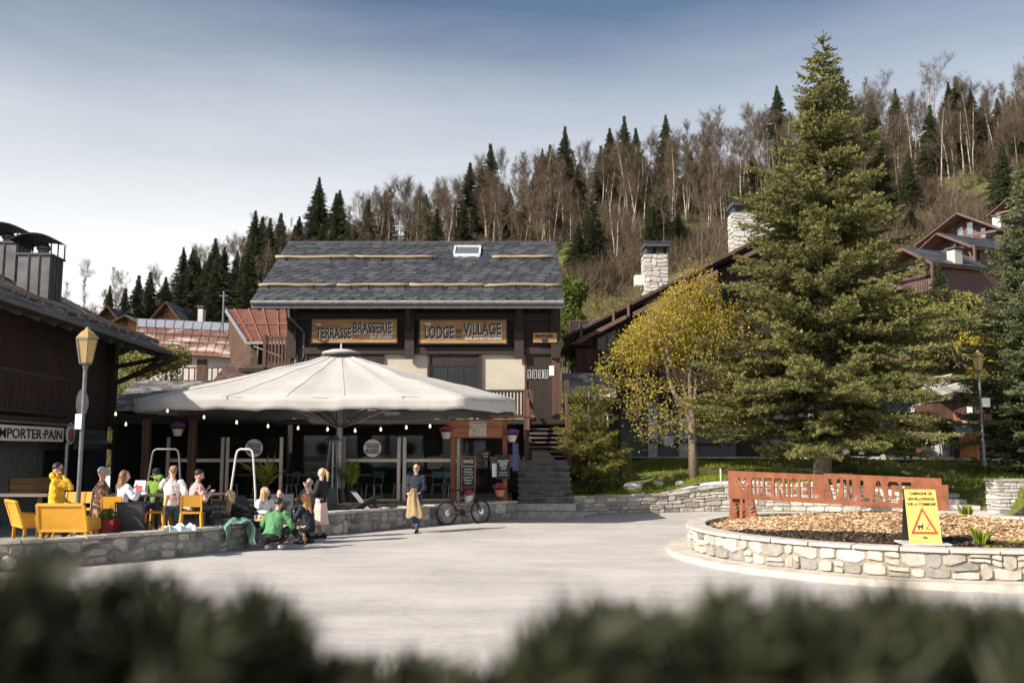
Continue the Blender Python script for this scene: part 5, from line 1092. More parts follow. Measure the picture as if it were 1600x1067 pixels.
# ------------------------------------------------------------------ glass wind screens on the deck edge
def screen(label, x0, x1, logo=None, z1=None, rail=719):
    Y = 28.95; A = PX(x0, Y, 1.5); B = PX(x1, Y, 1.5); zt = P(x0, 683, Y).z; zr_ = P(x0, rail, Y).z
    t_ = thing('wind_screen', label, 'glass screen', ((A + B) / 2, Y, DZ), 0, 'glass screens along the brasserie deck')
    for x in (A, B): a = MB(); a.box((x - .05, Y - .035, DZ + .005), (x + .05, Y + .035, zt)); part('post', a, 'alu', t_, True)
    a = MB(); a.box((A + .051, Y - .04, zr_ - .05), (B - .051, Y + .04, zr_ + .05)); part('rail', a, 'alu', t_, True)
    a = MB(); a.box((A + .051, Y - .03, DZ + .005), (B - .051, Y + .03, DZ + .05)); part('bottom_rail', a, 'alu', t_, True)
    a = MB(); a.box((A + .052, Y - .006, DZ + .055), (B - .052, Y + .006, zr_ - .055)); a.box((A + .052, Y - .006, zr_ + .055), (B - .052, Y + .006, zt - .02)); part('pane', a, 'glass', t_, True)
    if logo:
        k = P(logo, 700, Y); a = MB(); a.lathe((0, 0, 0), [(.27, 0), (.275, .006), (.27, .012)], 28); a.v = [(k.x + x, Y - .02 + z, k.z + y) for x, y, z in a.v]; d_ = part('round_logo', a, 'letter_white', t_, True)
        for s_, dz in (('TERRASSE', .05), ('BRASSERIE', -.11)): text('lettering', s_, 'letter_black', d_, (k.x, Y - .026, k.z + dz + .02), (1, 0, 0), (0, 0, 1), .12, .42, .006, .02)
        m_ = MB()
        for dz in (.15, -.012, -.16): m_.box((k.x - .2, Y - .0275, k.z + dz - .006), (k.x + .2, Y - .0215, k.z + dz + .006))
        part('rule', m_, 'letter_black', d_, True)
screen('plain glass screen at the left end of the deck, behind the plaid shirt', 262, 347)
screen('glass screen with the round logo, behind the white tube frame', 355, 439, 397)
screen('glass screen with the round logo, right of the patio heater', 537, 623, 582)
screen('plain glass screen behind the walking man, beside the wooden post', 632, 716)
# entrance frame
en = thing('entrance_frame', 'orange timber entrance frame carrying the carved brasserie board', 'sign', (PX(745, 28.7, 1), 28.7, .1))
for x in (708, 789): a = MB(); X_ = PX(x, 28.6, 1.8); a.box((X_ - .07, 28.55, DZ - .4), (X_ + .07, 28.7, P(x, 655, 28.6).z)); part('post', a, 'wood_post', en, True)
A, B = P(700, 684, 28.5), P(785, 657, 28.5); a = MB(); a.box((A.x, 28.46, A.z), (B.x, 28.52, B.z)); bd = part('name_board', a, 'wood_red', en, True)
for s_, y0, y1 in (('TERRASSE', 661, 669.3), ('BRASSERIE', 671.5, 680)): words(bd, s_, 733, 760, y0, y1, 28.455, 'letter_white', bold=.02, depth=.01)
m_ = MB()
for y in (659, 670.4, 681.5): k0, k1 = P(733, y, 28.45), P(760, y, 28.45); m_.box((k0.x, 28.45, k0.z - .008), (k1.x, 28.459, k0.z + .008))
part('rule', m_, 'letter_white', bd, True)
a = MB(); k = P(784, 651, 28.5); a.box((k.x - .35, 28.3, k.z - .03), (k.x + 1.0, 28.9, k.z + .03)); part('little_roof', a, 'wood_red', en, True)
for px in (714, 787):
    pass
# hanging flower baskets
def flower_basket(label, px, py, Y, fm, pot='pot_pale', hang=True, r=.17, group='hanging flower pots'):
    k = P(px, py, Y); t_ = thing('flower_pot', label, 'flower pot', (k.x, Y, k.z - .2), 0, group if hang else None)
    a = MB(); a.lathe((k.x, Y, k.z - .22), [(.10, 0), (.15, .16), (.16, .20), (.14, .2)], 14); part('pot', a, pot, t_, True)
    V = []; 
    for i in range(420):
        th_ = random.uniform(0, 2 * PI); q = random.random() ** .5 * r * 1.25; c_ = Vector((k.x + q * math.cos(th_), Y + q * math.sin(th_), k.z + .02 + random.uniform(-.04, .16) * (1.2 - q / r * .5))); e1 = Vector((random.gauss(0, 1), random.gauss(0, 1), random.gauss(0, 1))).normalized() * .022; e2 = Vector((random.gauss(0, 1), random.gauss(0, 1), random.gauss(0, 1))).normalized() * .022; V.append((c_, e1, e2))
    for nm, mt, sel in (('leaves', 'leaf_green', lambda c_: c_.z < k.z + .06), ('flowers', fm, lambda c_: c_.z >= k.z + .03)):
        a = MB()
        for c_, e1, e2 in V:
            if sel(c_): a.add([c_ - e1, c_ + e2, c_ + e1, c_ - e2], [(0, 1, 2, 3)])
        part(nm, a, mt, t_, True)
    if hang: a = MB(); [a.bar((k.x + dx, Y, k.z), (k.x, Y, k.z + .55), .008) for dx in (-.13, .13)]; part('hanger', a, 'black_paint', t_, True)
    return t_
flower_basket('hanging pot of pink flowers on the left entrance post', 697, 674, 28.4, 'flower_pink')
flower_basket('hanging pot of purple flowers on the right entrance post', 800, 679, 28.4, 'flower_purple')
flower_basket('hanging pot of purple flowers above the plaid shirt man', 278, 669, 27.0, 'flower_purple')
flower_basket('terracotta pot of yellow and pink flowers on the deck beside the stairs', 781, 764, 28.3, 'flower_pink', 'terracotta', False)
# chalk boards
def chalk(label, px0, px1, py0, py1, Y, lines, frame='black_paint', lean=.12, easel=True, name='menu_board'):
    A, B = P(px0, py1, Y), P(px1, py0, Y); t_ = thing(name, label, 'menu board', ((A.x + B.x) / 2, Y, A.z)); a = MB(); a.prism([(A.x, Y, A.z), (B.x, Y, A.z), (B.x, Y + lean, B.z), (A.x, Y + lean, B.z)], (0, .02, 0)); b_ = part('board', a, 'chalkboard', t_, True)
    a = MB(); 
    for x in (A.x, B.x): a.bar((x, Y, A.z - (.12 if easel else 0)), (x, Y + lean, B.z + .02), .035)
    a.bar((A.x, Y + lean, B.z), (B.x, Y + lean, B.z), .035); a.bar((A.x, Y, A.z), (B.x, Y, A.z), .035)
    if easel: a.bar((A.x, Y + .5, A.z - .12), (A.x, Y + lean, B.z), .03); a.bar((B.x, Y + .5, A.z - .12), (B.x, Y + lean, B.z), .03)
    part('frame', a, frame, t_, True); W_ = B.x - A.x; H_ = B.z - A.z
    for s_, f, h, w_ in lines:
        text('writing', s_, 'letter_white', b_, ((A.x + B.x) / 2, Y + lean * f - .012, A.z + H_ * f), (1, 0, 0), (0, lean / H_, 1), h, W_ * w_, .004, .012)
    return t_
chalk('tall chalk menu board on an easel behind the bicycle', 721, 742, 714, 762, 27.9, [('SNACK', .86, .11, .75), ('9.50 Burger', .70, .05, .8), ('Salade', .61, .05, .6), ('Omelette', .52, .05, .7), ('Croque', .43, .05, .6), ('Tartine 12', .34, .05, .75), ('Dessert', .25, .05, .6), ('Glaces', .16, .05, .5)], 'wood_red', .2)
chalk('black chalk board reading poulet roti at the right of the entrance', 777, 796, 711, 747, 28.3, [('POULET', .72, .10, .85), ('ROTI', .57, .10, .55), ('12.50', .43, .07, .4), ('a emporter', .25, .04, .7), ('midi et soir', .15, .04, .7)], 'black_paint', .03, False)
chalk('small dark chalk sign hung inside the entrance', 753, 765, 704, 717, 29.4, [('OUVERT', .65, .06, .8), ('MIDI', .3, .06, .5)], 'black_paint', .01, False)
a = MB(); A, B = P(769, 745, 28.35), P(780, 724, 28.35); a.box((A.x, 28.36, A.z), (B.x, 28.38, B.z)); lt = solo('leaflet_holder', a, 'letter_white', 'pale blue and white leaflet sheets pinned left of the poulet board', 'leaflets')
a = MB(); a.v = []; k0, k1 = P(801, 735, 28.3), P(810, 692, 28.3)
for i in range(8): x0 = k0.x + (k1.x - k0.x) * i / 8; a.prism([(x0, 28.3 + .02 * (i % 2), k0.z - .02 * (i % 3)), (x0 + (k1.x - k0.x) / 8, 28.3 + .02 * ((i + 1) % 2), k0.z), (x0 + (k1.x - k0.x) / 8, 28.3 + .02 * ((i + 1) % 2), k1.z), (x0, 28.3 + .02 * (i % 2), k1.z)], (0, .015, 0))
plain('cloth_blue', (0.11, 0.12, 0.24), .9); solo('folded_sunshade', a, 'cloth_blue', 'folded blue cloth hanging beside the right entrance post', 'cloth')
# deck posts and furniture in the shade
for i, (lab, px) in enumerate((('dark timber post left of the purple hanging pot', 228), ('dark timber post right of the purple hanging pot', 300))):
    a = MB(); X_ = PX(px, 27.5, 2); a.box((X_ - .1, 27.4, .1), (X_ + .1, 27.6, 3.0)); solo('timber_post', a, 'wood_brown', lab, 'post')
def chair(kind):
    if kind == 'bistro':
        t_ = thing('bistro_chair', 'x', 'chair')
        a = MB(); a.box((-.2, -.2, .43), (.2, .2, .46)); part('seat', a, 'wood_teal', t_)
        for sx in (-1, 1):
            for sy in (-1, 1): a = MB(); a.bar((sx * .19, sy * .19, 0), (sx * .16, sy * .16, .43), .03); part('leg', a, 'zinc_light', t_)
        a = MB(); a.bar((-.18, .19, .46), (-.2, .24, .86), .03); a.bar((.18, .19, .46), (.2, .24, .86), .03); a.box((-.2, .22, .66), (.2, .25, .86)); part('backrest', a, 'wood_teal', t_)
    return t_
plain('wood_teal', (0.10, 0.19, 0.18), .6)
c0_ = chair('bistro'); spots = [(-9.0, 29.9), (-8.2, 30.6), (-7.1, 29.9), (-6.6, 31), (-5.9, 30.0), (-5.2, 31), (-4.4, 29.9), (-3.7, 30.8), (-3.3, 29.8), (-2.4, 30.2), (-1.9, 29.8)]
for i, (x, y) in enumerate(spots):
    c_ = c0_ if i == 0 else copy_tree(c0_); c_.location = (x, y, DZ); c_.rotation_euler = (0, 0, random.uniform(0, 6.28)); c_['label'] = 'grey green bistro chair in the shade behind the glass screens'; c_['group'] = 'chairs on the covered deck'
tb = thing('bistro_table', 'x', 'table'); a = MB(); a.box((-.4, -.35, .72), (.4, .35, .76)); part('tabletop', a, 'wood_grey', tb); a = MB(); a.bar((0, 0, 0), (0, 0, .72), .06); a.box((-.25, -.25, 0), (.25, .25, .03)); part('leg', a, 'black_paint', tb)
for i, (x, y) in enumerate([(-8.5, 30.2), (-6.9, 30.4), (-4.9, 30.3), (-2.9, 30.2)]):
    c_ = tb if i == 0 else copy_tree(tb); c_.location = (x, y, DZ); c_['label'] = 'square table in the shade behind the glass screens'; c_['group'] = 'tables on the covered deck'

# ------------------------------------------------------------------ village name sign
def sign_panel(name, w_, h_, holes, th):
    cu = bpy.data.curves.new('t', 'CURVE'); cu.dimensions = '2D'; cu.fill_mode = 'BOTH'; cu.extrude = th / 2
    for poly in [[(0, 0), (w_, 0), (w_, h_), (0, h_)]] + holes:
        s_ = cu.splines.new('POLY'); s_.points.add(len(poly) - 1); s_.use_cyclic_u = True
        for i, (x, y) in enumerate(poly): s_.points[i].co = (x, y, 0, 1)
    to = bpy.data.objects.new('t', cu); COL.objects.link(to); bpy.context.view_layer.update()
    me = bpy.data.meshes.new_from_object(to.evaluated_get(bpy.context.evaluated_depsgraph_get())); bpy.data.objects.remove(to)
    mb = MB(); mb.add([(v.co.x, v.co.z, v.co.y) for v in me.vertices], [tuple(reversed(p.vertices)) for p in me.polygons], .5); bpy.data.meshes.remove(me); return mb
S_ = .2     # stroke
GL = {   # stencil letters in a unit box of height 1; (width, polygons)
 'M': (.86, [[(0, 0), (S_, 0), (S_, .96), (.1, .96), (0, .86)], [(.33, .1), (.53, .1), (.53, .80), (.53, 1), (.24, 1), (.24, .84), (.33, .80)], [(.66, 0), (.86, 0), (.86, .9), (.78, 1), (.57, 1), (.57, .84), (.66, .80)]]),
 'E': (.6, [[(0, 0), (.6, 0), (.6, .17), (S_, .17), (S_, .41), (.5, .41), (.5, .57), (S_, .57), (S_, .83), (.6, .83), (.6, 1), (0, 1)]]),
 'R': (.64, [[(0, 0), (S_, 0), (S_, .96), (0, .96)], [(.24, 1), (.54, 1), (.64, .9), (.64, .58), (.54, .47), (.64, .3), (.64, 0), (.44, 0), (.44, .32), (.38, .42), (.24, .42), (.24, .56), (.44, .6), (.44, .83), (.24, .83)]]),
 'I': (.2, [[(0, 0), (S_, 0), (S_, 1), (0, 1)]]),
 'B': (.64, [[(0, 0), (S_, 0), (S_, .96), (0, .96)], [(.24, 1), (.54, 1), (.63, .91), (.63, .62), (.55, .53), (.64, .43), (.64, .1), (.54, 0), (.24, 0), (.24, .16), (.44, .18), (.44, .4), (.38, .45), (.24, .45), (.24, .60), (.43, .64), (.43, .82), (.24, .84)]]),
 'L': (.56, [[(0, 0), (.56, 0), (.56, .17), (S_, .17), (S_, 1), (0, 1)]]),
 'V': (.84, [[(0, 1), (.22, 1), (.42, .34), (.62, 1), (.84, 1), (.53, 0), (.31, 0)]]),
 'A': (.84, [[(0, 0), (.21, 0), (.30, .30), (.385, .62), (.385, 1), (.32, 1)], [(.425, 1), (.52, 1), (.84, 0), (.63, 0), (.575, .17), (.36, .17), (.40, .33), (.53, .33), (.425, .66)]]),
 'G': (.68, [[(.1, 0), (.58, 0), (.68, .1), (.68, .52), (.38, .52), (.38, .37), (.48, .37), (.48, .17), (.2, .17), (.2, .83), (.48, .83), (.48, .68), (.68, .68), (.68, .9), (.58, 1), (.1, 1), (0, .9), (0, .1)]]),
}
def lettering(s_, x0, x1, y0, y1):
    gap = .17; tot = sum(GL[c][0] for c in s_) + gap * (len(s_) - 1); k = (x1 - x0) / tot; x = x0; out = []
    for c in s_:
        w_, polys = GL[c]
        for p_ in polys: out.append([(x + a * k, y0 + b * (y1 - y0)) for a, b in p_])
        x += (w_ + gap) * k
    return out
SA = Vector((4.93, 21.35, 0)); SB = Vector((8.86, 19.35, 0)); dS = (SB - SA); SLn = dS.length; ang = math.atan2(dS.y, dS.x)
sg = thing('village_sign', 'long rusty steel beam with the village name cut out, standing in the planter', 'sign', (SA.x, SA.y, mound(SA.x, SA.y)), ang)
zA = P(1137, 778, SA.y).z - mound(SA.x, SA.y); hS = .62
cx_ = lambda px: None
def at_sign(px):    # distance along the sign seen in column px
    t_ = (px - 800) / F; # X = t*depth, depth ~ Y*ct+...
    k = _ct; # solve SA + d*s : X - t*(Y*ct + (1.4-CH)*st)=0
    return (t_ * (SA.y * k + (1.3 - CH) * _st) - SA.x) / (dS.x / SLn - t_ * k * dS.y / SLn)
tilt = -.148 / SLn
xm = at_sign(1288); 
def chev(xc, yc, s):
    return [[(xc - s, yc + .95 * s), (xc - .55 * s, yc + .95 * s), (xc, yc + .1 * s), (xc + .55 * s, yc + .95 * s), (xc + s, yc + .95 * s), (xc, yc - .55 * s)],
            [(xc - s * 1.15, yc + .35 * s), (xc, yc - 1.35 * s), (xc + s * 1.15, yc + .35 * s), (xc + s * 1.15, yc - .15 * s), (xc, yc - 1.9 * s), (xc - s * 1.15, yc - .15 * s)]]
holes1 = chev(at_sign(1160.5), hS * .60, .105) + lettering('MERIBEL', at_sign(1175), at_sign(1278), .10, .50)
holes2 = [[(x - xm, y) for x, y in h] for h in lettering('VILLAGE', at_sign(1294), at_sign(1424), .10, .54)]
xe = SLn
for (mb_, ox, nm) in ((sign_panel('p', xm, hS, holes1, .012), 0, 'MERIBEL'), (sign_panel('p', xe - xm, hS + .03, holes2, .012), xm + .003, 'VILLAGE')):
    for off, nme in ((-.035, 'front_panel'), (.035, 'back_panel')):
        m2 = MB(); m2.add([(x + ox, y + off, z + zA + (x + ox) * tilt) for x, y, z in mb_.v], mb_.f, .5); part(nme, m2, 'corten', sg)
m2 = MB()
for x, w_ in ((0, .012), (xe - .012, .012)): m2.prism([(x, -.028, zA + x * tilt), (x + w_, -.028, zA + x * tilt), (x + w_, -.028, zA + x * tilt + hS + (.03 if x else 0)), (x, -.028, zA + x * tilt + hS + (.03 if x else 0))], (0, .056, 0))
for z0 in (.0, hS - .012): m2.prism([(.013, -.028, zA + z0 + .013 * tilt), (xe - .013, -.028, zA + z0 + xe * tilt), (xe - .013, -.028, zA + z0 + .011 + xe * tilt), (.013, -.028, zA + z0 + .011 + .013 * tilt)], (0, .056, 0))
part('edge_plate', m2, 'corten', sg)
m2 = MB(); x = xe; m2.prism([(x + .001, -.05, zA + x * tilt + .02), (x + .12, -.05, zA + x * tilt + .02), (x + .12, -.05, zA + x * tilt + .52), (x + .001, -.05, zA + x * tilt + .52)], (0, .1, 0)); part('end_tab', m2, 'corten', sg)
for x0, nm in ((.02, 'l'), (xe - .75, 'r')):
    zt_ = zA + x0 * tilt - .002
    m2 = MB()
    m2.prism([(x0 - .02, -.16, -.15), (x0 + .04, -.16, -.15), (x0 + .07, -.07, zt_), (x0 + .02, -.07, zt_)], (0, .015, 0)); m2.prism([(x0 + .22, -.16, -.15), (x0 + .30, -.16, -.15), (x0 + .30, -.07, zt_), (x0 + .25, -.07, zt_)], (0, .015, 0))
    m2.prism([(x0 - .02, .14, -.15), (x0 + .62, .14, -.15), (x0 + .52, .08, zt_), (x0 + .02, .08, zt_)], (0, .012, 0)); m2.prism([(x0 + .36, -.06, -.15), (x0 + .66, -.06, -.15), (x0 + .52, -.03, zt_), (x0 + .34, -.03, zt_)], (0, .012, 0))
    lg_ = part('leg', m2, 'corten', sg)
    if nm == 'l':
        m2 = MB()
        for cx2, z_ in ((x0 + .13, zA * .42), (x0 + .47, zA * .42)):
            for dz in (0, .08): m2.bar((cx2 - .07, -.075, z_ + .05 + dz), (cx2, -.075, z_ + dz - .01), .03, .01); m2.bar((cx2 + .07, -.075, z_ + .05 + dz), (cx2, -.075, z_ + dz - .01), .03, .01)
        part('chevron', m2, 'zinc_light', lg_)
# yellow road-works board leaning on the planter rim
yb = thing('warning_board', 'yellow folding road works warning board with a red triangle, standing on the planter rim', 'sign', (6.72, 15.5, .575), R(-8))
w2 = .25; hb = .88
for s_, nme in ((-1, 'front_board'), (1, 'back_board')):
    a = MB(); a.prism([(-w2, s_ * .22, 0.03), (w2, s_ * .22, 0.03), (w2 * .97, s_ * .02, hb), (-w2 * .97, s_ * .02, hb)], (0, s_ * .012, 0)); pb_ = part(nme, a, 'board_yellow' if s_ < 0 else 'black_paint', yb)
    if s_ < 0: fb = pb_
def on_board(u_, v_, out=.0): f = v_; return Vector((u_ * w2, -.232 - out + (.20) * f, .03 + (hb - .03) * f))
fr0 = rootframe(yb)
def btext(s_, v_, h, w_): text('lettering', s_, 'letter_black', fb, fr0 @ on_board(0, v_, .004), fr0.to_3x3() @ Vector((1, 0, 0)), fr0.to_3x3() @ Vector((0, .2, .95)), h, w_, .003, .02)
btext('CAMPAGNE DE', .925, .05, .36); btext('GRAVILLONNAGE', .825, .05, .42); btext('SUR LA COMMUNE', .725, .05, .44)
def boardpoly(nm, pts_, mat, out, parent=None):
    a = MB(); p_ = [on_board(x, y, out) for x, y in pts_]; a.prism(p_, (0, .0025, 0)); return part(nm, a, mat, parent or fb)
boardpoly('warning_triangle', [(-.86, .17), (.86, .17), (0, .67)], 'red_ink', .006, fb); boardpoly('triangle_field', [(-.62, .215), (.62, .215), (0, .585)], 'board_yellow', .009, fb)
for p_ in ([(-.42, .29), (-.05, .29), (-.05, .36), (-.12, .36), (-.12, .33), (-.42, .33)], [(-.38, .25), (-.28, .25), (-.28, .285), (-.38, .285)], [(-.16, .25), (-.08, .25), (-.08, .285), (-.16, .285)], [(.02, .25), (.45, .25), (.45, .262), (.02, .262)], [(.12, .28), (.38, .38), (.40, .37), (.15, .27)], [(.2, .265), (.24, .265), (.24, .28), (.2, .28)], [(.3, .3), (.34, .3), (.34, .315), (.3, .315)]): boardpoly('pictogram', p_, 'letter_black', .012, fb)
boardpoly('maker_mark', [(-.2, .105), (0, .075), (.2, .105), (0, .135)], 'letter_black', .004, fb); boardpoly('maker_mark_ring', [(-.12, .105), (0, .09), (.12, .105), (0, .12)], 'green_ink', .007, fb)
a = MB(); a.box((-.35, -.33, .003), (.37, .32, .03)); part('foot_plate', a, 'concrete', yb)

# ------------------------------------------------------------------ street lamps
def street_lamp(label, base, h, lean=0.0):
    t_ = thing('street_lamp', label, 'lamp post', base, 0); z1 = h - .62
    a = MB(); a.lathe((0, 0, 0), [(.10, 0), (.10, .12), (.07, .16), (.065, .9), (.045, .95), (.040, z1 - .1), (.055, z1 - .08), (.055, z1)], 14); part('post', a, 'post_grey', t_)
    a = MB(); a.lathe((0, 0, z1 - .02), [(.05, 0), (.12, .02), (.13, .05)], 6); a.lathe((0, 0, z1 + .5), [(.235, 0), (.225, .03)], 6); 
    for k in range(6): an = PI / 3 * k; a.bar((.125 * math.cos(an), .125 * math.sin(an), z1 + .02), (.215 * math.cos(an), .215 * math.sin(an), z1 + .5), .014)
    fr_l = part('lantern_frame', a, 'post_grey', t_)
    a = MB(); a.lathe((0, 0, z1 + .02), [(.118, 0), (.208, .475)], 6); part('glass', a, 'lamp_amber', fr_l)
    a = MB(); a.lathe((0, 0, z1 + .531), [(.245, 0), (.14, .12), (.06, .17), (.05, .2), (.02, .23), (0, .24)], 6); part('lantern_roof', a, 'lamp_amber', t_)
    return t_
q = P(125, 850, 17.7); lpz = P(134, 522, 17.7).z; l1 = street_lamp('grey lamp post with an amber lantern, behind the yellow benches', (PX(124, 18.8, 1.5), 18.8, .1), P(134, 522, 18.8).z - .1)
a = MB(); a.box((-.11, -.09, 2.42), (.02, -.075, 2.72)); part('notice', a, 'letter_white', l1)
k = P(1538, 727, 33.7); l2 = street_lamp('lamp post with an amber lantern on the lawn at the right, before the sheds', (k.x, 33.7, k.z), P(1532, 553, 33.7).z - k.z)
a = MB(); a.box((.0, -.09, 1.95 + .15), (.30, -.07, 2.42)); part('notice', a, 'letter_white', l2); a = MB(); a.box((.02, -.09, 1.62), (.34, -.07, 1.85)); part('direction_plate', a, 'wood_brown', l2)

# ------------------------------------------------------------------ wooden kiosk on the lawn
k = P(1511, 718, 35.5); kk = thing('litter_cabinet', 'orange timber bin cabinet with little slab roof, left of the right lamp post', 'cabinet', (k.x, 35.5, k.z), R(-6))
a = MB(); a.box((-.36, -.3, .1), (.36, .3, 1.0)); part('body', a, 'wood_orange', kk); a = MB(); [a.box((x - .05, y - .05, 0), (x + .05, y + .05, .1)) for x in (-.3, .3) for y in (-.24, .24)]; part('foot', a, 'wood_orange', kk)
a = MB()
for i in range(4): x = -.42 + i * .215; a.prism([(x, -.4, 1.0), (x + .19, -.4, 1.0), (x + .19, 0, 1.22), (x, 0, 1.22)], (0, 0, .03)); a.prism([(x, 0, 1.22), (x + .19, 0, 1.22), (x + .19, .4, 1.0), (x, .4, 1.0)], (0, 0, .03))
part('roof', a, 'slate_pale', kk)
# ------------------------------------------------------------------ terrace furniture
def bench(label, loc, rz, w_=1.1, group='yellow lounge seats', name='lounge_bench'):
    t_ = thing(name, label, 'bench', loc, rz, group); h = w_ / 2
    a = MB(); a.cbox((0, 0, .50), (w_, .55, .05)); part('seat', a, 'yellow_plastic', t_)
    a = MB(); a.prism([(-h, -.25, .50), (h, -.25, .50), (h * .96, -.40, .99), (-h * .96, -.40, .99)], (0, -.012, 0)); a.bar((-h * .96, -.41, .99), (h * .96, -.41, .99), .05); 
    for s_ in (-1, 1): a.bar((s_ * h, -.25, .50), (s_ * h * .96, -.41, .99), .05)
    part('backrest', a, 'yellow_plastic', t_)
    for s_ in (-1, 1):
        a = MB(); a.prism([(s_ * h, -.30, .62), (s_ * h, -.36, .78), (s_ * h, .22, .70), (s_ * h, .27, .50), (s_ * h, -.25, .50)], (s_ * .04, 0, 0)); part('armrest', a, 'yellow_plastic', t_)
        for sy in (-.24, .24): a = MB(); a.bar((s_ * (h - .03), sy, 0), (s_ * (h - .03), sy * .95, .50), .05); part('leg', a, 'yellow_plastic', t_)
    return t_
bench('yellow two seat lounge bench with its back to the wall, nearest the lamp post', (PX(110, 17.95, 1), 17.95, .1), R(0), .90)
bench('yellow lounge bench turned sideways at the far left of the terrace', (PX(52, 19.0, 1), 19.0, .1), R(-50), .95)
def stool(label, loc, rz, group='yellow bar stools'):
    t_ = thing('bar_stool', label, 'bar stool', loc, rz, group)
    a = MB(); a.cbox((0, 0, .72), (.42, .40, .035)); part('seat', a, 'yellow_plastic', t_)
    a = MB(); a.prism([(-.21, -.19, .84), (.21, -.19, .84), (.20, -.23, 1.08), (-.20, -.23, 1.08)], (0, -.015, 0)); 
    for s_ in (-1, 1): a.bar((s_ * .20, -.18, .72), (s_ * .19, -.235, 1.08), .035)
    part('backrest', a, 'yellow_plastic', t_)
    for sx in (-1, 1):
        for sy in (-1, 1): a = MB(); a.bar((sx * .24, sy * .23, 0), (sx * .19, sy * .18, .72), .04); part('leg', a, 'yellow_plastic', t_)
    a = MB()
    for p_, q_ in (((-.23, .22), (.23, .22)), ((.23, .22), (.23, -.22)), ((.23, -.22), (-.23, -.22)), ((-.23, -.22), (-.23, .22))): a.bar((*p_, .26), (*q_, .26), .03)
    part('footrest', a, 'yellow_plastic', t_); return t_
STOOLS = [((PX(181, 18.98, 1), 18.98), 0, 'yellow bar stool under the woman in the white shirt'), ((PX(248, 19.6, 1), 19.6), 90, 'yellow bar stool left of the woman in jeans'), ((PX(300, 19.5, 1), 19.5), 15, 'yellow bar stool under the man in the plaid shirt'),
          ((PX(110, 20.6, 1), 20.6), 180, 'empty yellow bar stool at the left high table, just right of the yellow hoodie'), ((PX(138, 20.6, 1), 20.6), 178, 'empty yellow bar stool behind the lamp post'), ((PX(246, 21.3, 1), 21.3), 180, 'yellow bar stool under the person in green')]
for (x, y), rz, lb in STOOLS: stool(lb, (x, y, .1), R(rz))
def high_table(label, x0, x1, y, d=.6):
    t_ = thing('high_table', label, 'table', ((x0 + x1) / 2, y, .1), 0, 'high bar tables'); h = (x1 - x0) / 2
    a = MB(); a.box((-h, -d / 2, 1.03), (h, d / 2, 1.07)); part('tabletop', a, 'wood_grey', t_)
    for s_ in (-1, 1): a = MB(); a.bar((s_ * (h - .3), 0, 0), (s_ * (h - .3), 0, 1.03), .07); a.box((s_ * (h - .3) - .25, -.25, 0), (s_ * (h - .3) + .25, .25, .02)); part('leg', a, 'metal_grey', t_)
    return t_
high_table('long grey high table at the left before the dark chalet', PX(-30, 20, 1), PX(84, 20, 1), 20.0)
high_table('high table between the white shirted woman and the person in green', PX(192, 19.9, 1), PX(268, 19.9, 1), 19.9)
high_table('dark high table in front of the man in the plaid shirt', PX(306, 20.3, 1), PX(345, 20.3, 1), 20.3)
a = MB(); k = P(219, 766, 19.9); a.prism([(k.x - .13, 19.8, 1.172), (k.x + .13, 19.8, 1.172), (k.x + .11, 19.9, 1.46), (k.x - .11, 19.9, 1.46)], (0, .015, 0)); a.prism([(k.x - .13, 20.02, 1.172), (k.x + .13, 20.02, 1.172), (k.x + .11, 19.92, 1.46), (k.x - .11, 19.92, 1.46)], (0, .01, 0))
mc = solo('menu_card', a, 'letter_white', 'white folded menu card standing on the high table', 'menu card'); a = MB(); a.prism([(k.x - .07, 19.815, 1.22), (k.x + .05, 19.815, 1.22), (k.x + .05, 19.85, 1.36), (k.x - .07, 19.85, 1.36)], (0, -.004, 0)); part('print', a, 'red_ink', mc, True)
def deck_chair(label, loc, rz, fab='grey_mesh_fabric', fr_='black_paint', group='folding deck chairs', rec=.55, name='deck_chair'):
    t_ = thing(name, label, 'deck chair', loc, rz, group)
    B_ = Vector((0, -.30 - rec * .55, 1.0 - rec * .18)); S0 = Vector((0, -.22, .34)); S1 = Vector((0, .32, .40))
    a = MB(); w_ = .25
    for p_, q_ in ((B_, S0), (S0, S1)):
        a.prism([p_ + Vector((-w_, 0, 0)), p_ + Vector((w_, 0, 0)), q_ + Vector((w_, 0, 0)), q_ + Vector((-w_, 0, 0))], (0, .0, .012))
    part('sling', a, fab, t_)
    a = MB()
    for s_ in (-1, 1):
        x = s_ * .27; a.tube([(x, B_.y, B_.z), (x, S0.y, S0.z), (x, S1.y, S1.z)], .013, 6); a.tube([(x, -.42, 0), (x, .1, .50), (x, .22, .56)], .013, 6); a.tube([(x, .42, 0), (x, -.18, .52), (x, -.30, .58)], .013, 6); a.tube([(x, -.36, .56), (x, .25, .56)], .018, 6)
    a.tube([(-.27, B_.y, B_.z), (.27, B_.y, B_.z)], .013, 6); a.tube([(-.27, -.42, .01), (.27, -.42, .01)], .013, 6); a.tube([(-.27, .42, .01), (.27, .42, .01)], .013, 6)
    part('frame', a, fr_, t_); return t_
deck_chair('grey sling chair seen from behind, beside the red planter', (PX(211, 18.9, .8), 18.9, .1), R(4), rec=.15)
deck_chair('black sling lounger tilted left, right of the dark high table', (PX(350, 21.3, .6), 21.3, .1), R(-78), rec=.85)
deck_chair('black sling lounger holding the woman in black', (PX(372, 20.75, .6), 20.75, .1), R(-70), rec=.8)
deck_chair('blue grey lounger behind the woman in the white top', (PX(398, 22.4, .6), 22.4, .1), R(-120), rec=.6)
deck_chair('grey lounger behind the dark haired woman on the low seat', (PX(438, 22.9, .6), 22.9, .1), R(-170), rec=.5)
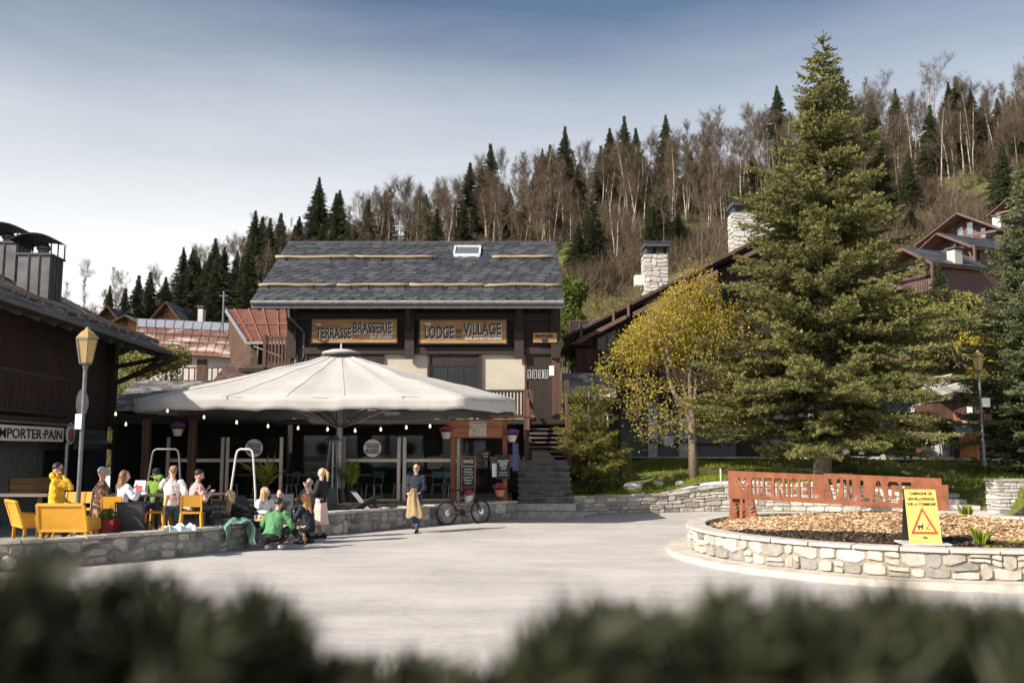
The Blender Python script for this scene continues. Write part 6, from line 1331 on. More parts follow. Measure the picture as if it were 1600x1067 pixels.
deck_chair('empty white sling deck chair on the terrace behind the long wall', (PX(588, 26.2, .5), 26.2, .1), R(-60), 'white_paint', 'black_paint', rec=.7)
deck_chair('black framed lounger low behind the woman in the pink skirt', (PX(540, 25.4, .5), 25.4, .1), R(70), rec=1.2)
def tube_frame(label, px, Y, w_, zt, mat, rz=0):
    t_ = thing('tube_frame', label, 'tube frame', (PX(px, Y, 1), Y, .1), rz); h = w_ / 2; a = MB(); z = zt - .1
    a.tube([(-h - .16, 0, 0), (-h - .10, 0, z * .5), (-h, 0, z - .14), (-h + .03, 0, z - .04), (-h + .09, 0, z), (h - .09, 0, z), (h - .03, 0, z - .04), (h, 0, z - .14), (h + .08, 0, z * .5), (h + .12, 0, 0)], .025, 8); part('tube', a, mat, t_, smooth=True)
    a = MB(); a.tube([(-h - .17, 0, .03), (-h - .17, .7, .03), (h + .12, .7, .03), (h + .12, 0, .03)], .03, 8); part('foot', a, mat, t_, smooth=True)
tube_frame('white tube swing stand arching over the loungers', 380, 21.9, .40, 2.12, 'white_paint')
tube_frame('dark grey tube swing stand behind the woman in jeans', 256, 21.6, .62, 2.12, 'post_grey')
ph = thing('patio_heater', 'slim pyramid patio heater between the glass screens', 'heater', (PX(519, 28.3, 1), 28.3, .1)); a = MB()
for sx in (-1, 1):
    for sy in (-1, 1): a.bar((sx * .24, sy * .24, .1), (sx * .09, sy * .09, 2.3), .022)
part('frame', a, 'zinc_light', ph); a = MB(); a.box((-.2, -.2, .05), (.2, .2, .85)); part('gas_box', a, 'metal_grey', ph); a = MB(); a.cyl((0, 0), .03, .85, 2.25, 8); part('glass_tube', a, 'tin_pale', ph); a = MB(); a.lathe((0, 0, 2.3), [(.28, 0), (.05, .12), (0, .13)], 4); part('hood', a, 'zinc_light', ph)
def palm(label, px, py, Y, h, n=26, pot='pot_black'):
    k = P(px, py, Y); t_ = thing('potted_palm', label, 'potted plant', (k.x, Y, k.z), 0, 'potted palms')
    a = MB(); a.lathe((0, 0, 0), [(.16, 0), (.24, .38), (.26, .40), (.22, .39), (.0, .36)], 16); part('pot', a, pot, t_)
    a = MB(); 
    for i in range(n):
        an = random.uniform(0, 2 * PI); L_ = h * random.uniform(.65, 1.05); lean = random.uniform(.15, .75); prev_ = Vector((0, 0, .36)); dr_ = Vector((math.cos(an), math.sin(an), 0)); side = Vector((-math.sin(an), math.cos(an), 0))
        for s_ in range(9):
            f = (s_ + 1) / 9; p_ = Vector((0, 0, .36)) + dr_ * (lean * L_ * f ** 1.4) + Vector((0, 0, 1)) * (L_ * f * (1 - lean * .45 * f)); 
            if s_ > 1:
                for sd in (-1, 1): q_ = p_ + side * sd * .17 * math.sin(PI * min(f, .97)) + (p_ - prev_) * 1.1 - Vector((0, 0, .04)); a.add([prev_, q_, p_ + Vector((0, 0, .006))], [(0, 1, 2)])
            a.bar(prev_, p_, .008); prev_ = p_
    part('fronds', a, 'palm_leaf', t_); return t_
palm('potted palm behind the white swing stand', 414, 788, 26.5, 1.1); palm('potted palm in a black pot right of the patio heater', 549, 783, 28.3, 1.0)
rp = thing('planter', 'dark red square planter pot behind the right end of the yellow bench', 'planter', (PX(167, 18.45, .5), 18.45, .1)); a = MB(); a.prism([(-.15, -.15, 0), (.15, -.15, 0), (.15, .15, 0), (-.15, .15, 0)], (0, 0, .05)); a.add([(-.16, -.16, .05), (.16, -.16, .05), (.16, .16, .05), (-.16, .16, .05), (-.20, -.20, .66), (.20, -.20, .66), (.20, .20, .66), (-.20, .20, .66)], [(0, 1, 5, 4), (1, 2, 6, 5), (2, 3, 7, 6), (3, 0, 4, 7), (4, 5, 6, 7)]); part('pot', a, 'red_pot', rp)
a = MB()
for i in range(60): an = random.uniform(0, 2 * PI); r_ = random.uniform(.02, .16); h_ = random.uniform(.1, .3); a.add([(r_ * math.cos(an), r_ * math.sin(an), .64), (r_ * math.cos(an) + .03, r_ * math.sin(an), .65), (1.4 * r_ * math.cos(an), 1.4 * r_ * math.sin(an), .66 + h_)], [(0, 1, 2)])
part('plant', a, 'leaf_green', rp)
# cloths on the wall
def drape(name, label, mat, c, L_, W_, z, yaw, drop0, drop1, amp=.03, cat='blanket'):
    t_ = Matrix.Rotation(yaw, 3, 'Z'); nu, nv = 30, 26; vs = []
    for i in range(nu):
        for j in range(nv):
            u_ = (i / (nu - 1) - .5) * L_; v_ = (j / (nv - 1) - .5) * (W_ + drop0 + drop1) + (drop1 - drop0) / 2
            fold = amp * (math.sin(u_ * 19 + 2.0 * v_) + .6 * math.sin(u_ * 41 - v_ * 7) + .7 * math.sin(v_ * 16 + u_ * 9)); e = W_ / 2
            if v_ > e: q_ = Vector((u_ * (1 - .25 * (v_ - e)), e + .03 + fold * .8, z - (v_ - e)))
            elif v_ < -e: q_ = Vector((u_ * (1 - .25 * (-v_ - e)), -e - .03 + fold * .8, z + (v_ + e)))
            else: q_ = Vector((u_, v_, z + .035 + abs(fold) * 1.3))
            if random.random() < 0: pass
            q_.z = max(q_.z, .012); vs.append(t_ @ q_ + Vector((c[0], c[1], 0)))
    a = MB(); a.add(vs, [(i * nv + j, (i + 1) * nv + j, (i + 1) * nv + j + 1, i * nv + j + 1) for i in range(nu - 1) for j in range(nv - 1)], .5)
    o_ = solo(name, a, mat, label, cat, smooth=True); md = o_.modifiers.new('t', 'SOLIDIFY'); md.thickness = .012; return o_
plain('mint_wool', (0.16, 0.29, 0.23), .95, var=.2, scale=6); plain('pale_blue_cloth', (0.62, 0.72, 0.76), .9, var=.25, scale=7)
drape('blanket', 'mint green wool blanket thrown over the end of the terrace wall', 'mint_wool', (-5.78, 19.9), .62, .5, .53, R(118), .40, .30, .045)
drape('towel', 'pale blue and black patterned towel lying on top of the terrace wall', 'pale_blue_cloth', (-6.55, 18.6), .55, .25, .55, R(47), .03, .03, .03, 'towel')
lt = thing('low_table', 'low table with a beige box under it and glasses on top, among the picnickers', 'table', (PX(461, 21.5, .5), 21.5, 0)); a = MB(); a.cbox((0, 0, .50), (.62, .5, .03)); part('tabletop', a, 'wood_board', lt)
for sx in (-1, 1):
    for sy in (-1, 1): a = MB(); a.bar((sx * .28, sy * .22, 0), (sx * .26, sy * .2, .49), .04); part('leg', a, 'wood_board', lt)
a = MB(); a.box((-.22, -.2, .2), (.24, .2, .48)); part('cloth_box', a, 'pot_pale', lt)
for i, (dx, dy, kind, lb) in enumerate(((-.15, -.1, 'bottle', 'brown bottle at the left end of the low picnic table'), (-.02, .08, 'glass', 'tall glass in the middle of the low picnic table'), (.1, -.08, 'glass', 'short glass near the right edge of the low picnic table'), (.2, .1, 'bottle', 'dark bottle at the right end of the low picnic table'))):
    a = MB(); h = .25 if kind == 'bottle' else .13; bx, by_ = PX(461, 21.5, .5) + dx, 21.5 + dy
    a.lathe((bx, by_, .516), [(.03, 0), (.032, h * .6), (.013, h * .75), (.013, h)] if kind == 'bottle' else [(.025, 0), (.035, h), (.03, h)], 10); solo('bottle' if kind == 'bottle' else 'drinking_glass', a, 'wood_brown' if kind == 'bottle' else 'tin_pale', lb, 'bottle' if kind == 'bottle' else 'glass')

# ------------------------------------------------------------------ mountain bike leaning on the wall
def bicycle():
    A = Vector((-1.83, 26.62, 0)); B = Vector((-.90, 27.36, 0)); dd = B - A; t_ = thing('bicycle', 'muddy grey mountain bike leaning against the terrace wall below the menu board', 'bicycle', A, math.atan2(dd.y, dd.x)); r = .33; WB = dd.length
    for x, lb in ((0, 'a'), (WB, 'b')):
        a = MB(); n = 28; a.tube([(x + r * math.cos(2 * PI * k / n), 0, r + r * math.sin(2 * PI * k / n)) for k in range(n + 1)], .026, 8, False); wh = part('wheel', a, 'rubber', t_, smooth=True)
        a = MB(); a.tube([(x + (r - .035) * math.cos(2 * PI * k / n), 0, r + (r - .035) * math.sin(2 * PI * k / n)) for k in range(n + 1)], .012, 6, False); part('rim', a, 'metal_grey', wh)
        a = MB()
        for k in range(16): an = 2 * PI * k / 16; a.bar((x, 0, r), (x + (r - .03) * math.cos(an), 0, r + (r - .03) * math.sin(an)), .005)
        a.tube([(x, -.05, r), (x, .05, r)], .025, 8); a.tube([(x, -.035, r), (x, -.03, r)], .08, 14); part('spokes', a, 'steel', wh)
    bb = Vector((WB * .42, 0, .33)); st_ = Vector((WB * .30, 0, .82)); hd = Vector((WB * .80, 0, .86)); hd2 = Vector((WB * .83, 0, .72)); a = MB()
    for p_, q_, r_ in ((bb, st_, .018), (st_ - Vector((-.02, 0, .12)), hd, .02), (bb, hd2, .024), (bb, (0, .05, r), .012), (bb, (0, -.05, r), .012), (st_ - Vector((-.02, 0, .12)), (0, .05, r), .010), (st_ - Vector((-.02, 0, .12)), (0, -.05, r), .010), (hd, hd2, .024)): a.tube([p_, q_], r_, 8)
    part('frame', a, 'bike_frame', t_)
    a = MB()
    for s_ in (-1, 1): a.tube([hd2 + Vector((0, s_ * .05, 0)), (WB, s_ * .05, r)], .018, 8)
    a.tube([hd2 + Vector((0, -.06, 0)), hd2 + Vector((0, .06, 0))], .02, 8); part('fork', a, 'iron_black', t_)
    a = MB(); a.tube([hd, hd + Vector((.0, 0, .08)), hd + Vector((.05, 0, .12))], .016, 8); a.tube([hd + Vector((-.04, -.34, .13)), hd + Vector((.05, -.1, .12)), hd + Vector((.05, .1, .12)), hd + Vector((-.04, .34, .13))], .014, 8); part('handlebar', a, 'iron_black', t_)
    a = MB(); a.tube([st_, st_ + Vector((-.02, 0, .12))], .014, 8); a.prism([st_ + Vector((-.16, -.07, .12)), st_ + Vector((-.16, .07, .12)), st_ + Vector((.0, .04, .13)), st_ + Vector((.12, .015, .12)), st_ + Vector((.12, -.015, .12)), st_ + Vector((.0, -.04, .13))], (0, 0, .04)); part('saddle', a, 'iron_black', t_)
    a = MB(); a.tube([bb + Vector((0, -.05, 0)), bb + Vector((0, -.06, 0))], .10, 18); a.bar(bb + Vector((0, -.07, 0)), bb + Vector((.12, -.07, -.12)), .02); a.bar(bb + Vector((0, .07, 0)), bb + Vector((-.12, .07, .12)), .02); a.cbox(bb + Vector((.12, -.12, -.12)), (.09, .08, .02)); a.cbox(bb + Vector((-.12, .12, .12)), (.09, .08, .02)); a.tube([bb + Vector((0, -.055, .095)), (0, -.055, r + .04)], .004, 4); a.tube([bb + Vector((0, -.055, -.095)), (0, -.055, r - .04)], .004, 4); part('crank', a, 'iron_black', t_)
    t_.rotation_euler = (R(-4), 0, math.atan2(dd.y, dd.x))
bicycle()
k = P(732, 763, 27.5); a = MB(); a.lathe((k.x, 27.7, .56), [(.10, 0), (.14, .2), (.15, .22)], 12); pt_ = thing('flower_pot', 'white pot of magenta flowers between the menu board and the bicycle', 'flower pot', (k.x, 27.7, .56)); part('pot', a, 'letter_white', pt_, True); a = MB()
for i in range(160): e1 = Vector((random.gauss(0, 1), random.gauss(0, 1), random.gauss(0, 1))).normalized() * .02; c_ = Vector((k.x + random.gauss(0, .06), 27.7 + random.gauss(0, .06), .8 + random.random() * .14)); e2 = e1.orthogonal().normalized() * .02; a.add([c_ - e1, c_ + e2, c_ + e1, c_ - e2], [(0, 1, 2, 3)])
part('flowers', a, 'flower_pink', pt_, True)

# ------------------------------------------------------------------ people
plain('skin', (0.52, 0.30, 0.22), .55, var=.06); plain('skin_light', (0.62, 0.39, 0.31), .55, var=.06); plain('skin_dark', (0.16, 0.085, 0.055), .55)
plain('hair_dark', (0.022, 0.015, 0.012), .5, var=.3, scale=40); plain('hair_blond', (0.50, 0.33, 0.17), .5, var=.35, scale=40); plain('hair_red', (0.48, 0.22, 0.08), .5, var=.35, scale=40); plain('hair_brown', (0.22, 0.11, 0.055), .5, var=.4, scale=40); plain('hair_grey', (0.35, 0.33, 0.31), .6)
for n_, c_ in (('cloth_yellow', (0.66, 0.38, 0.02)), ('cloth_black', (0.014, 0.014, 0.016)), ('cloth_white', (0.74, 0.74, 0.76)), ('cloth_green', (0.085, 0.235, 0.10)), ('cloth_lime', (0.13, 0.24, 0.03)), ('cloth_navy', (0.012, 0.017, 0.032)), ('cloth_denim', (0.060, 0.125, 0.225)), ('cloth_darkdenim', (0.030, 0.055, 0.10)), ('cloth_beige', (0.33, 0.235, 0.125)), ('cloth_burgundy', (0.10, 0.03, 0.045)), ('cloth_grey', (0.10, 0.105, 0.13)), ('cloth_olive', (0.09, 0.08, 0.03)), ('cloth_mustard', (0.38, 0.27, 0.09)), ('shoe_white', (0.6, 0.58, 0.56)), ('shoe_black', (0.02, 0.02, 0.02)), ('cap_grey', (0.30, 0.30, 0.31)), ('lips', (0.42, 0.12, 0.10))): plain(n_, c_, .85, var=.15, scale=12, bump=.15)
plain('skirt_pink', (0.72, 0.52, 0.44), .6, var=.1, scale=8)
t = NT('cloth_plaid'); vx = t.n('ShaderNodeTexWave', wave_type='BANDS', bands_direction='X', Scale=9.0); vz_ = t.n('ShaderNodeTexWave', wave_type='BANDS', bands_direction='Z', Scale=9.0)
t.l(t.coords(), vx.inputs['Vector']); t.l(t.coords(), vz_.inputs['Vector']); r1_ = t.ramp(vx.outputs['Fac'], [(.45, (0, 0, 0)), (.55, (1, 1, 1))]); r2_ = t.ramp(vz_.outputs['Fac'], [(.45, (0, 0, 0)), (.55, (1, 1, 1))])
m1 = t.mix(r1_, (0.40, 0.035, 0.035), (0.68, 0.60, 0.56)); m2_ = t.mix(r2_, (0.25, 0.03, 0.04), (0.75, 0.68, 0.64)); t.fin(t.mix(.5, m1, m2_), .9)
t = NT('cloth_tapestry'); vo = t.n('ShaderNodeTexVoronoi', Scale=16.0); t.l(t.coords(), vo.inputs['Vector']); sx_ = t.n('ShaderNodeSeparateXYZ'); t.l(vo.outputs['Color'], sx_.inputs['Vector']); t.fin(t.ramp(sx_.outputs['X'], [(0, (0.03, 0.018, 0.015)), (.45, (0.10, 0.045, 0.03)), (.7, (0.24, 0.12, 0.06)), (.9, (0.42, 0.30, 0.20)), (1, (0.12, 0.16, 0.18))]), .95)
t = NT('cloth_sweater'); nn = t.noise(3.4, 3); n2_ = t.noise(5.5, 2, t.coords((1, 1, 1), (1, 0.5, 0))); c = t.mix(t.ramp(nn, [(.55, (0, 0, 0)), (.58, (1, 1, 1))]), (0.72, 0.70, 0.68), (0.60, 0.36, 0.34)); c = t.mix(t.ramp(n2_, [(.66, (0, 0, 0)), (.68, (1, 1, 1))]), c, (0.03, 0.04, 0.06)); t.fin(c, .9)
t = NT('cloth_printed'); nn = t.noise(9, 2); c = t.mix(t.ramp(nn, [(.62, (0, 0, 0)), (.65, (1, 1, 1))]), (0.70, 0.72, 0.78), (0.05, 0.06, 0.10)); t.fin(c, .9)

def ik(a, b, l1, l2, hint):
    a, b, hint = Vector(a), Vector(b), Vector(hint); d_ = b - a; D_ = min(max(d_.length, abs(l1 - l2) + .01), l1 + l2 - .004); d_.normalize(); b2 = a + d_ * D_
    x = (l1 * l1 - l2 * l2 + D_ * D_) / (2 * D_); h = math.sqrt(max(0, l1 * l1 - x * x)); hp = hint - d_ * hint.dot(d_)
    if hp.length < 1e-4: hp = d_.orthogonal()
    return a + d_ * x + hp.normalized() * h, b2
def capsule(mb, p, q, r0, r1, n=10):
    p, q = Vector(p), Vector(q); d_ = (q - p); 
    if d_.length < 1e-5: d_ = Vector((0, 0, .001))
    d_.normalize(); mb.tube([p - d_ * r0 * .95, p - d_ * r0 * .6, p, (p + q) / 2, q, q + d_ * r1 * .6, q + d_ * r1 * .95], [r0 * .25, r0 * .8, r0, (r0 + r1) / 2, r1, r1 * .8, r1 * .25], n)
def loft(mb, secs, side, fwd, n=16):
    vs = []; side, fwd = Vector(side), Vector(fwd)
    for c_, w_, d_ in secs:
        for k in range(n): an = 2 * PI * k / n; vs.append(Vector(c_) + side * (w_ * math.cos(an)) + fwd * (d_ * math.sin(an)))
    k_ = len(secs); mb.add(vs, [(i * n + j, i * n + (j + 1) % n, (i + 1) * n + (j + 1) % n, (i + 1) * n + j) for i in range(k_ - 1) for j in range(n)] + [tuple(reversed(range(n))), tuple((k_ - 1) * n + j for j in range(n))])
def egg(mb, c, rx, ry, rz, M=None, n=14, m=10):
    t_ = MB(); t_.ball((0, 0, 0), 1, n, m, (rx, ry, rz)); M = M or Matrix.Identity(3); c = Vector(c); mb.add([c + M @ Vector(v) for v in t_.v], t_.f)
TXC = bpy.data.textures.new('folds', 'CLOUDS'); TXC.noise_scale = .11; TXC.noise_depth = 2
def crease(o, st=.055):
    m_ = o.modifiers.new('folds', 'DISPLACE'); m_.texture = TXC; m_.strength = st; m_.mid_level = .5; m_.texture_coords = 'LOCAL'
def person(label, loc, rz, pelvis=.93, lean=0, side_lean=0, px_=0, py_=0, feet=((-.1, .02), (.1, .02)), hands=None, head=(0, 0), H=1.72, skin='skin', top='cloth_black', bottom='cloth_darkdenim', shoes='shoe_black', hair='hair_dark', hair_style='short', female=False, skirt=None, cape=None, cap=None, glasses=False, hood=False, foot_z=(0, 0), knee=((-.15, 1, .1), (.15, 1, .1)), elbow=((-.6, -.5, -.6), (.6, -.5, -.6)), toe=(0, 0), bulk=1.0, beard=False, thinlegs=1.0, twist=0):
    k = H / 1.72; t_ = thing('person', label, 'person', loc, rz)
    p0 = Vector((px_, py_, pelvis)); L_, S_ = R(lean), R(side_lean)
    up = Vector((math.sin(S_), math.sin(L_), math.cos(L_) * math.cos(S_))).normalized(); tw = R(twist)
    sd = Vector((math.cos(tw), math.sin(tw), 0)); sd = (sd - up * sd.dot(up)).normalized(); fw = up.cross(sd).normalized()
    sw = (.165 if female else .185) * k; ch = p0 + up * .26 * k; sh = p0 + up * .43 * k; nk = p0 + up * .50 * k
    hyaw, hpitch = R(head[0]), R(head[1]); hdir = (up * .6 + Vector((0, 0, .4))).normalized(); hc = nk + hdir * .155 * k
    MH = Matrix.Rotation(hyaw, 3, 'Z') @ Matrix.Rotation(hpitch, 3, 'X')
    hips = [p0 + Vector((s_ * .09 * k, 0, -.02)) for s_ in (-1, 1)]; ank = [Vector((feet[i][0], feet[i][1], .085 + foot_z[i])) for i in (0, 1)]
    kn = []; 
    for i in (0, 1): q, e_ = ik(hips[i], ank[i], .43 * k, .42 * k, knee[i]); kn.append(q); ank[i] = e_
    shs = [sh + sd * s_ * sw for s_ in (-1, 1)]; hands = hands or ((-.27, .05, pelvis - .12), (.27, .05, pelvis - .12)); wr = []; el = []
    for i in (0, 1): q, e_ = ik(shs[i], hands[i], .28 * k, .25 * k, Vector(elbow[i])); el.append(q); wr.append(e_)
    # --- body: one surface
    b = MB(); f_ = .92 if female else 1.0
    loft(b, [(p0 - up * .10, .10 * f_, .08), (p0, .145 * f_ * (1.06 if female else 1), .105), (p0 + up * .14 * k, .115 * f_, .088), (ch, .14 * f_, .10), (sh - up * .02, .15 * f_, .09), (sh + up * .035, .075, .06), (nk + up * .01, .05, .05)], sd, fw)
    capsule(b, nk - up * .03, hc - hdir * .05, .052, .05)
    egg(b, hc + Vector((0, 0, .01)), .074 * k, .092 * k, .108 * k, MH); egg(b, hc + MH @ Vector((0, .022, -.055)), .055 * k, .062 * k, .055 * k, MH); egg(b, hc + MH @ Vector((0, .094 * k, -.015)), .012, .02, .022, MH)
    for s_ in (-1, 1): egg(b, hc + MH @ Vector((s_ * .076 * k, -.002, -.008)), .010, .018, .030, MH); egg(b, hc + MH @ Vector((s_ * .03, .074, .022)), .02, .014, .012, MH)
    for i in (0, 1):
        s_ = -1 if i == 0 else 1
        capsule(b, hips[i], kn[i], .078, .052); capsule(b, kn[i], kn[i] + (ank[i] - kn[i]) * .35, .053, .054); capsule(b, kn[i] + (ank[i] - kn[i]) * .35, ank[i], .053, .034)
        capsule(b, shs[i], el[i], .048, .038); capsule(b, el[i], wr[i], .038, .025)
        hd_ = (wr[i] - el[i]).normalized(); pv = hd_.cross(Vector((0, 0, 1))); pv = pv.normalized() if pv.length > .1 else Vector((1, 0, 0)); pn = hd_.cross(pv)
        kk_ = wr[i] + hd_ * .085
        for w_ in (-.026, -.009, .009, .026): capsule(b, wr[i] + hd_ * .01 + pv * w_ * .6, kk_ + pv * w_, .014, .012, 6)
        for q, (w_, ln) in enumerate(((-.030, .030), (-.010, .036), (.010, .034), (.030, .026))):
            f0 = kk_ + pv * w_; f1 = f0 + (hd_ * .9 + pn * .35 * s_).normalized() * ln; f2 = f1 + (hd_ * .6 + pn * .8 * s_).normalized() * ln * .8; capsule(b, f0, f1, .0095, .009, 6); capsule(b, f1, f2, .009, .008, 6)
        t0 = wr[i] + hd_ * .03 + pv * .028; capsule(b, t0, t0 + (hd_ + pv * .9).normalized() * .035, .012, .010, 6); capsule(b, t0 + (hd_ + pv * .9).normalized() * .035, t0 + (hd_ + pv * .5).normalized() * .068, .010, .009, 6)
        tv = Vector((math.sin(R(toe[i])) , math.cos(R(toe[i])), -.02)).normalized(); capsule(b, ank[i] + Vector((0, 0, -.045)) - tv * .03, ank[i] + Vector((0, 0, -.055)) + tv * .13, .032, .026)
    def rem(nm, mb_, mat, vx, par=t_, sm=3):
        o_ = part(nm, mb_, mat, par, smooth=True); m_ = o_.modifiers.new('r', 'REMESH'); m_.mode = 'VOXEL'; m_.voxel_size = vx; m_.use_smooth_shade = True
        s2_ = o_.modifiers.new('s', 'SMOOTH'); s2_.factor = .5; s2_.iterations = sm; return o_
    body = rem('body', b, skin, .0085, sm=1)
    # --- top
    g = .022 * bulk; a = MB(); hem = p0 - up * .06
    loft(a, [(hem, .155 * f_ * bulk + .01, .12 * bulk), (p0 + up * .08, .145 * f_ * bulk, .115 * bulk), (ch, .155 * f_ * bulk, .118 * bulk), (sh - up * .03, .165 * f_ * bulk, .108), (sh + up * .04, .09, .075), (nk + up * .005, .062, .062)], sd, fw)
    for i in (0, 1): capsule(a, shs[i], el[i], .052 + g, .045 + g * .8); capsule(a, el[i], wr[i] - (wr[i] - el[i]).normalized() * .015, .045 + g * .8, .034 + g * .3)
    if hood: egg(a, nk - fw * .07 + up * .03, .11, .07, .08); egg(a, nk + up * .03, .085, .085, .05)
    crease(rem('top', a, top, .013))
    # --- bottom
    if bottom:
        a = MB(); loft(a, [(p0 - up * .13, .12 * f_, .10), (p0 - up * .02, .155 * f_, .118), (p0 + up * .05, .142 * f_, .108)], sd, fw)
        for i in (0, 1): capsule(a, hips[i], kn[i], .092 * thinlegs, .064 * thinlegs); capsule(a, kn[i], kn[i] + (ank[i] - kn[i]) * .4, .065 * thinlegs, .060 * thinlegs); capsule(a, kn[i] + (ank[i] - kn[i]) * .4, ank[i] + Vector((0, 0, .02)), .060 * thinlegs, .052 * thinlegs)
        crease(rem('trousers', a, bottom, .014))
    for i in (0, 1):
        tv = Vector((math.sin(R(toe[i])), math.cos(R(toe[i])), 0)); a = MB(); c_ = ank[i] - Vector((0, 0, .045)); capsule(a, c_ - tv * .045, c_ + tv * .06, .042, .040); capsule(a, c_ + tv * .06 - Vector((0, 0, .008)), c_ + tv * .16 - Vector((0, 0, .012)), .038, .028); capsule(a, c_, ank[i] + Vector((0, 0, .03)), .042, .040); rem('shoe', a, shoes, .011)
    # --- hair, hats, face
    a = MB(); 
    if hair_style == 'short': egg(a, hc + MH @ Vector((0, -.020, .040)), .083 * k, .090 * k, .090 * k, MH)
    elif hair_style != 'bald':
        egg(a, hc + MH @ Vector((0, -.030, .032)), .082 * k, .088 * k, .094 * k, MH)
    else: egg(a, hc + MH @ Vector((0, -.03, .015)), .079 * k, .08 * k, .085 * k, MH)
    if hair_style in ('long', 'loose'):
        for s_ in (-1, 0, 1):
            q0 = hc + MH @ Vector((s_ * .045, -.06, .02)); q1 = nk + MH @ Vector((s_ * .06, -.085 if s_ == 0 else -.05, -.02)); q2 = nk + MH @ Vector((s_ * .075, -.11 if s_ == 0 else -.07, -.20)); capsule(a, q0, q1, .055, .05); capsule(a, q1, q2, .05, .030)
        for s_ in (-1, 1): capsule(a, hc + MH @ Vector((s_ * .068, -.01, .03)), nk + MH @ Vector((s_ * .085, .0, -.08)), .022, .022)
    if hair_style == 'ponytail': q0 = hc + MH @ Vector((0, -.10, .05)); q1 = hc + MH @ Vector((0, -.15, -.03)); q2 = hc + MH @ Vector((0, -.13, -.20)); egg(a, q0, .035, .035, .035); capsule(a, q0, q1, .035, .045); capsule(a, q1, q2, .042, .015)
    if hair_style == 'bun': egg(a, hc + MH @ Vector((0, -.09, .075)), .045, .045, .045)
    crease(rem('hair', a, hair, .010), .03)
    if beard: a = MB(); egg(a, hc + MH @ Vector((0, .045, -.075)), .055, .05, .042, MH); rem('beard', a, hair, .010)
    a = MB()
    for s_ in (-1, 1): egg(a, hc + MH @ Vector((s_ * .030, .083 * k, .012)), .012, .008, .007, MH, 8, 6)
    part('eyes', a, 'black_paint', t_); a = MB(); egg(a, hc + MH @ Vector((0, .083 * k, -.058)), .022, .008, .008, MH, 8, 6); part('mouth', a, 'lips', t_)
    if glasses:
        a = MB()
        for s_ in (-1, 1): egg(a, hc + MH @ Vector((s_ * .034, .090 * k, .012)), .028, .010, .020, MH, 10, 6); a.bar(hc + MH @ Vector((s_ * .06, .085 * k, .018)), hc + MH @ Vector((s_ * .082, -.01, .018)), .006)
        a.bar(hc + MH @ Vector((-.02, .1 * k, .016)), hc + MH @ Vector((.02, .1 * k, .016)), .006); part('sunglasses', a, 'black_paint', t_)
    if cap:
        a = MB(); egg(a, hc + MH @ Vector((0, -.008, .045)), .090, .102, .085, MH); capsule(a, hc + MH @ Vector((-.03, .09, .045)), hc + MH @ Vector((-.03, .15, .035)), .022, .014, 8); capsule(a, hc + MH @ Vector((.03, .09, .045)), hc + MH @ Vector((.03, .15, .035)), .022, .014, 8); rem('cap', a, cap, .010)
    if skirt:
        mat, z0, wd = skirt; vs = []; n = 40; m_ = 10
        for j in range(m_ + 1):
            f = j / m_; c_ = p0 + up * .06; zz_ = c_.z + (z0 - c_.z) * f
            for i in range(n): an = 2 * PI * i / n; r_ = 1 + .07 * f * math.sin(an * 9) + .03 * f * math.sin(an * 4 + 1); vs.append((c_.x + (.15 + wd * f) * r_ * math.cos(an), c_.y + (.12 + wd * .8 * f) * r_ * math.sin(an), zz_))
        a = MB(); a.add(vs, [(j * n + i, (j + 1) * n + i, (j + 1) * n + (i + 1) % n, j * n + (i + 1) % n) for j in range(m_) for i in range(n)], .5); part('skirt', a, mat, t_, smooth=True).modifiers.new('t', 'SOLIDIFY').thickness = .008
    if cape:
        mat, z0, wd = cape; vs = []; n = 40; m_ = 14
        for j in range(m_ + 1):
            f = j / m_; zz_ = sh.z + .06 + (z0 - sh.z - .06) * f; ww = .08 + min(f * 5, 1) * .15 + wd * f
            for i in range(n): an = 2 * PI * i / n; r_ = 1 + .06 * f * math.sin(an * 7) + .03 * math.sin(an * 3 + 1); vs.append((sh.x * (1 - f) + p0.x * f + ww * r_ * math.cos(an), sh.y * (1 - f) + p0.y * f + ww * .72 * r_ * math.sin(an), zz_))
        a = MB(); a.add(vs, [(j * n + i, (j + 1) * n + i, (j + 1) * n + (i + 1) % n, j * n + (i + 1) % n) for j in range(m_) for i in range(n)], .5); part('cape', a, mat, t_, smooth=True).modifiers.new('t', 'SOLIDIFY').thickness = .01
    return t_
tz = .1
# yellow hoodie, phone at the ear, facing right
person('person in a bright yellow hoodie talking on a phone, standing at the left lamp post', (PX(87, 17.9, 1), 17.9, tz), R(-75), feet=((-.12, .16), (.1, -.20)), hands=((-.22, .16, 1.02), (.10, .13, 1.50)), elbow=((-.4, -.6, -1), (.5, .3, -1)), top='cloth_yellow', bottom='cloth_burgundy', hood=True, head=(-8, -5), bulk=1.15, H=1.78, glasses=True, beard=True, pelvis=.96)
person('person in a grey cap wrapped in a brown patterned shawl, behind the yellow bench', (PX(158, 19.1, 1), 19.1, tz), R(-70), feet=((-.1, .05), (.1, -.05)), hands=((-.12, .2, 1.1), (.12, .2, 1.1)), top='cloth_tapestry', bottom='cloth_olive', cap='cap_grey', cape=('cloth_tapestry', .45, .07), head=(-10, -8), H=1.66, pelvis=.90, hair='hair_brown')
person('woman in a white printed shirt with a long brown ponytail, sitting on a yellow stool', (PX(187, 19.1, 1), 19.1, tz), R(-40), female=True, pelvis=.82, py_=0, lean=8, feet=((-.14, .42), (.14, .36)), foot_z=(.26, .26), hands=((-.16, .34, 1.20), (.2, .32, 1.14)), top='cloth_printed', bottom='cloth_burgundy', hair='hair_brown', hair_style='long', skin='skin_light', bulk=1.1, head=(-15, -5), H=1.72, knee=((-.15, 1, .5), (.15, 1, .5)), shoes='shoe_white')
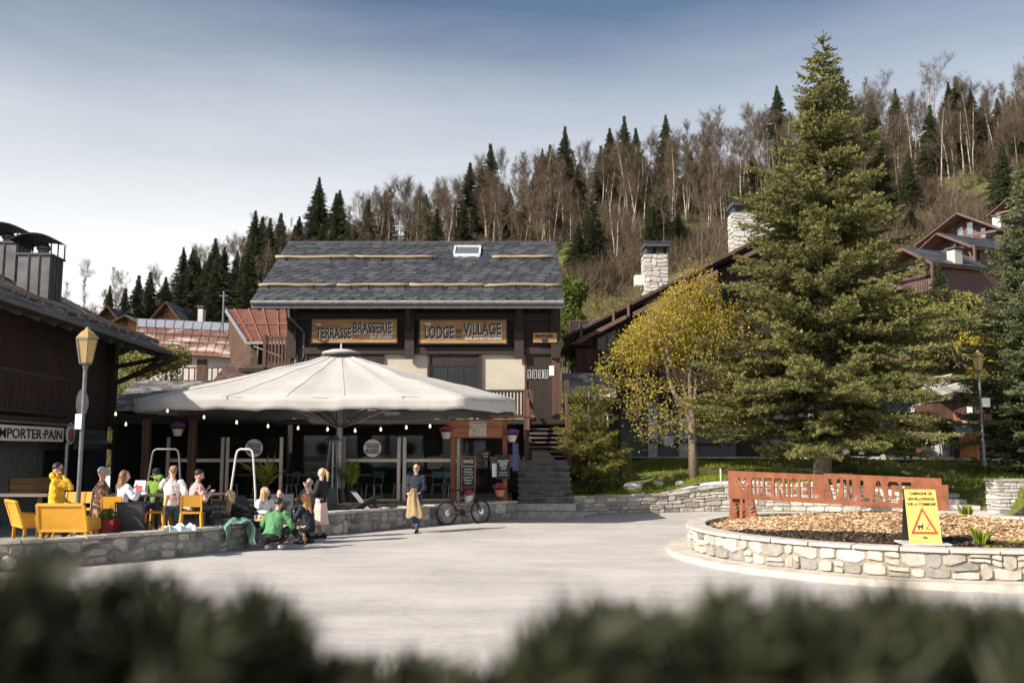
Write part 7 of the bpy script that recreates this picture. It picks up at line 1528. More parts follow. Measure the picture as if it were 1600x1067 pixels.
person('person in a lime green jacket drinking, seated behind the high table', (PX(246, 21.2, 1), 21.2, tz), R(150), pelvis=.82, lean=6, feet=((-.14, .38), (.14, .36)), foot_z=(.26, .26), hands=((-.10, .18, 1.40), (.2, .38, 1.18)), elbow=((-1, 0, -.1), (.5, 0, -1)), top='cloth_lime', bottom='cloth_navy', cap='cloth_navy', skin='skin_dark', head=(30, 0), bulk=1.15, knee=((-.15, 1, .5), (.15, 1, .5)))
person('woman in a white and pink sweater and blue jeans standing with her back turned', (PX(268, 19.55, 1), 19.55, tz), R(20), female=True, feet=((-.11, .02), (.12, .0)), hands=((-.08, .17, 1.42), (.22, .10, .96)), elbow=((-.7, .1, -1), (.4, -.4, -1)), top='cloth_sweater', bottom='cloth_denim', hair='hair_brown', hair_style='bun', head=(25, -5), pelvis=.91, H=1.70, bulk=1.15, skin='skin_light', glasses=True)
person('man in a red plaid shirt sitting sideways on a yellow stool', (PX(297, 19.6, 1), 19.6, tz), R(-55), pelvis=.82, lean=16, feet=((-.12, .45), (.14, .42)), foot_z=(.26, .26), hands=((-.14, .36, 1.15), (.14, .38, 1.12)), top='cloth_plaid', bottom='cloth_black', hair='hair_dark', beard=True, head=(-15, -12), skin='skin', knee=((-.15, 1, .5), (.15, 1, .5)), bulk=1.12, H=1.76)
# the picnic group
person('blond woman in black reclining in a sling lounger beside the mint blanket', (PX(380, 20.6, .6), 20.6, tz), R(-68), female=True, pelvis=.42, py_=-.05, lean=-22, feet=((-.16, .72), (.12, .62)), hands=((-.1, .35, .68), (.16, .33, .62)), top='cloth_black', bottom='cloth_black', hair='hair_blond', hair_style='loose', skin='skin_light', head=(10, -6), H=1.66, glasses=True)
person('laughing woman with long fair hair and a white top, seated in the picnic group', (PX(411, 21.7, .6), 21.7, tz), R(-130), female=True, pelvis=.40, lean=8, feet=((-.14, .45), (.14, .50)), hands=((-.15, .32, .60), (.15, .34, .60)), top='cloth_white', bottom='cloth_mustard', hair='hair_blond', hair_style='loose', skin='skin_light', head=(35, 4), H=1.68)
person('dark haired woman with hands at her mouth, at the back of the picnic group', (PX(439, 22.2, .6), 22.2, tz), R(178), female=True, pelvis=.36, lean=12, feet=((-.16, .40), (.14, .42)), hands=((-.03, .18, .86), (.03, .18, .86)), elbow=((-1, .1, -1), (1, .1, -1)), top='cloth_grey', bottom='cloth_navy', hair='hair_dark', hair_style='short', skin='skin_light', head=(0, 0), H=1.64)
person('man in a green jacket squatting with his back to the road', (PX(427, 19.95, .5), 19.95, 0), R(-12), pelvis=.36, lean=28, py_=-.05, feet=((-.15, .05), (.13, .10)), foot_z=(.02, .03), hands=((-.20, .36, .40), (.20, .36, .40)), elbow=((-.6, -.3, -.5), (.6, -.3, -.5)), top='cloth_green', bottom='cloth_black', shoes='shoe_white', hair='hair_dark', head=(-5, -6), bulk=1.25, H=1.76, knee=((-.35, 1, .35), (.35, 1, .35)))
person('red haired woman in black crouching at the right of the low table', (PX(482, 21.3, .5), 21.3, 0), R(62), female=True, pelvis=.38, lean=14, py_=-.02, feet=((-.12, .12), (.14, .02)), hands=((-.15, .42, .42), (.14, .36, .30)), top='cloth_navy', bottom='cloth_black', hair='hair_red', hair_style='loose', skin='skin_light', head=(0, -14), H=1.70, bulk=1.1, knee=((-.15, 1, .25), (.25, 1, .25)))
person('blond woman in a black sweater and long pink pleated skirt, standing', (PX(502, 22.6, 1), 22.6, 0), R(75), female=True, feet=((-.10, .05), (.10, -.04)), hands=((-.12, .24, 1.08), (.12, .22, 1.10)), top='cloth_black', bottom=None, hair='hair_blond', hair_style='ponytail', skin='skin_light', head=(8, -6), skirt=('skirt_pink', .33, .07), pelvis=.90, H=1.70, shoes='shoe_black', bulk=1.1)
person('bald person in a grey jacket with sunglasses, seated behind the woman in the pink skirt', (PX(485, 24.2, .8), 24.2, tz), R(150), pelvis=.50, lean=5, feet=((-.13, .42), (.13, .45)), hands=((-.05, .24, 1.08), (.16, .33, .75)), top='cloth_grey', bottom='cloth_navy', hair='hair_grey', hair_style='bald', head=(10, 0), glasses=True, H=1.74, skin='skin')
wk = person('man in sunglasses walking across the road with a beige coat over his arm', (PX(650, 24.35, 1), 24.35, 0), R(172), feet=((-.08, .20), (.09, -.22)), foot_z=(0, .06), hands=((-.16, .22, 1.02), (.14, .24, 1.02)), elbow=((-.35, -.9, -.5), (.35, -.9, -.5)), top='cloth_navy', bottom='cloth_darkdenim', shoes='shoe_black', hair='hair_grey', hair_style='bald', glasses=True, head=(0, -3), H=1.77, bulk=1.12, pelvis=.95)
# the coat he carries
fw_ = FRAME[wk.name]; vs = []; nu, nv = 26, 16
for i in range(nu):
    for j in range(nv):
        f = i / (nu - 1); an = PI * (j / (nv - 1)); w_ = .05 + .20 * f ** .7; q = Vector((w_ * math.cos(an) + .03 * math.sin(f * 5) - .02, .25 + (.10 + .05 * f) * math.sin(an) + .02 * math.sin(an * 7 + f * 3), 1.10 - f * .70 + .04 * math.sin(an * 5))); vs.append(fw_ @ q)
a = MB(); a.add(vs, [(i * nv + j, (i + 1) * nv + j, (i + 1) * nv + j + 1, i * nv + j + 1) for i in range(nu - 1) for j in range(nv - 1)], .5); jc = solo('coat', a, 'cloth_beige', 'beige coat hanging from the walking man\'s forearm', 'coat', smooth=True); jc.modifiers.new('t', 'SOLIDIFY').thickness = .03
a = MB(); wkp = FRAME[bpy.data.objects['person'].name]; q = wkp @ Vector((.10, .10, 1.60)); a.cbox(q, (.02, .07, .14)); solo('phone', a, 'black_paint', 'black phone held to the ear of the person in the yellow hoodie', 'phone')
# ------------------------------------------------------------------ vegetation
def tris(name, V, mat, rnd, parent=None, k=3, loc=None, **kw):
    V = np.asarray(V, np.float32); 
    if loc is not None: V = V - np.array(loc, np.float32)
    o = raw_obj(name, V, np.arange(len(V)).reshape(-1, k), mat, rnd)
    if parent: o.parent = parent; FRAME[o.name] = rootframe(parent)
    return o
def norm(a): return a / np.maximum(np.linalg.norm(a, axis=-1, keepdims=True), 1e-9)
def needles(base, dirs, L, W, rng, m=6, spread=.9):
    """m needle-clump triangles around every point of base, pointing along dirs and outward"""
    n = len(base); b = np.repeat(base, m, 0); d_ = np.repeat(dirs, m, 0); r_ = rng.normal(0, 1, b.shape); r_ = norm(r_ - d_ * (r_ * d_).sum(1, keepdims=True))
    ax = norm(d_ * (1 - spread * .5) + r_ * spread * rng.uniform(.4, 1, (len(b), 1))); sd_ = norm(np.cross(ax, rng.normal(0, 1, b.shape)))
    l_ = (L * rng.uniform(.6, 1.2, (len(b), 1))); w_ = W * rng.uniform(.7, 1.2, (len(b), 1))
    V = np.stack([b - sd_ * w_, b + sd_ * w_, b + ax * l_], 1).reshape(-1, 3); return V
def conifer_pts(h, r_at, z0, rng, dz=.3, nb=9, tw=.16, droop=.12, up0=.35, density=1.0, step=.07, irr=.25):
    """twig points of a whorled conifer: returns points, directions and the branch lines"""
    PT = []; DR = []; BR = []; SH = []; z = z0
    while z < h - .15:
        f = (z - z0) / (h - z0); R0 = r_at(f); n = max(4, int(nb * (1 - f * .35))); off = rng.uniform(0, 2 * PI)
        for k in range(n):
            a_ = off + 2 * PI * k / n + rng.normal(0, .25); L_ = R0 * (1 + rng.normal(0, irr)) * 1.0; L_ = max(.12, min(L_, R0 * 1.4)); zb = z + rng.normal(0, dz * .4)
            dr_ = np.array([math.cos(a_), math.sin(a_), 0]); m = max(3, int(L_ / .12)); s_ = np.linspace(0, 1, m + 1)
            el = up0 * f * 1.6 - .05 + rng.normal(0, .06)
            zs = zb + L_ * (el * s_ - droop * (1 - f) * s_ ** 1.3 * 1.6 + droop * (1 - f) * 1.2 * s_ ** 3)
            ln = np.stack([dr_[0] * L_ * s_, dr_[1] * L_ * s_, zs], 1); BR.append(ln)
            sdv = np.array([-dr_[1], dr_[0], 0]); q = .14
            tl = np.arange(max(.12, L_ * .12), L_, tw)
            for t_ in tl:
                u = t_ / L_; c = np.array([np.interp(u, s_, ln[:, 0]), np.interp(u, s_, ln[:, 1]), np.interp(u, s_, ln[:, 2])])
                for sg_ in (-1, 1):
                    if rng.random() > density: continue
                    tln = min(.75, .16 + .50 * (L_ - t_) * .8 + .12) * rng.uniform(.6, 1.15); td = norm(dr_ * .75 + sdv * sg_ * rng.uniform(.6, 1.0) + np.array([0, 0, rng.uniform(-.38, .30)]))
                    ks = np.arange(step * .5, tln, step)[:, None]; p_ = c + td * ks; p_[:, 2] += -.10 * ks[:, 0] ** 1.5 + .22 * np.maximum(ks[:, 0] - tln * .6, 0); PT.append(p_); DR.append(np.repeat(td[None], len(p_), 0)); SH.append(np.full(len(p_), u))
            # leader of the branch
            ks = np.arange(L_ * .3, L_ + .1, step) / L_; p_ = np.stack([np.interp(ks, s_, ln[:, i]) for i in range(3)], 1); PT.append(p_); DR.append(np.repeat(norm(dr_ + np.array([0, 0, .15]))[None], len(p_), 0)); SH.append(ks)
        z += dz * rng.uniform(.75, 1.25)
    return np.concatenate(PT), np.concatenate(DR), BR, np.concatenate(SH)
def conifer(name, label, base, h, r_at, z0, seed, dz, nb, tw, nl, nw, m, mat='spruce_needle', bark='bark', trunk_r=.2, group=None, step=.07, droop=.12, density=1.0, irr=.25, lean=0, up0=.35, cat='tree'):
    rng = np.random.default_rng(seed); t_ = thing(name, label, cat, base, 0, group); pts, drs, br, sh_ = conifer_pts(h, r_at, z0, rng, dz, nb, tw, droop, up0, density, step, irr)
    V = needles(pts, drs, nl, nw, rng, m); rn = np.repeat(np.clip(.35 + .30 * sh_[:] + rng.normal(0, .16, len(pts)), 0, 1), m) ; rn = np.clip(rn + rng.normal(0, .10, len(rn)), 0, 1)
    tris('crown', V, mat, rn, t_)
    a = MB(); a.tube([(0, 0, -.3), (0, 0, h * .3), (0, 0, h * .7), (0, 0, h)], [trunk_r * 1.15, trunk_r * .85, trunk_r * .4, .012], 10); tk = part('trunk', a, bark, t_, smooth=True)
    a = MB()
    for ln in br: a.tube([ln[0], ln[len(ln) // 2], ln[-1]], [.035 * trunk_r / .2, .02 * trunk_r / .2, .006], 4, False)
    part('branches', a, bark, tk); return t_
# the big fir at the centre right
prof = [(0, 3.3), (.06, 3.75), (.18, 3.85), (.33, 3.3), (.47, 2.65), (.58, 2.05), (.69, 1.55), (.79, 1.0), (.9, .5), (1, .13)]
r_fir = lambda f: float(np.interp(f, [p_[0] for p_ in prof], [p_[1] for p_ in prof]))
fb_ = P(1285, 744, 33.0); fh = P(1284, 60, 33.0).z - fb_.z
conifer('fir_tree', 'tallest tree, a broad grey green fir standing alone behind the village sign', (fb_.x, 33.0, float(lawn_z(fb_.x, 33.0)) - .05), fh, r_fir, 1.3, 5, .34, 10, .125, .105, .022, 8, trunk_r=.30, step=.072, irr=.28, density=.92).rotation_euler = (0, R(2.3), 0)
# its bare leader shoots at the very top
fir = bpy.data.objects['fir_tree']; a = MB(); tipz = fh
tips = [((0, 0, tipz - .2), (0, 0, tipz + .45)), ((0, 0, tipz), (.28, 0, tipz + .22)), ((0, 0, tipz), (-.28, .05, tipz + .2)), ((0, 0, tipz), (.05, .25, tipz + .2)), ((0, 0, tipz), (.02, -.26, tipz + .2)), ((0, 0, tipz - .5), (.5, .05, tipz - .25)), ((0, 0, tipz - .5), (-.42, -.1, tipz - .3))]
Vt = []
rng_t = np.random.default_rng(3)
for p_, q_ in tips:
    p_, q_ = np.array(p_), np.array(q_); n = max(4, int(np.linalg.norm(q_ - p_) / .022)); b_ = p_ + (q_ - p_) * np.linspace(0, 1, n)[:, None]; Vt.append(needles(b_, np.repeat(norm(q_ - p_)[None], n, 0), .05, .010, rng_t, 7, .7))
Vt = np.concatenate(Vt); tris('leader', Vt, 'spruce_needle', np.full(len(Vt) // 3, .5), fir)
# spruce at the right edge of the frame
sb_ = P(1600, 722, 34.5); r2p = [(0, 2.3), (.1, 2.9), (.3, 2.4), (.6, 1.5), (.85, .7), (1, .15)]
conifer('spruce_tree', 'blue green spruce cut off by the right edge, behind the right lamp post', (sb_.x + 1.2, 35.2, float(lawn_z(sb_.x, 35.2)) - .05), 12.0, lambda f: float(np.interp(f, [p_[0] for p_ in r2p], [p_[1] for p_ in r2p])), .45, 9, .32, 11, .14, .09, .024, 7, 'spruce_blue', trunk_r=.22, irr=.2)
# the small pine by the stairs
pb_ = P(922, 758, 31.9); rp_ = [(0, .75), (.15, 1.05), (.4, .95), (.7, .62), (1, .15)]
conifer('pine_tree', 'young bushy pine at the foot of the stairs', (pb_.x, 32.0, float(lawn_z(pb_.x, 32.0)) - .05), P(930, 588, 32).z - pb_.z, lambda f: float(np.interp(f, [p_[0] for p_ in rp_], [p_[1] for p_ in rp_])), .15, 21, .24, 8, .15, .12, .012, 8, 'pine_needle', trunk_r=.06, droop=-.25, irr=.3, up0=.7, step=.07)
# dark juniper mass at its foot
def leafblob(name, label, base, rx, ry, h, n, size, mat, seed, cat='shrub', group=None, stems=8, hollow=.5, flat=1.0, lumps=9):
    rng = np.random.default_rng(seed); t_ = thing(name, label, cat, base, 0, group)
    lc = rng.normal(0, .5, (lumps, 3)); lc = lc / np.maximum(1, np.linalg.norm(lc, axis=1, keepdims=True)); lr = rng.uniform(.35, .6, lumps)
    w_ = rng.integers(0, lumps, n); d_ = norm(rng.normal(0, 1, (n, 3))) * (rng.uniform(hollow, 1, (n, 1)) ** .5); p_ = lc[w_] * .62 + d_ * lr[w_, None]; p_ = p_ * np.array([rx, ry, h / 2]) + np.array([0, 0, h / 2]); p_[:, 2] = np.maximum(p_[:, 2], .02)
    e1 = norm(rng.normal(0, 1, (n, 3))) * size * rng.uniform(.6, 1.3, (n, 1)); e2 = norm(np.cross(e1, rng.normal(0, 1, (n, 3)))) * size * .45
    V = np.stack([p_ - e1, p_ + e2, p_ + e1, p_ - e2], 1).reshape(-1, 3); tris('foliage', V, mat, np.clip(rng.normal(.5, .22, n), 0, 1), t_, 4)
    a = MB()
    for i in range(stems): q = p_[i * 7 % n]; a.tube([(rng.normal(0, .05 * rx), rng.normal(0, .05 * ry), -.1), (q[0] * .5, q[1] * .5, q[2] * .5), tuple(q)], [.03, .02, .006], 4, False)
    part('stems', a, 'bark', t_); return t_
lz = lambda x, y: float(lawn_z(x, y)) - .03
jb = P(925, 745, 31.9); leafblob('juniper_bush', 'dark low juniper at the foot of the young pine beside the steps', (jb.x, 31.95, lz(jb.x, 31.9)), .95, .6, 1.15, 9000, .04, 'fir_dark', 31)
# pale leafed sapling
sp_ = P(977, 750, 32.8); leafblob('sapling', 'small pale leaved shrub right of the young pine', (sp_.x, 32.8, lz(sp_.x, 32.8)), .32, .3, 1.75, 900, .045, 'leaf_pale', 33, hollow=.1, lumps=12)
leafblob('shrub', 'low green shrub left of the sapling base', (sp_.x - .25, 32.3, lz(sp_.x, 32.3)), .3, .3, .55, 700, .05, 'leaf_green', 34)

# ------------------------------------------------------------------ broadleaf trees by branching
def branching(rng, h, trunk_h, spread, levels=4, nsp=3, r0=.12, gn=.72, up=.35, fork=.0, lean=(0, 0), tipn=True):
    """segments (p, q, r0, r1) and tip points"""
    segs = []; tips_ = []
    def go(p_, d_, L_, r_, lv):
        n = 3; q = p_.copy(); dd = d_.copy()
        for i in range(n):
            dd = norm(dd + rng.normal(0, .13, 3) + np.array([0, 0, up * .12])); q2 = q + dd * L_ / n; ra = r_ * (1 - .45 * i / n); rb = r_ * (1 - .45 * (i + 1) / n); segs.append((q.copy(), q2.copy(), ra, rb, lv)); 
            if lv < levels and i >= (1 if lv == 0 else 0) and rng.random() < .75:
                sd_ = norm(np.cross(dd, rng.normal(0, 1, 3))); nd = norm(dd * .65 + sd_ * spread); go(q2.copy(), nd, L_ * gn * rng.uniform(.6, .95), rb * .6, lv + 1)
            if lv >= levels - 1: tips_.append((q2.copy(), dd.copy()))
            q = q2
        if lv < levels:
            for _ in range(nsp if lv else nsp + 1):
                sd_ = norm(np.cross(dd, rng.normal(0, 1, 3))); nd = norm(dd * .8 + sd_ * spread * rng.uniform(.5, 1.1)); go(q.copy(), nd, L_ * gn * rng.uniform(.75, 1.1), r_ * .55, lv + 1)
    d0 = norm(np.array([lean[0], lean[1], 1.0])); segs.append((np.array([0, 0, -.2]), d0 * trunk_h, r0 * 1.1, r0 * .85, 0)); go(d0 * trunk_h, d0, h * .30, r0 * .8, 0); return segs, tips_
def seg_mesh(mb, segs, rmin=.004):
    for p_, q_, ra, rb, lv in segs:
        n = 7 if lv == 0 else (5 if lv == 1 else 3); mb.tube([p_, q_], [max(ra, rmin), max(rb, rmin)], n, False)
yt = P(1084, 748, 33.6); rngy = np.random.default_rng(12); th_y = thing('maple_tree', 'tree in fresh yellow leaf standing in front of the right chalet', 'tree', (yt.x, 33.6, lz(yt.x, 33.6)))
sg_y = []; tp_y = []
for ln_, tz_, sc_y in (((-.04, 0), 2.0, 1.0), ((-.55, -.1), 2.1, .82), ((.10, .45), 2.0, .8), ((-.32, .3), 2.4, .9)):
    s1, t1 = branching(rngy, 8.0 * sc_y, .5, .95, 4, 2, .11, .72, .5, lean=ln_)
    for p_, q_, ra, rb, lv in s1: sg_y.append((p_ + np.array([0, 0, tz_]), q_ + np.array([0, 0, tz_]), ra, rb, lv))
    tp_y += [(p_ + np.array([0, 0, tz_]), d_) for p_, d_ in t1]
def crown_ok(p_):     # the crown's outline in metres: wide, leaning left of the trunk
    x, z = p_[0], p_[2]; return z < 7.5 + .95 * min(x, .6) and ((x + .75) / 3.15) ** 2 + ((z - 4.6) / 3.25) ** 2 < 1 and abs(p_[1]) < 3.2
sg_y = [s for s in sg_y if s[4] < 2 and s[1][2] < 7 or crown_ok(s[1])]; tp_y = [t_ for t_ in tp_y if crown_ok(t_[0])]
a = MB(); a.tube([(0.02, 0, -.2), (-.02, 0, 1.2), (-.03, 0, 2.5)], [.20, .15, .14], 10); tk = part('trunk', a, 'bark', th_y, smooth=True); a = MB(); seg_mesh(a, sg_y, .006); part('limbs', a, 'bark', tk)
tp = np.array([t_[0] for t_ in tp_y])
ex = []
while len(ex) < 950:
    q = rngy.normal(0, 1, 3); q = q / np.linalg.norm(q) * rngy.uniform(.35, 1) ** .5 * (1 + .12 * math.sin(6 * math.atan2(q[2], q[0]))); q = np.array([-.62 + q[0] * 3.15, q[1] * 2.7, 4.45 + q[2] * 3.35 + .25 * math.sin(q[0] * 7)])
    if q[2] > 1.3 and q[2] < 7.6 + .95 * min(q[0], .6): ex.append(q)
a = MB(); pool = [t_ for t_ in tp] + [np.array(s[1]) for s in sg_y]
for q in sorted(ex, key=lambda v: np.linalg.norm(v - np.array([-.3, 0, 4]))):
    pa = np.array(pool[-4000:]); b0 = pa[np.argmin(((pa - q) ** 2).sum(1))]; 
    if np.linalg.norm(q - b0) > .12: m_ = (q + b0) / 2 + rngy.normal(0, .06, 3) - np.array([0, 0, .04]); a.tube([b0, m_, q], [.011, .008, .005], 3, False)
    pool.append(q)
part('twigs', a, 'bark', tk); tp = np.concatenate([tp, np.array(ex), np.array(ex)]); print('yellow tips', len(tp), tp.min(0), tp.max(0))
nL = 25000; w_ = rngy.integers(0, len(tp), nL); p_ = tp[w_] + rngy.normal(0, .13, (nL, 3)); e1 = norm(rngy.normal(0, 1, (nL, 3))) * .044 * rngy.uniform(.6, 1.3, (nL, 1)); e2 = norm(np.cross(e1, rngy.normal(0, 1, (nL, 3)))) * .034
hh = np.clip((tp[w_][:, 2] - 1.8) / 6, 0, 1); tris('crown', np.stack([p_ - e1, p_ + e2, p_ + e1, p_ - e2], 1).reshape(-1, 3), 'leaf_yellow', np.clip(.72 - .45 * hh + rngy.normal(0, .2, nL), 0, 1), th_y, 4)

# bare trees of the slope: a few shapes, copied
def bare_tree(nm, label, seed, h, birch=True, twn=900, group='bare trees on the slope', spread=.5):
    rng = np.random.default_rng(seed); t_ = thing(nm, label, 'tree', (0, 0, -500), 0, group); segs, tp_ = branching(rng, h * .9, h * .30, spread, 3, 2, .075 * h / 12, .66, .7, lean=tuple(rng.normal(0, .05, 2)))
    zmax = max(s[1][2] for s in segs); k = h / zmax
    segs = [(p_ * k, q_ * k, ra, rb, lv) for p_, q_, ra, rb, lv in segs]; tp2 = np.array([x[0] for x in tp_]) * k; td = np.array([x[1] for x in tp_])
    a = MB(); seg_mesh(a, segs, .012); part('trunk', a, 'bark_birch' if birch else 'bark_dark', t_)
    w_ = rng.integers(0, len(tp2), twn); b_ = tp2[w_] + rng.normal(0, .12, (twn, 3)); d_ = norm(td[w_] * .6 + rng.normal(0, .5, (twn, 3)) + np.array([0, 0, .35])); L_ = rng.uniform(.4, 1.1, (twn, 1)) * h / 12; s_ = norm(np.cross(d_, rng.normal(0, 1, (twn, 3)))) * .012
    tris('crown', np.stack([b_ - s_, b_ + s_, b_ + d_ * L_], 1).reshape(-1, 3), 'twig_brown', np.clip(rng.normal(.4, .25, twn), 0, 1), t_); return t_
def far_conifer(label, seed, h, rmax, mat='fir_dark', group='spruces on the slope'):
    rng = np.random.default_rng(seed); t_ = thing('spruce_tree', label, 'tree', (0, 0, -500), 0, group); V = []; z = h * .10
    while z < h:
        f = z / h; R0 = min(rmax * (1 - .35 * f), .36 * (h - z) + .03) * (1.0 if f > .12 else .8); n = 12
        for k in range(n):
            a_ = rng.uniform(0, 2 * PI); L_ = R0 * rng.uniform(.55, 1.2); d_ = np.array([math.cos(a_), math.sin(a_), 0]); s_ = np.array([-d_[1], d_[0], 0]); m = max(2, int(L_ / .30))
            for j in range(m):
                u = (j + .6) / m; c = d_ * L_ * u + np.array([0, 0, z - .30 * L_ * u + .12 * L_ * u * u]); wd = (.34 * (1 - u) + .14) * min(1, .12 + R0 / 1.3); e_ = min(1, .25 + R0)
                for q in range(2):
                    o_ = rng.normal(0, .08, 3); V += [c + o_ - s_ * wd + np.array([0, 0, rng.uniform(-.22, -.02)]), c + o_ * e_ + d_ * .10 * e_ + np.array([0, 0, .07]), c + o_ + s_ * wd + np.array([0, 0, rng.uniform(-.22, -.02)])]
                    V += [c + o_ - d_ * .25, c + o_ + np.array([0, 0, .06]) + s_ * .05, c + o_ + d_ * .38 * min(1, R0) + np.array([0, 0, -.10])]
        z += .30 if f < .8 else .2
    V = np.array(V); tris('crown', V, mat, np.clip(rng.normal(.45, .25, len(V) // 3), 0, 1), t_); a = MB(); a.tube([(0, 0, -.5), (0, 0, h)], [.16, .02], 6, False); part('trunk', a, 'bark_dark', t_); return t_
def birch(seed, h, group='birches'):
    rng = np.random.default_rng(seed); t_ = thing('birch_tree', 'x', 'tree', (0, 0, -500), 0, group); a = MB(); B_ = []; TP = []; TD = []
    for st_ in range(1 + (seed % 3 == 0)):
        pt_ = [np.array([.35 * st_, 0, -.3])]; dd = norm(np.array([rng.normal(0, .05) + .06 * st_, rng.normal(0, .05), 1])); hh_ = h * (1 - .15 * st_)
        for k in range(9): dd = norm(dd + np.array([rng.normal(0, .035), rng.normal(0, .035), .03])); pt_.append(pt_[-1] + dd * hh_ / 9)
        a.tube(pt_, [.085 * (1 - k / 10) + .008 for k in range(10)], 5, False)
        for k in range(30):
            f = rng.uniform(.38, .98); i = int(f * 9); q = pt_[i] + (pt_[min(i + 1, 9)] - pt_[i]) * (f * 9 - i); an = rng.uniform(0, 2 * PI); L_ = (1.05 - f) * h * .30 * rng.uniform(.5, 1.1) + .3; d1 = norm(np.array([math.cos(an), math.sin(an), rng.uniform(.9, 1.7)])); m1 = q + d1 * L_ * .5; d2 = norm(d1 + np.array([0, 0, .35]) + rng.normal(0, .15, 3)); e_ = m1 + d2 * L_ * .5; B_.append((q, m1, e_))
            for u in np.linspace(.2, 1, 5): TP.append(q + (e_ - q) * u); TD.append(d2)
    part('trunk', a, 'bark_birch', t_); a = MB()
    for q, m1, e_ in B_: a.tube([q, m1, e_], [.022, .015, .006], 3, False)
    part('branches', a, 'bark_dark', t_); TP = np.array(TP); TD = np.array(TD); n = 1500; w_ = rng.integers(0, len(TP), n); b_ = TP[w_]; d_ = norm(TD[w_] * .5 + rng.normal(0, .5, (n, 3)) + np.array([0, 0, .3])); L_ = rng.uniform(.3, .9, (n, 1)); s_ = norm(np.cross(d_, rng.normal(0, 1, (n, 3)))) * .011
    tris('crown', np.stack([b_ - s_, b_ + s_, b_ + d_ * L_], 1).reshape(-1, 3), 'twig_brown', np.clip(rng.normal(.4, .25, n), 0, 1), t_); return t_
birches = [birch(100 + i, 10.5 + 1.0 * (i % 3)) for i in range(6)]
browns = [bare_tree('bare_tree', 'x', 200 + i, 11.5 + 1.2 * (i % 3), False, 1300, spread=.55) for i in range(4)]
pines = [far_conifer('x', 300 + i, 12 + 1.5 * (i % 3), 2.7 + .4 * (i % 2)) for i in range(4)]
hz_ = lambda x, y: float(rough_hill(np.array([[x]]), np.array([[y]]))[0, 0])
rf_ = random.Random(42)
def zone(px):
    return 'above the left village' if px < 380 else 'above the lodge roof' if px < 880 else 'between the lodge and the big fir' if px < 1180 else 'behind the big fir' if px < 1400 else 'above the plum chalets'
used_ = {}
def plant(protos, px, Y, label, s=1.0, group=None, rot=None):
    pr = rf_.choice(protos); x = (px - 800) / F * Y * 1.02; z = hz_(x, Y)
    if pr.name in used_: o_ = copy_tree(pr)
    else: o_ = pr; used_[pr.name] = 1
    o_.location = (x, Y, z - .2); o_.rotation_euler = (0, 0, rf_.uniform(0, 6.28)); o_.scale = (s * rf_.uniform(.9, 1.1), s * rf_.uniform(.9, 1.1), s); o_['label'] = label
    o_['group'] = (group or o_['group']) + ' ' + label.split(' on the slope ')[-1] if ' on the slope ' in label else (group or o_['group'])
    return o_
# skyline conifers measured one by one: column, row of the tip, distance
TIPS = [(438, 333, 140), (460, 350, 142), (465, 343, 145), (602, 300, 150), (766, 225, 150), (752, 262, 146), (848, 232, 148), (860, 226, 152), (884, 198, 150), (905, 255, 142), (955, 200, 150), (978, 182, 150), (996, 200, 155), (1044, 178, 150), (1222, 134, 150), (1508, 120, 150), (1590, 160, 140), (1326, 118, 147), (1340, 150, 140),
        (337, 372, 130), (352, 385, 132), (322, 405, 128), (312, 402, 135), (238, 425, 118), (220, 430, 120), (200, 448, 115), (176, 445, 112), (1015, 345, 118), (925, 330, 120), (905, 345, 116), (1060, 330, 118), (1380, 300, 118), (690, 355, 138), (820, 320, 135), (870, 300, 138), (1030, 240, 145), (400, 372, 128), (420, 360, 134), (372, 392, 122), (300, 415, 122), (286, 428, 118), (345, 402, 118), (262, 432, 118), (385, 400, 116), (640, 345, 140), (545, 350, 142), (515, 335, 146), (745, 300, 144), (834, 270, 144), (896, 235, 150), (1000, 260, 142), (965, 230, 146), (1105, 225, 150), (1180, 240, 140), (1090, 250, 142), (712, 310, 146), (795, 290, 148), (1425, 330, 112), (1135, 300, 130)]
for i, (px, py, Y) in enumerate(TIPS):
    x = (px - 800) / F * Y * 1.02; zt_ = P(px, py, Y).z; zb_ = hz_(x, Y); h = zt_ - zb_
    h = max(4, min(h, 24)); pr = pines[i % 4]; H0 = 12 + 1.5 * ((i % 4) % 3)
    o_ = plant([pr], px, Y, 'dark spruce on the slope ' + zone(px), h / H0, 'spruces'); s_ = h / H0; w2_ = min(max(s_, .7), 1.2) * rf_.uniform(.85, 1.1); o_.scale = (w2_, w2_, s_)
for i in range(75):
    px = rf_.choice([rf_.uniform(560, 1150), rf_.uniform(280, 600), rf_.uniform(1150, 1620)]); Y = rf_.uniform(112, 153) if px > 560 else rf_.uniform(100, 150)
    plant(pines, px, Y, 'dark spruce on the slope ' + zone(px), rf_.uniform(.5, 1.0), 'spruces')
# bare trees: dense on the ridge, thinning down the slope
n_b = 0
while n_b < 440:
    px = rf_.uniform(330, 1640) if n_b > 30 else rf_.uniform(-20, 330); Y = 153 - abs(rf_.gauss(0, 20)) if px > 560 else rf_.uniform(120, 154)
    if Y < 98: continue
    if 860 < px < 1130 and Y < 122 and rf_.random() < .85: continue
    if px > 1370 and Y < 118: continue
    sc_b = (rf_.uniform(.75, 1.12) if px > 560 else rf_.uniform(.5, .85))
    k_ = rf_.random() < .6; plant(birches if k_ else browns, px, Y, ('pale stemmed birch on the slope ' if k_ else 'bare brown tree on the slope ') + zone(px), sc_b, 'birches' if k_ else 'bare trees'); n_b += 1
for (px, Y, s) in ((1160, 120, 1.15), (1290, 98, 1.1), (1430, 120, 1.2), (1345, 112, 1.1), (1475, 128, 1.2), (1240, 112, 1.1), (960, 118, .8), (1000, 110, .7)): plant(birches, px, Y, 'tall lone birch on the slope ' + zone(px), s, 'birches')
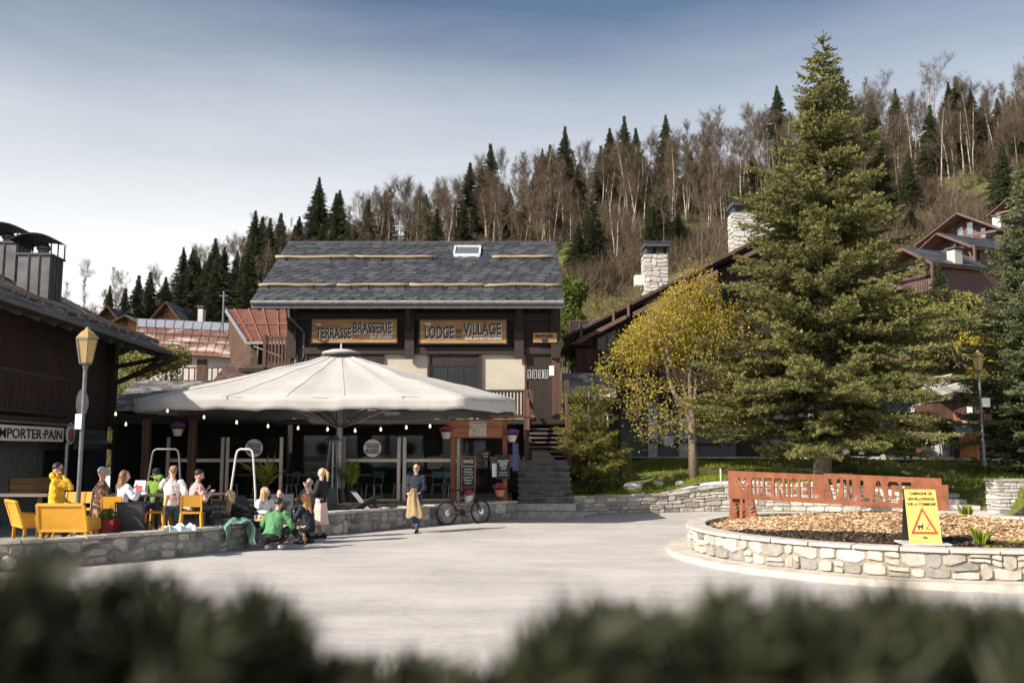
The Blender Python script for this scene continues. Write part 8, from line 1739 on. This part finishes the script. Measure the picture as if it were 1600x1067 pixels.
# lone bare tree over the left chalet roof, and green ones in the village
lb_ = plant(browns, 126, 80, 'round bare tree above the roof of the left chalet', .62, 'lone trees'); lb_.scale = (1.0, 1.0, .62)
# underwood of twigs and dry grass on the slope: uncountable
def underwood(name, label, n, xr, yr, h, wd, mat, seed, keep=None, k=2, group=None):
    rng = np.random.default_rng(seed); px = rng.uniform(*xr, n); Y = rng.uniform(yr[0] ** .5, yr[1] ** .5, n) ** 2; x = (px - 800) / F * Y * 1.02
    cl = np.sin(x * .31 + Y * .17) + np.sin(x * .13 - Y * .29 + 2) + rng.normal(0, .5, n); ok = cl > -.3
    x, Y = x[ok], Y[ok]; z = rough_hill(x[None], Y[None])[0]; n = len(x); V = []; 
    b = np.stack([x, Y, z], 1); b = np.repeat(b, k, 0) + rng.normal(0, .5, (n * k, 3)) * np.array([1, 1, 0]); d_ = norm(rng.normal(0, .45, b.shape) + np.array([0, 0, 1])); L_ = h * rng.uniform(.4, 1.2, (len(b), 1)); s_ = norm(np.cross(d_, rng.normal(0, 1, b.shape))) * wd
    V = np.stack([b - s_, b + s_, b + d_ * L_], 1).reshape(-1, 3); o_ = raw_obj(name, V, np.arange(len(V)).reshape(-1, 3), mat, np.clip(rng.normal(.45, .25, len(b)), 0, 1)); return tag(o_, label, None, None, 'stuff')
underwood('underwood', 'brown leafless underwood covering the wooded slope', 46000, (250, 1660), (106, 154), 3.2, .035, 'twig_brown', 71, k=3)
underwood('dry_grass', 'olive and straw coloured scrub on the open slope', 26000, (60, 1660), (54, 135), 1.1, .06, 'twig_olive', 72, k=3)
# bushes below the chalets and in the village
for i, (px, py, Y, rx, h, mat, nm, lab) in enumerate(((262, 592, 46, 2.0, 2.3, 'leaf_pale', 'willow_bush', 'yellow green willow bush behind the slab roof at left'), (215, 590, 46, 1.3, 1.7, 'leaf_pale', 'willow_bush', 'small yellow green bush seen under the left chalet eave'), (890, 490, 60, 1.5, 2.6, 'leaf_green', 'broadleaf_tree', 'budding green tree between the lodge and the right chalet'), (885, 575, 48, 1.5, 4, 'leaf_green', 'shrub', 'green shrub in the gap right of the lodge'), (1500, 560, 52, 4.5, 4.0, 'leaf_pale', 'shrub', 'yellow green thicket on the bank below the plum chalets'), (1440, 520, 60, 3.5, 3.2, 'leaf_pale', 'shrub', 'pale green shrub bank left of the small golden spruce'), (1550, 600, 48, 2.2, 3.2, 'leaf_yellow', 'shrub', 'golden twiggy shrub behind the timber shed'), (1445, 560, 64, 4.5, 4.5, 'leaf_pale', 'shrub', 'olive thicket right of the big fir, under the lower plum chalet'), (1352, 620, 46, 3, 3, 'leaf_green', 'shrub', 'dark shrub deep behind the big fir'),
        (1475, 690, 40.2, 1.2, 1.0, 'leaf_green', 'shrub', 'low green shrub in front of the little wooden counter'), (1395, 706, 41.5, 2.2, 1.0, 'leaf_green', 'hedge', 'low dark hedge along the path behind the big fir'))):
    k = P(px, py, Y); zb = max(k.z, T(k.x, Y)) if Y > 46 else k.z; leafblob(nm, lab, (k.x, Y, k.z - h * .1), rx, rx * .8, h, 3500 if Y < 90 else 2500, .10 if Y < 60 else .28, mat, 50 + i, cat='tree' if 'tree' in nm else 'shrub')
for px, py, Y, h in ((1472, 530, 58, 5.0), (1503, 545, 57, 3.2), (1514, 548, 58, 3.0)):
    k = P(px, py, Y); o_ = plant([pines[0]], px, Y, {1472: 'thin golden spruce standing before the dark lower storeys', 1503: 'left one of the two small golden spruces below the balcony', 1514: 'right one of the two small golden spruces below the balcony'}[px], h / 12, 'small golden spruces'); o_.location = (k.x, Y, k.z); o_.scale = (.4, .4, h / 12)
# hidden-root fillers: bank below the plum chalets
bk = MB(); k0, k1 = P(1380, 560, 60), P(1700, 560, 60)
# ------------------------------------------------------------------ grass on the lawn
def grass(n, seed):
    rng = np.random.default_rng(seed); x = rng.uniform(2.0, 30, n); y0 = np.array([float(wall_y(v)) for v in np.linspace(2, 30, 200)]); yw = np.interp(x, np.linspace(2, 30, 200), y0) + .25; u = rng.uniform(0, 1, n) ** 1.4; y = yw + u * (40.6 - yw)
    g_ = np.sin(x * 1.3 + y * .9) + np.sin(x * .6 - y * 1.4 + 1) + .6 * np.sin(x * 2.9 + y * 2.1); bare = ((x > 4) & (x < 9.5) & (y > 32.2) & (y < 37)); dens = np.where(bare, .25, .85) + .25 * g_; stp_ = ((x > 10.9) & (x < 15.6) & (y > 29.5) & (y < 37.5) & (abs(x - step_x(y)) < 1.0)); ok = (rng.uniform(0, 1, n) < dens) & ~stp_; x, y = x[ok], y[ok]; n = len(x); z = np.array(lawn_z(x, y))
    b = np.stack([x, y, z - .01], 1); d_ = norm(rng.normal(0, .35, (n, 3)) + np.array([0, 0, 1])); s_ = norm(np.cross(d_, rng.normal(0, 1, (n, 3)))) * .014; L_ = rng.uniform(.06, .17, (n, 1))
    V = np.stack([b - s_, b + s_, b + d_ * L_], 1).reshape(-1, 3); o_ = raw_obj('grass', V, np.arange(len(V)).reshape(-1, 3), 'grass_blade', np.clip(rng.normal(.5, .22, n), 0, 1)); tag(o_, 'green spring grass and weeds on the lawn bank', None, None, 'stuff')
grass(110000, 81)
# plants in the roundabout
for i, (px, py, Y, h, lab) in enumerate(((1533, 838, 15.6, .26, 'bright green iris clump at the right of the warning board'), (1508, 782, 21.9, .33, 'long bladed green clump behind the right end of the sign'), (1556, 845, 15.0, .10, 'flat dark green clump right of the iris'), (1590, 838, 15.4, .07, 'low yellow green clump at the right edge of the planter'))):
    k = P(px, py, Y); bz = mound(k.x, Y); t_ = thing('iris_clump', lab, 'plant', (k.x, Y, bz)); a = MB()
    for j in range(46): an = random.uniform(0, 2 * PI); r_ = random.uniform(0, .10); l_ = h * random.uniform(.6, 1.1); o1_ = Vector((r_ * math.cos(an), r_ * math.sin(an), 0)); o2 = o1_ * 2.2 + Vector((0, 0, l_)); s_ = Vector((-math.sin(an), math.cos(an), 0)) * .009; a.add([o1_ - s_, o1_ + s_, o2 * .6 + s_ * .8 + Vector((0, 0, l_ * .1)), o2, o2 * .6 - s_ * .8 + Vector((0, 0, l_ * .1))], [(0, 1, 2, 3, 4)])
    part('leaves', a, 'grass_blade', t_)
st_ = MB(); k = P(1135, 765, 31.4); st_.cyl((k.x + 0, 32.2), .03, lz(k.x, 32.2), lz(k.x, 32.2) + .55, 8); solo('marker_stake', st_, 'pot_pale', 'short pale stake in the grass left of the village sign', 'stake')
rk = MB(); rng_r = random.Random(5)
for i, (px, py, Y, s) in enumerate(((988, 760, 32.2, .28), (1030, 745, 33.5, .16), (1062, 753, 33.2, .14))):
    k = P(px, py, Y); a = MB(); a.ball((k.x, Y, lz(k.x, Y) + s * .4), s, 9, 6, (1.3, 1, .7), .6); a.v = [(x + rng_r.uniform(-.02, .02), y + rng_r.uniform(-.02, .02), z + rng_r.uniform(-.02, .02)) for x, y, z in a.v]; solo('boulder', a, 'stone_white', ['pale boulder on the lawn below the sapling', 'small flat boulder in the middle of the lawn', 'small boulder left of the yellow tree trunk'][i], 'rock')

# ------------------------------------------------------------------ hedge right in front of the lens
hz2 = [(-700, 1010), (0, 925), (40, 905), (90, 880), (140, 925), (200, 902), (265, 880), (300, 925), (350, 968), (420, 930), (470, 965), (520, 1035), (600, 1045), (660, 1030), (720, 1060), (790, 1040), (840, 975), (900, 960), (960, 938), (1010, 955), (1080, 960), (1145, 925), (1200, 942), (1260, 932), (1300, 955), (1390, 940), (1440, 958), (1500, 940), (1550, 965), (1600, 945), (2300, 960)]
hd_ = thing('hedge', 'dark clipped conifer hedge close in front of the camera, out of focus', 'hedge', (0, 1.2, 0)); rngh = np.random.default_rng(91); HP = []; HD = []
for i in range(1300):
    yy = rngh.uniform(.66, 1.6); px = rngh.uniform(-600, 2200); x = (px - 800) / F * yy; row = np.interp(px, [q[0] for q in hz2], [q[1] for q in hz2]); zt_ = P(px, row + 6 + rngh.exponential(75), yy).z
    L_ = rngh.uniform(.22, .48); d_ = norm(np.array([rngh.normal(.55, .18), rngh.normal(0, .15), 1.0])); ks = np.arange(0, L_, .012); top_ = np.array([x, yy, zt_]); p_ = top_ - d_ * (L_ - ks)[:, None]; HP.append(p_); HD.append(np.repeat(d_[None], len(p_), 0))
HP = np.concatenate(HP); HD = np.concatenate(HD); V = needles(HP, HD, .042, .0055, rngh, 5, .8); tris('foliage', V, 'hedge_leaf', np.clip(rngh.normal(.5, .25, len(V) // 3), 0, 1), hd_, 3, loc=(0, 1.2, 0))
n_ = 26000; x = rngh.uniform(-2.4, 2.4, n_); y = rngh.uniform(.66, 1.8, n_); z = rngh.uniform(.05, 1.70, n_); ed = rngh.random(n_) < .7; y = np.where(ed & (rngh.random(n_) < .5), .68, y); rw_ = np.interp(x / y * F * 1.0 + 800, [q[0] for q in hz2], [q[1] for q in hz2]); z = np.minimum(z, CH - (rw_ + 112 - 703) / F * y - .02 - rngh.exponential(.08, n_)); b_ = np.stack([x, y, z], 1)
V = needles(b_, norm(rngh.normal(0, .4, b_.shape) + np.array([0, 0, .8])), .09, .02, rngh, 1, .9); tris('inner_foliage', V, 'hedge_leaf', np.clip(rngh.normal(.4, .25, len(V) // 3), 0, 1), hd_, 3, loc=(0, 1.2, 0))
a = MB()
for i in range(14): x = -2.3 + i * .35; a.tube([(x, 1.5, -.05), (x + .03, 1.5, 1.2), (x, 1.52, 1.75)], [.03, .02, .008], 6)
part('stems', a, 'bark', hd_, True)
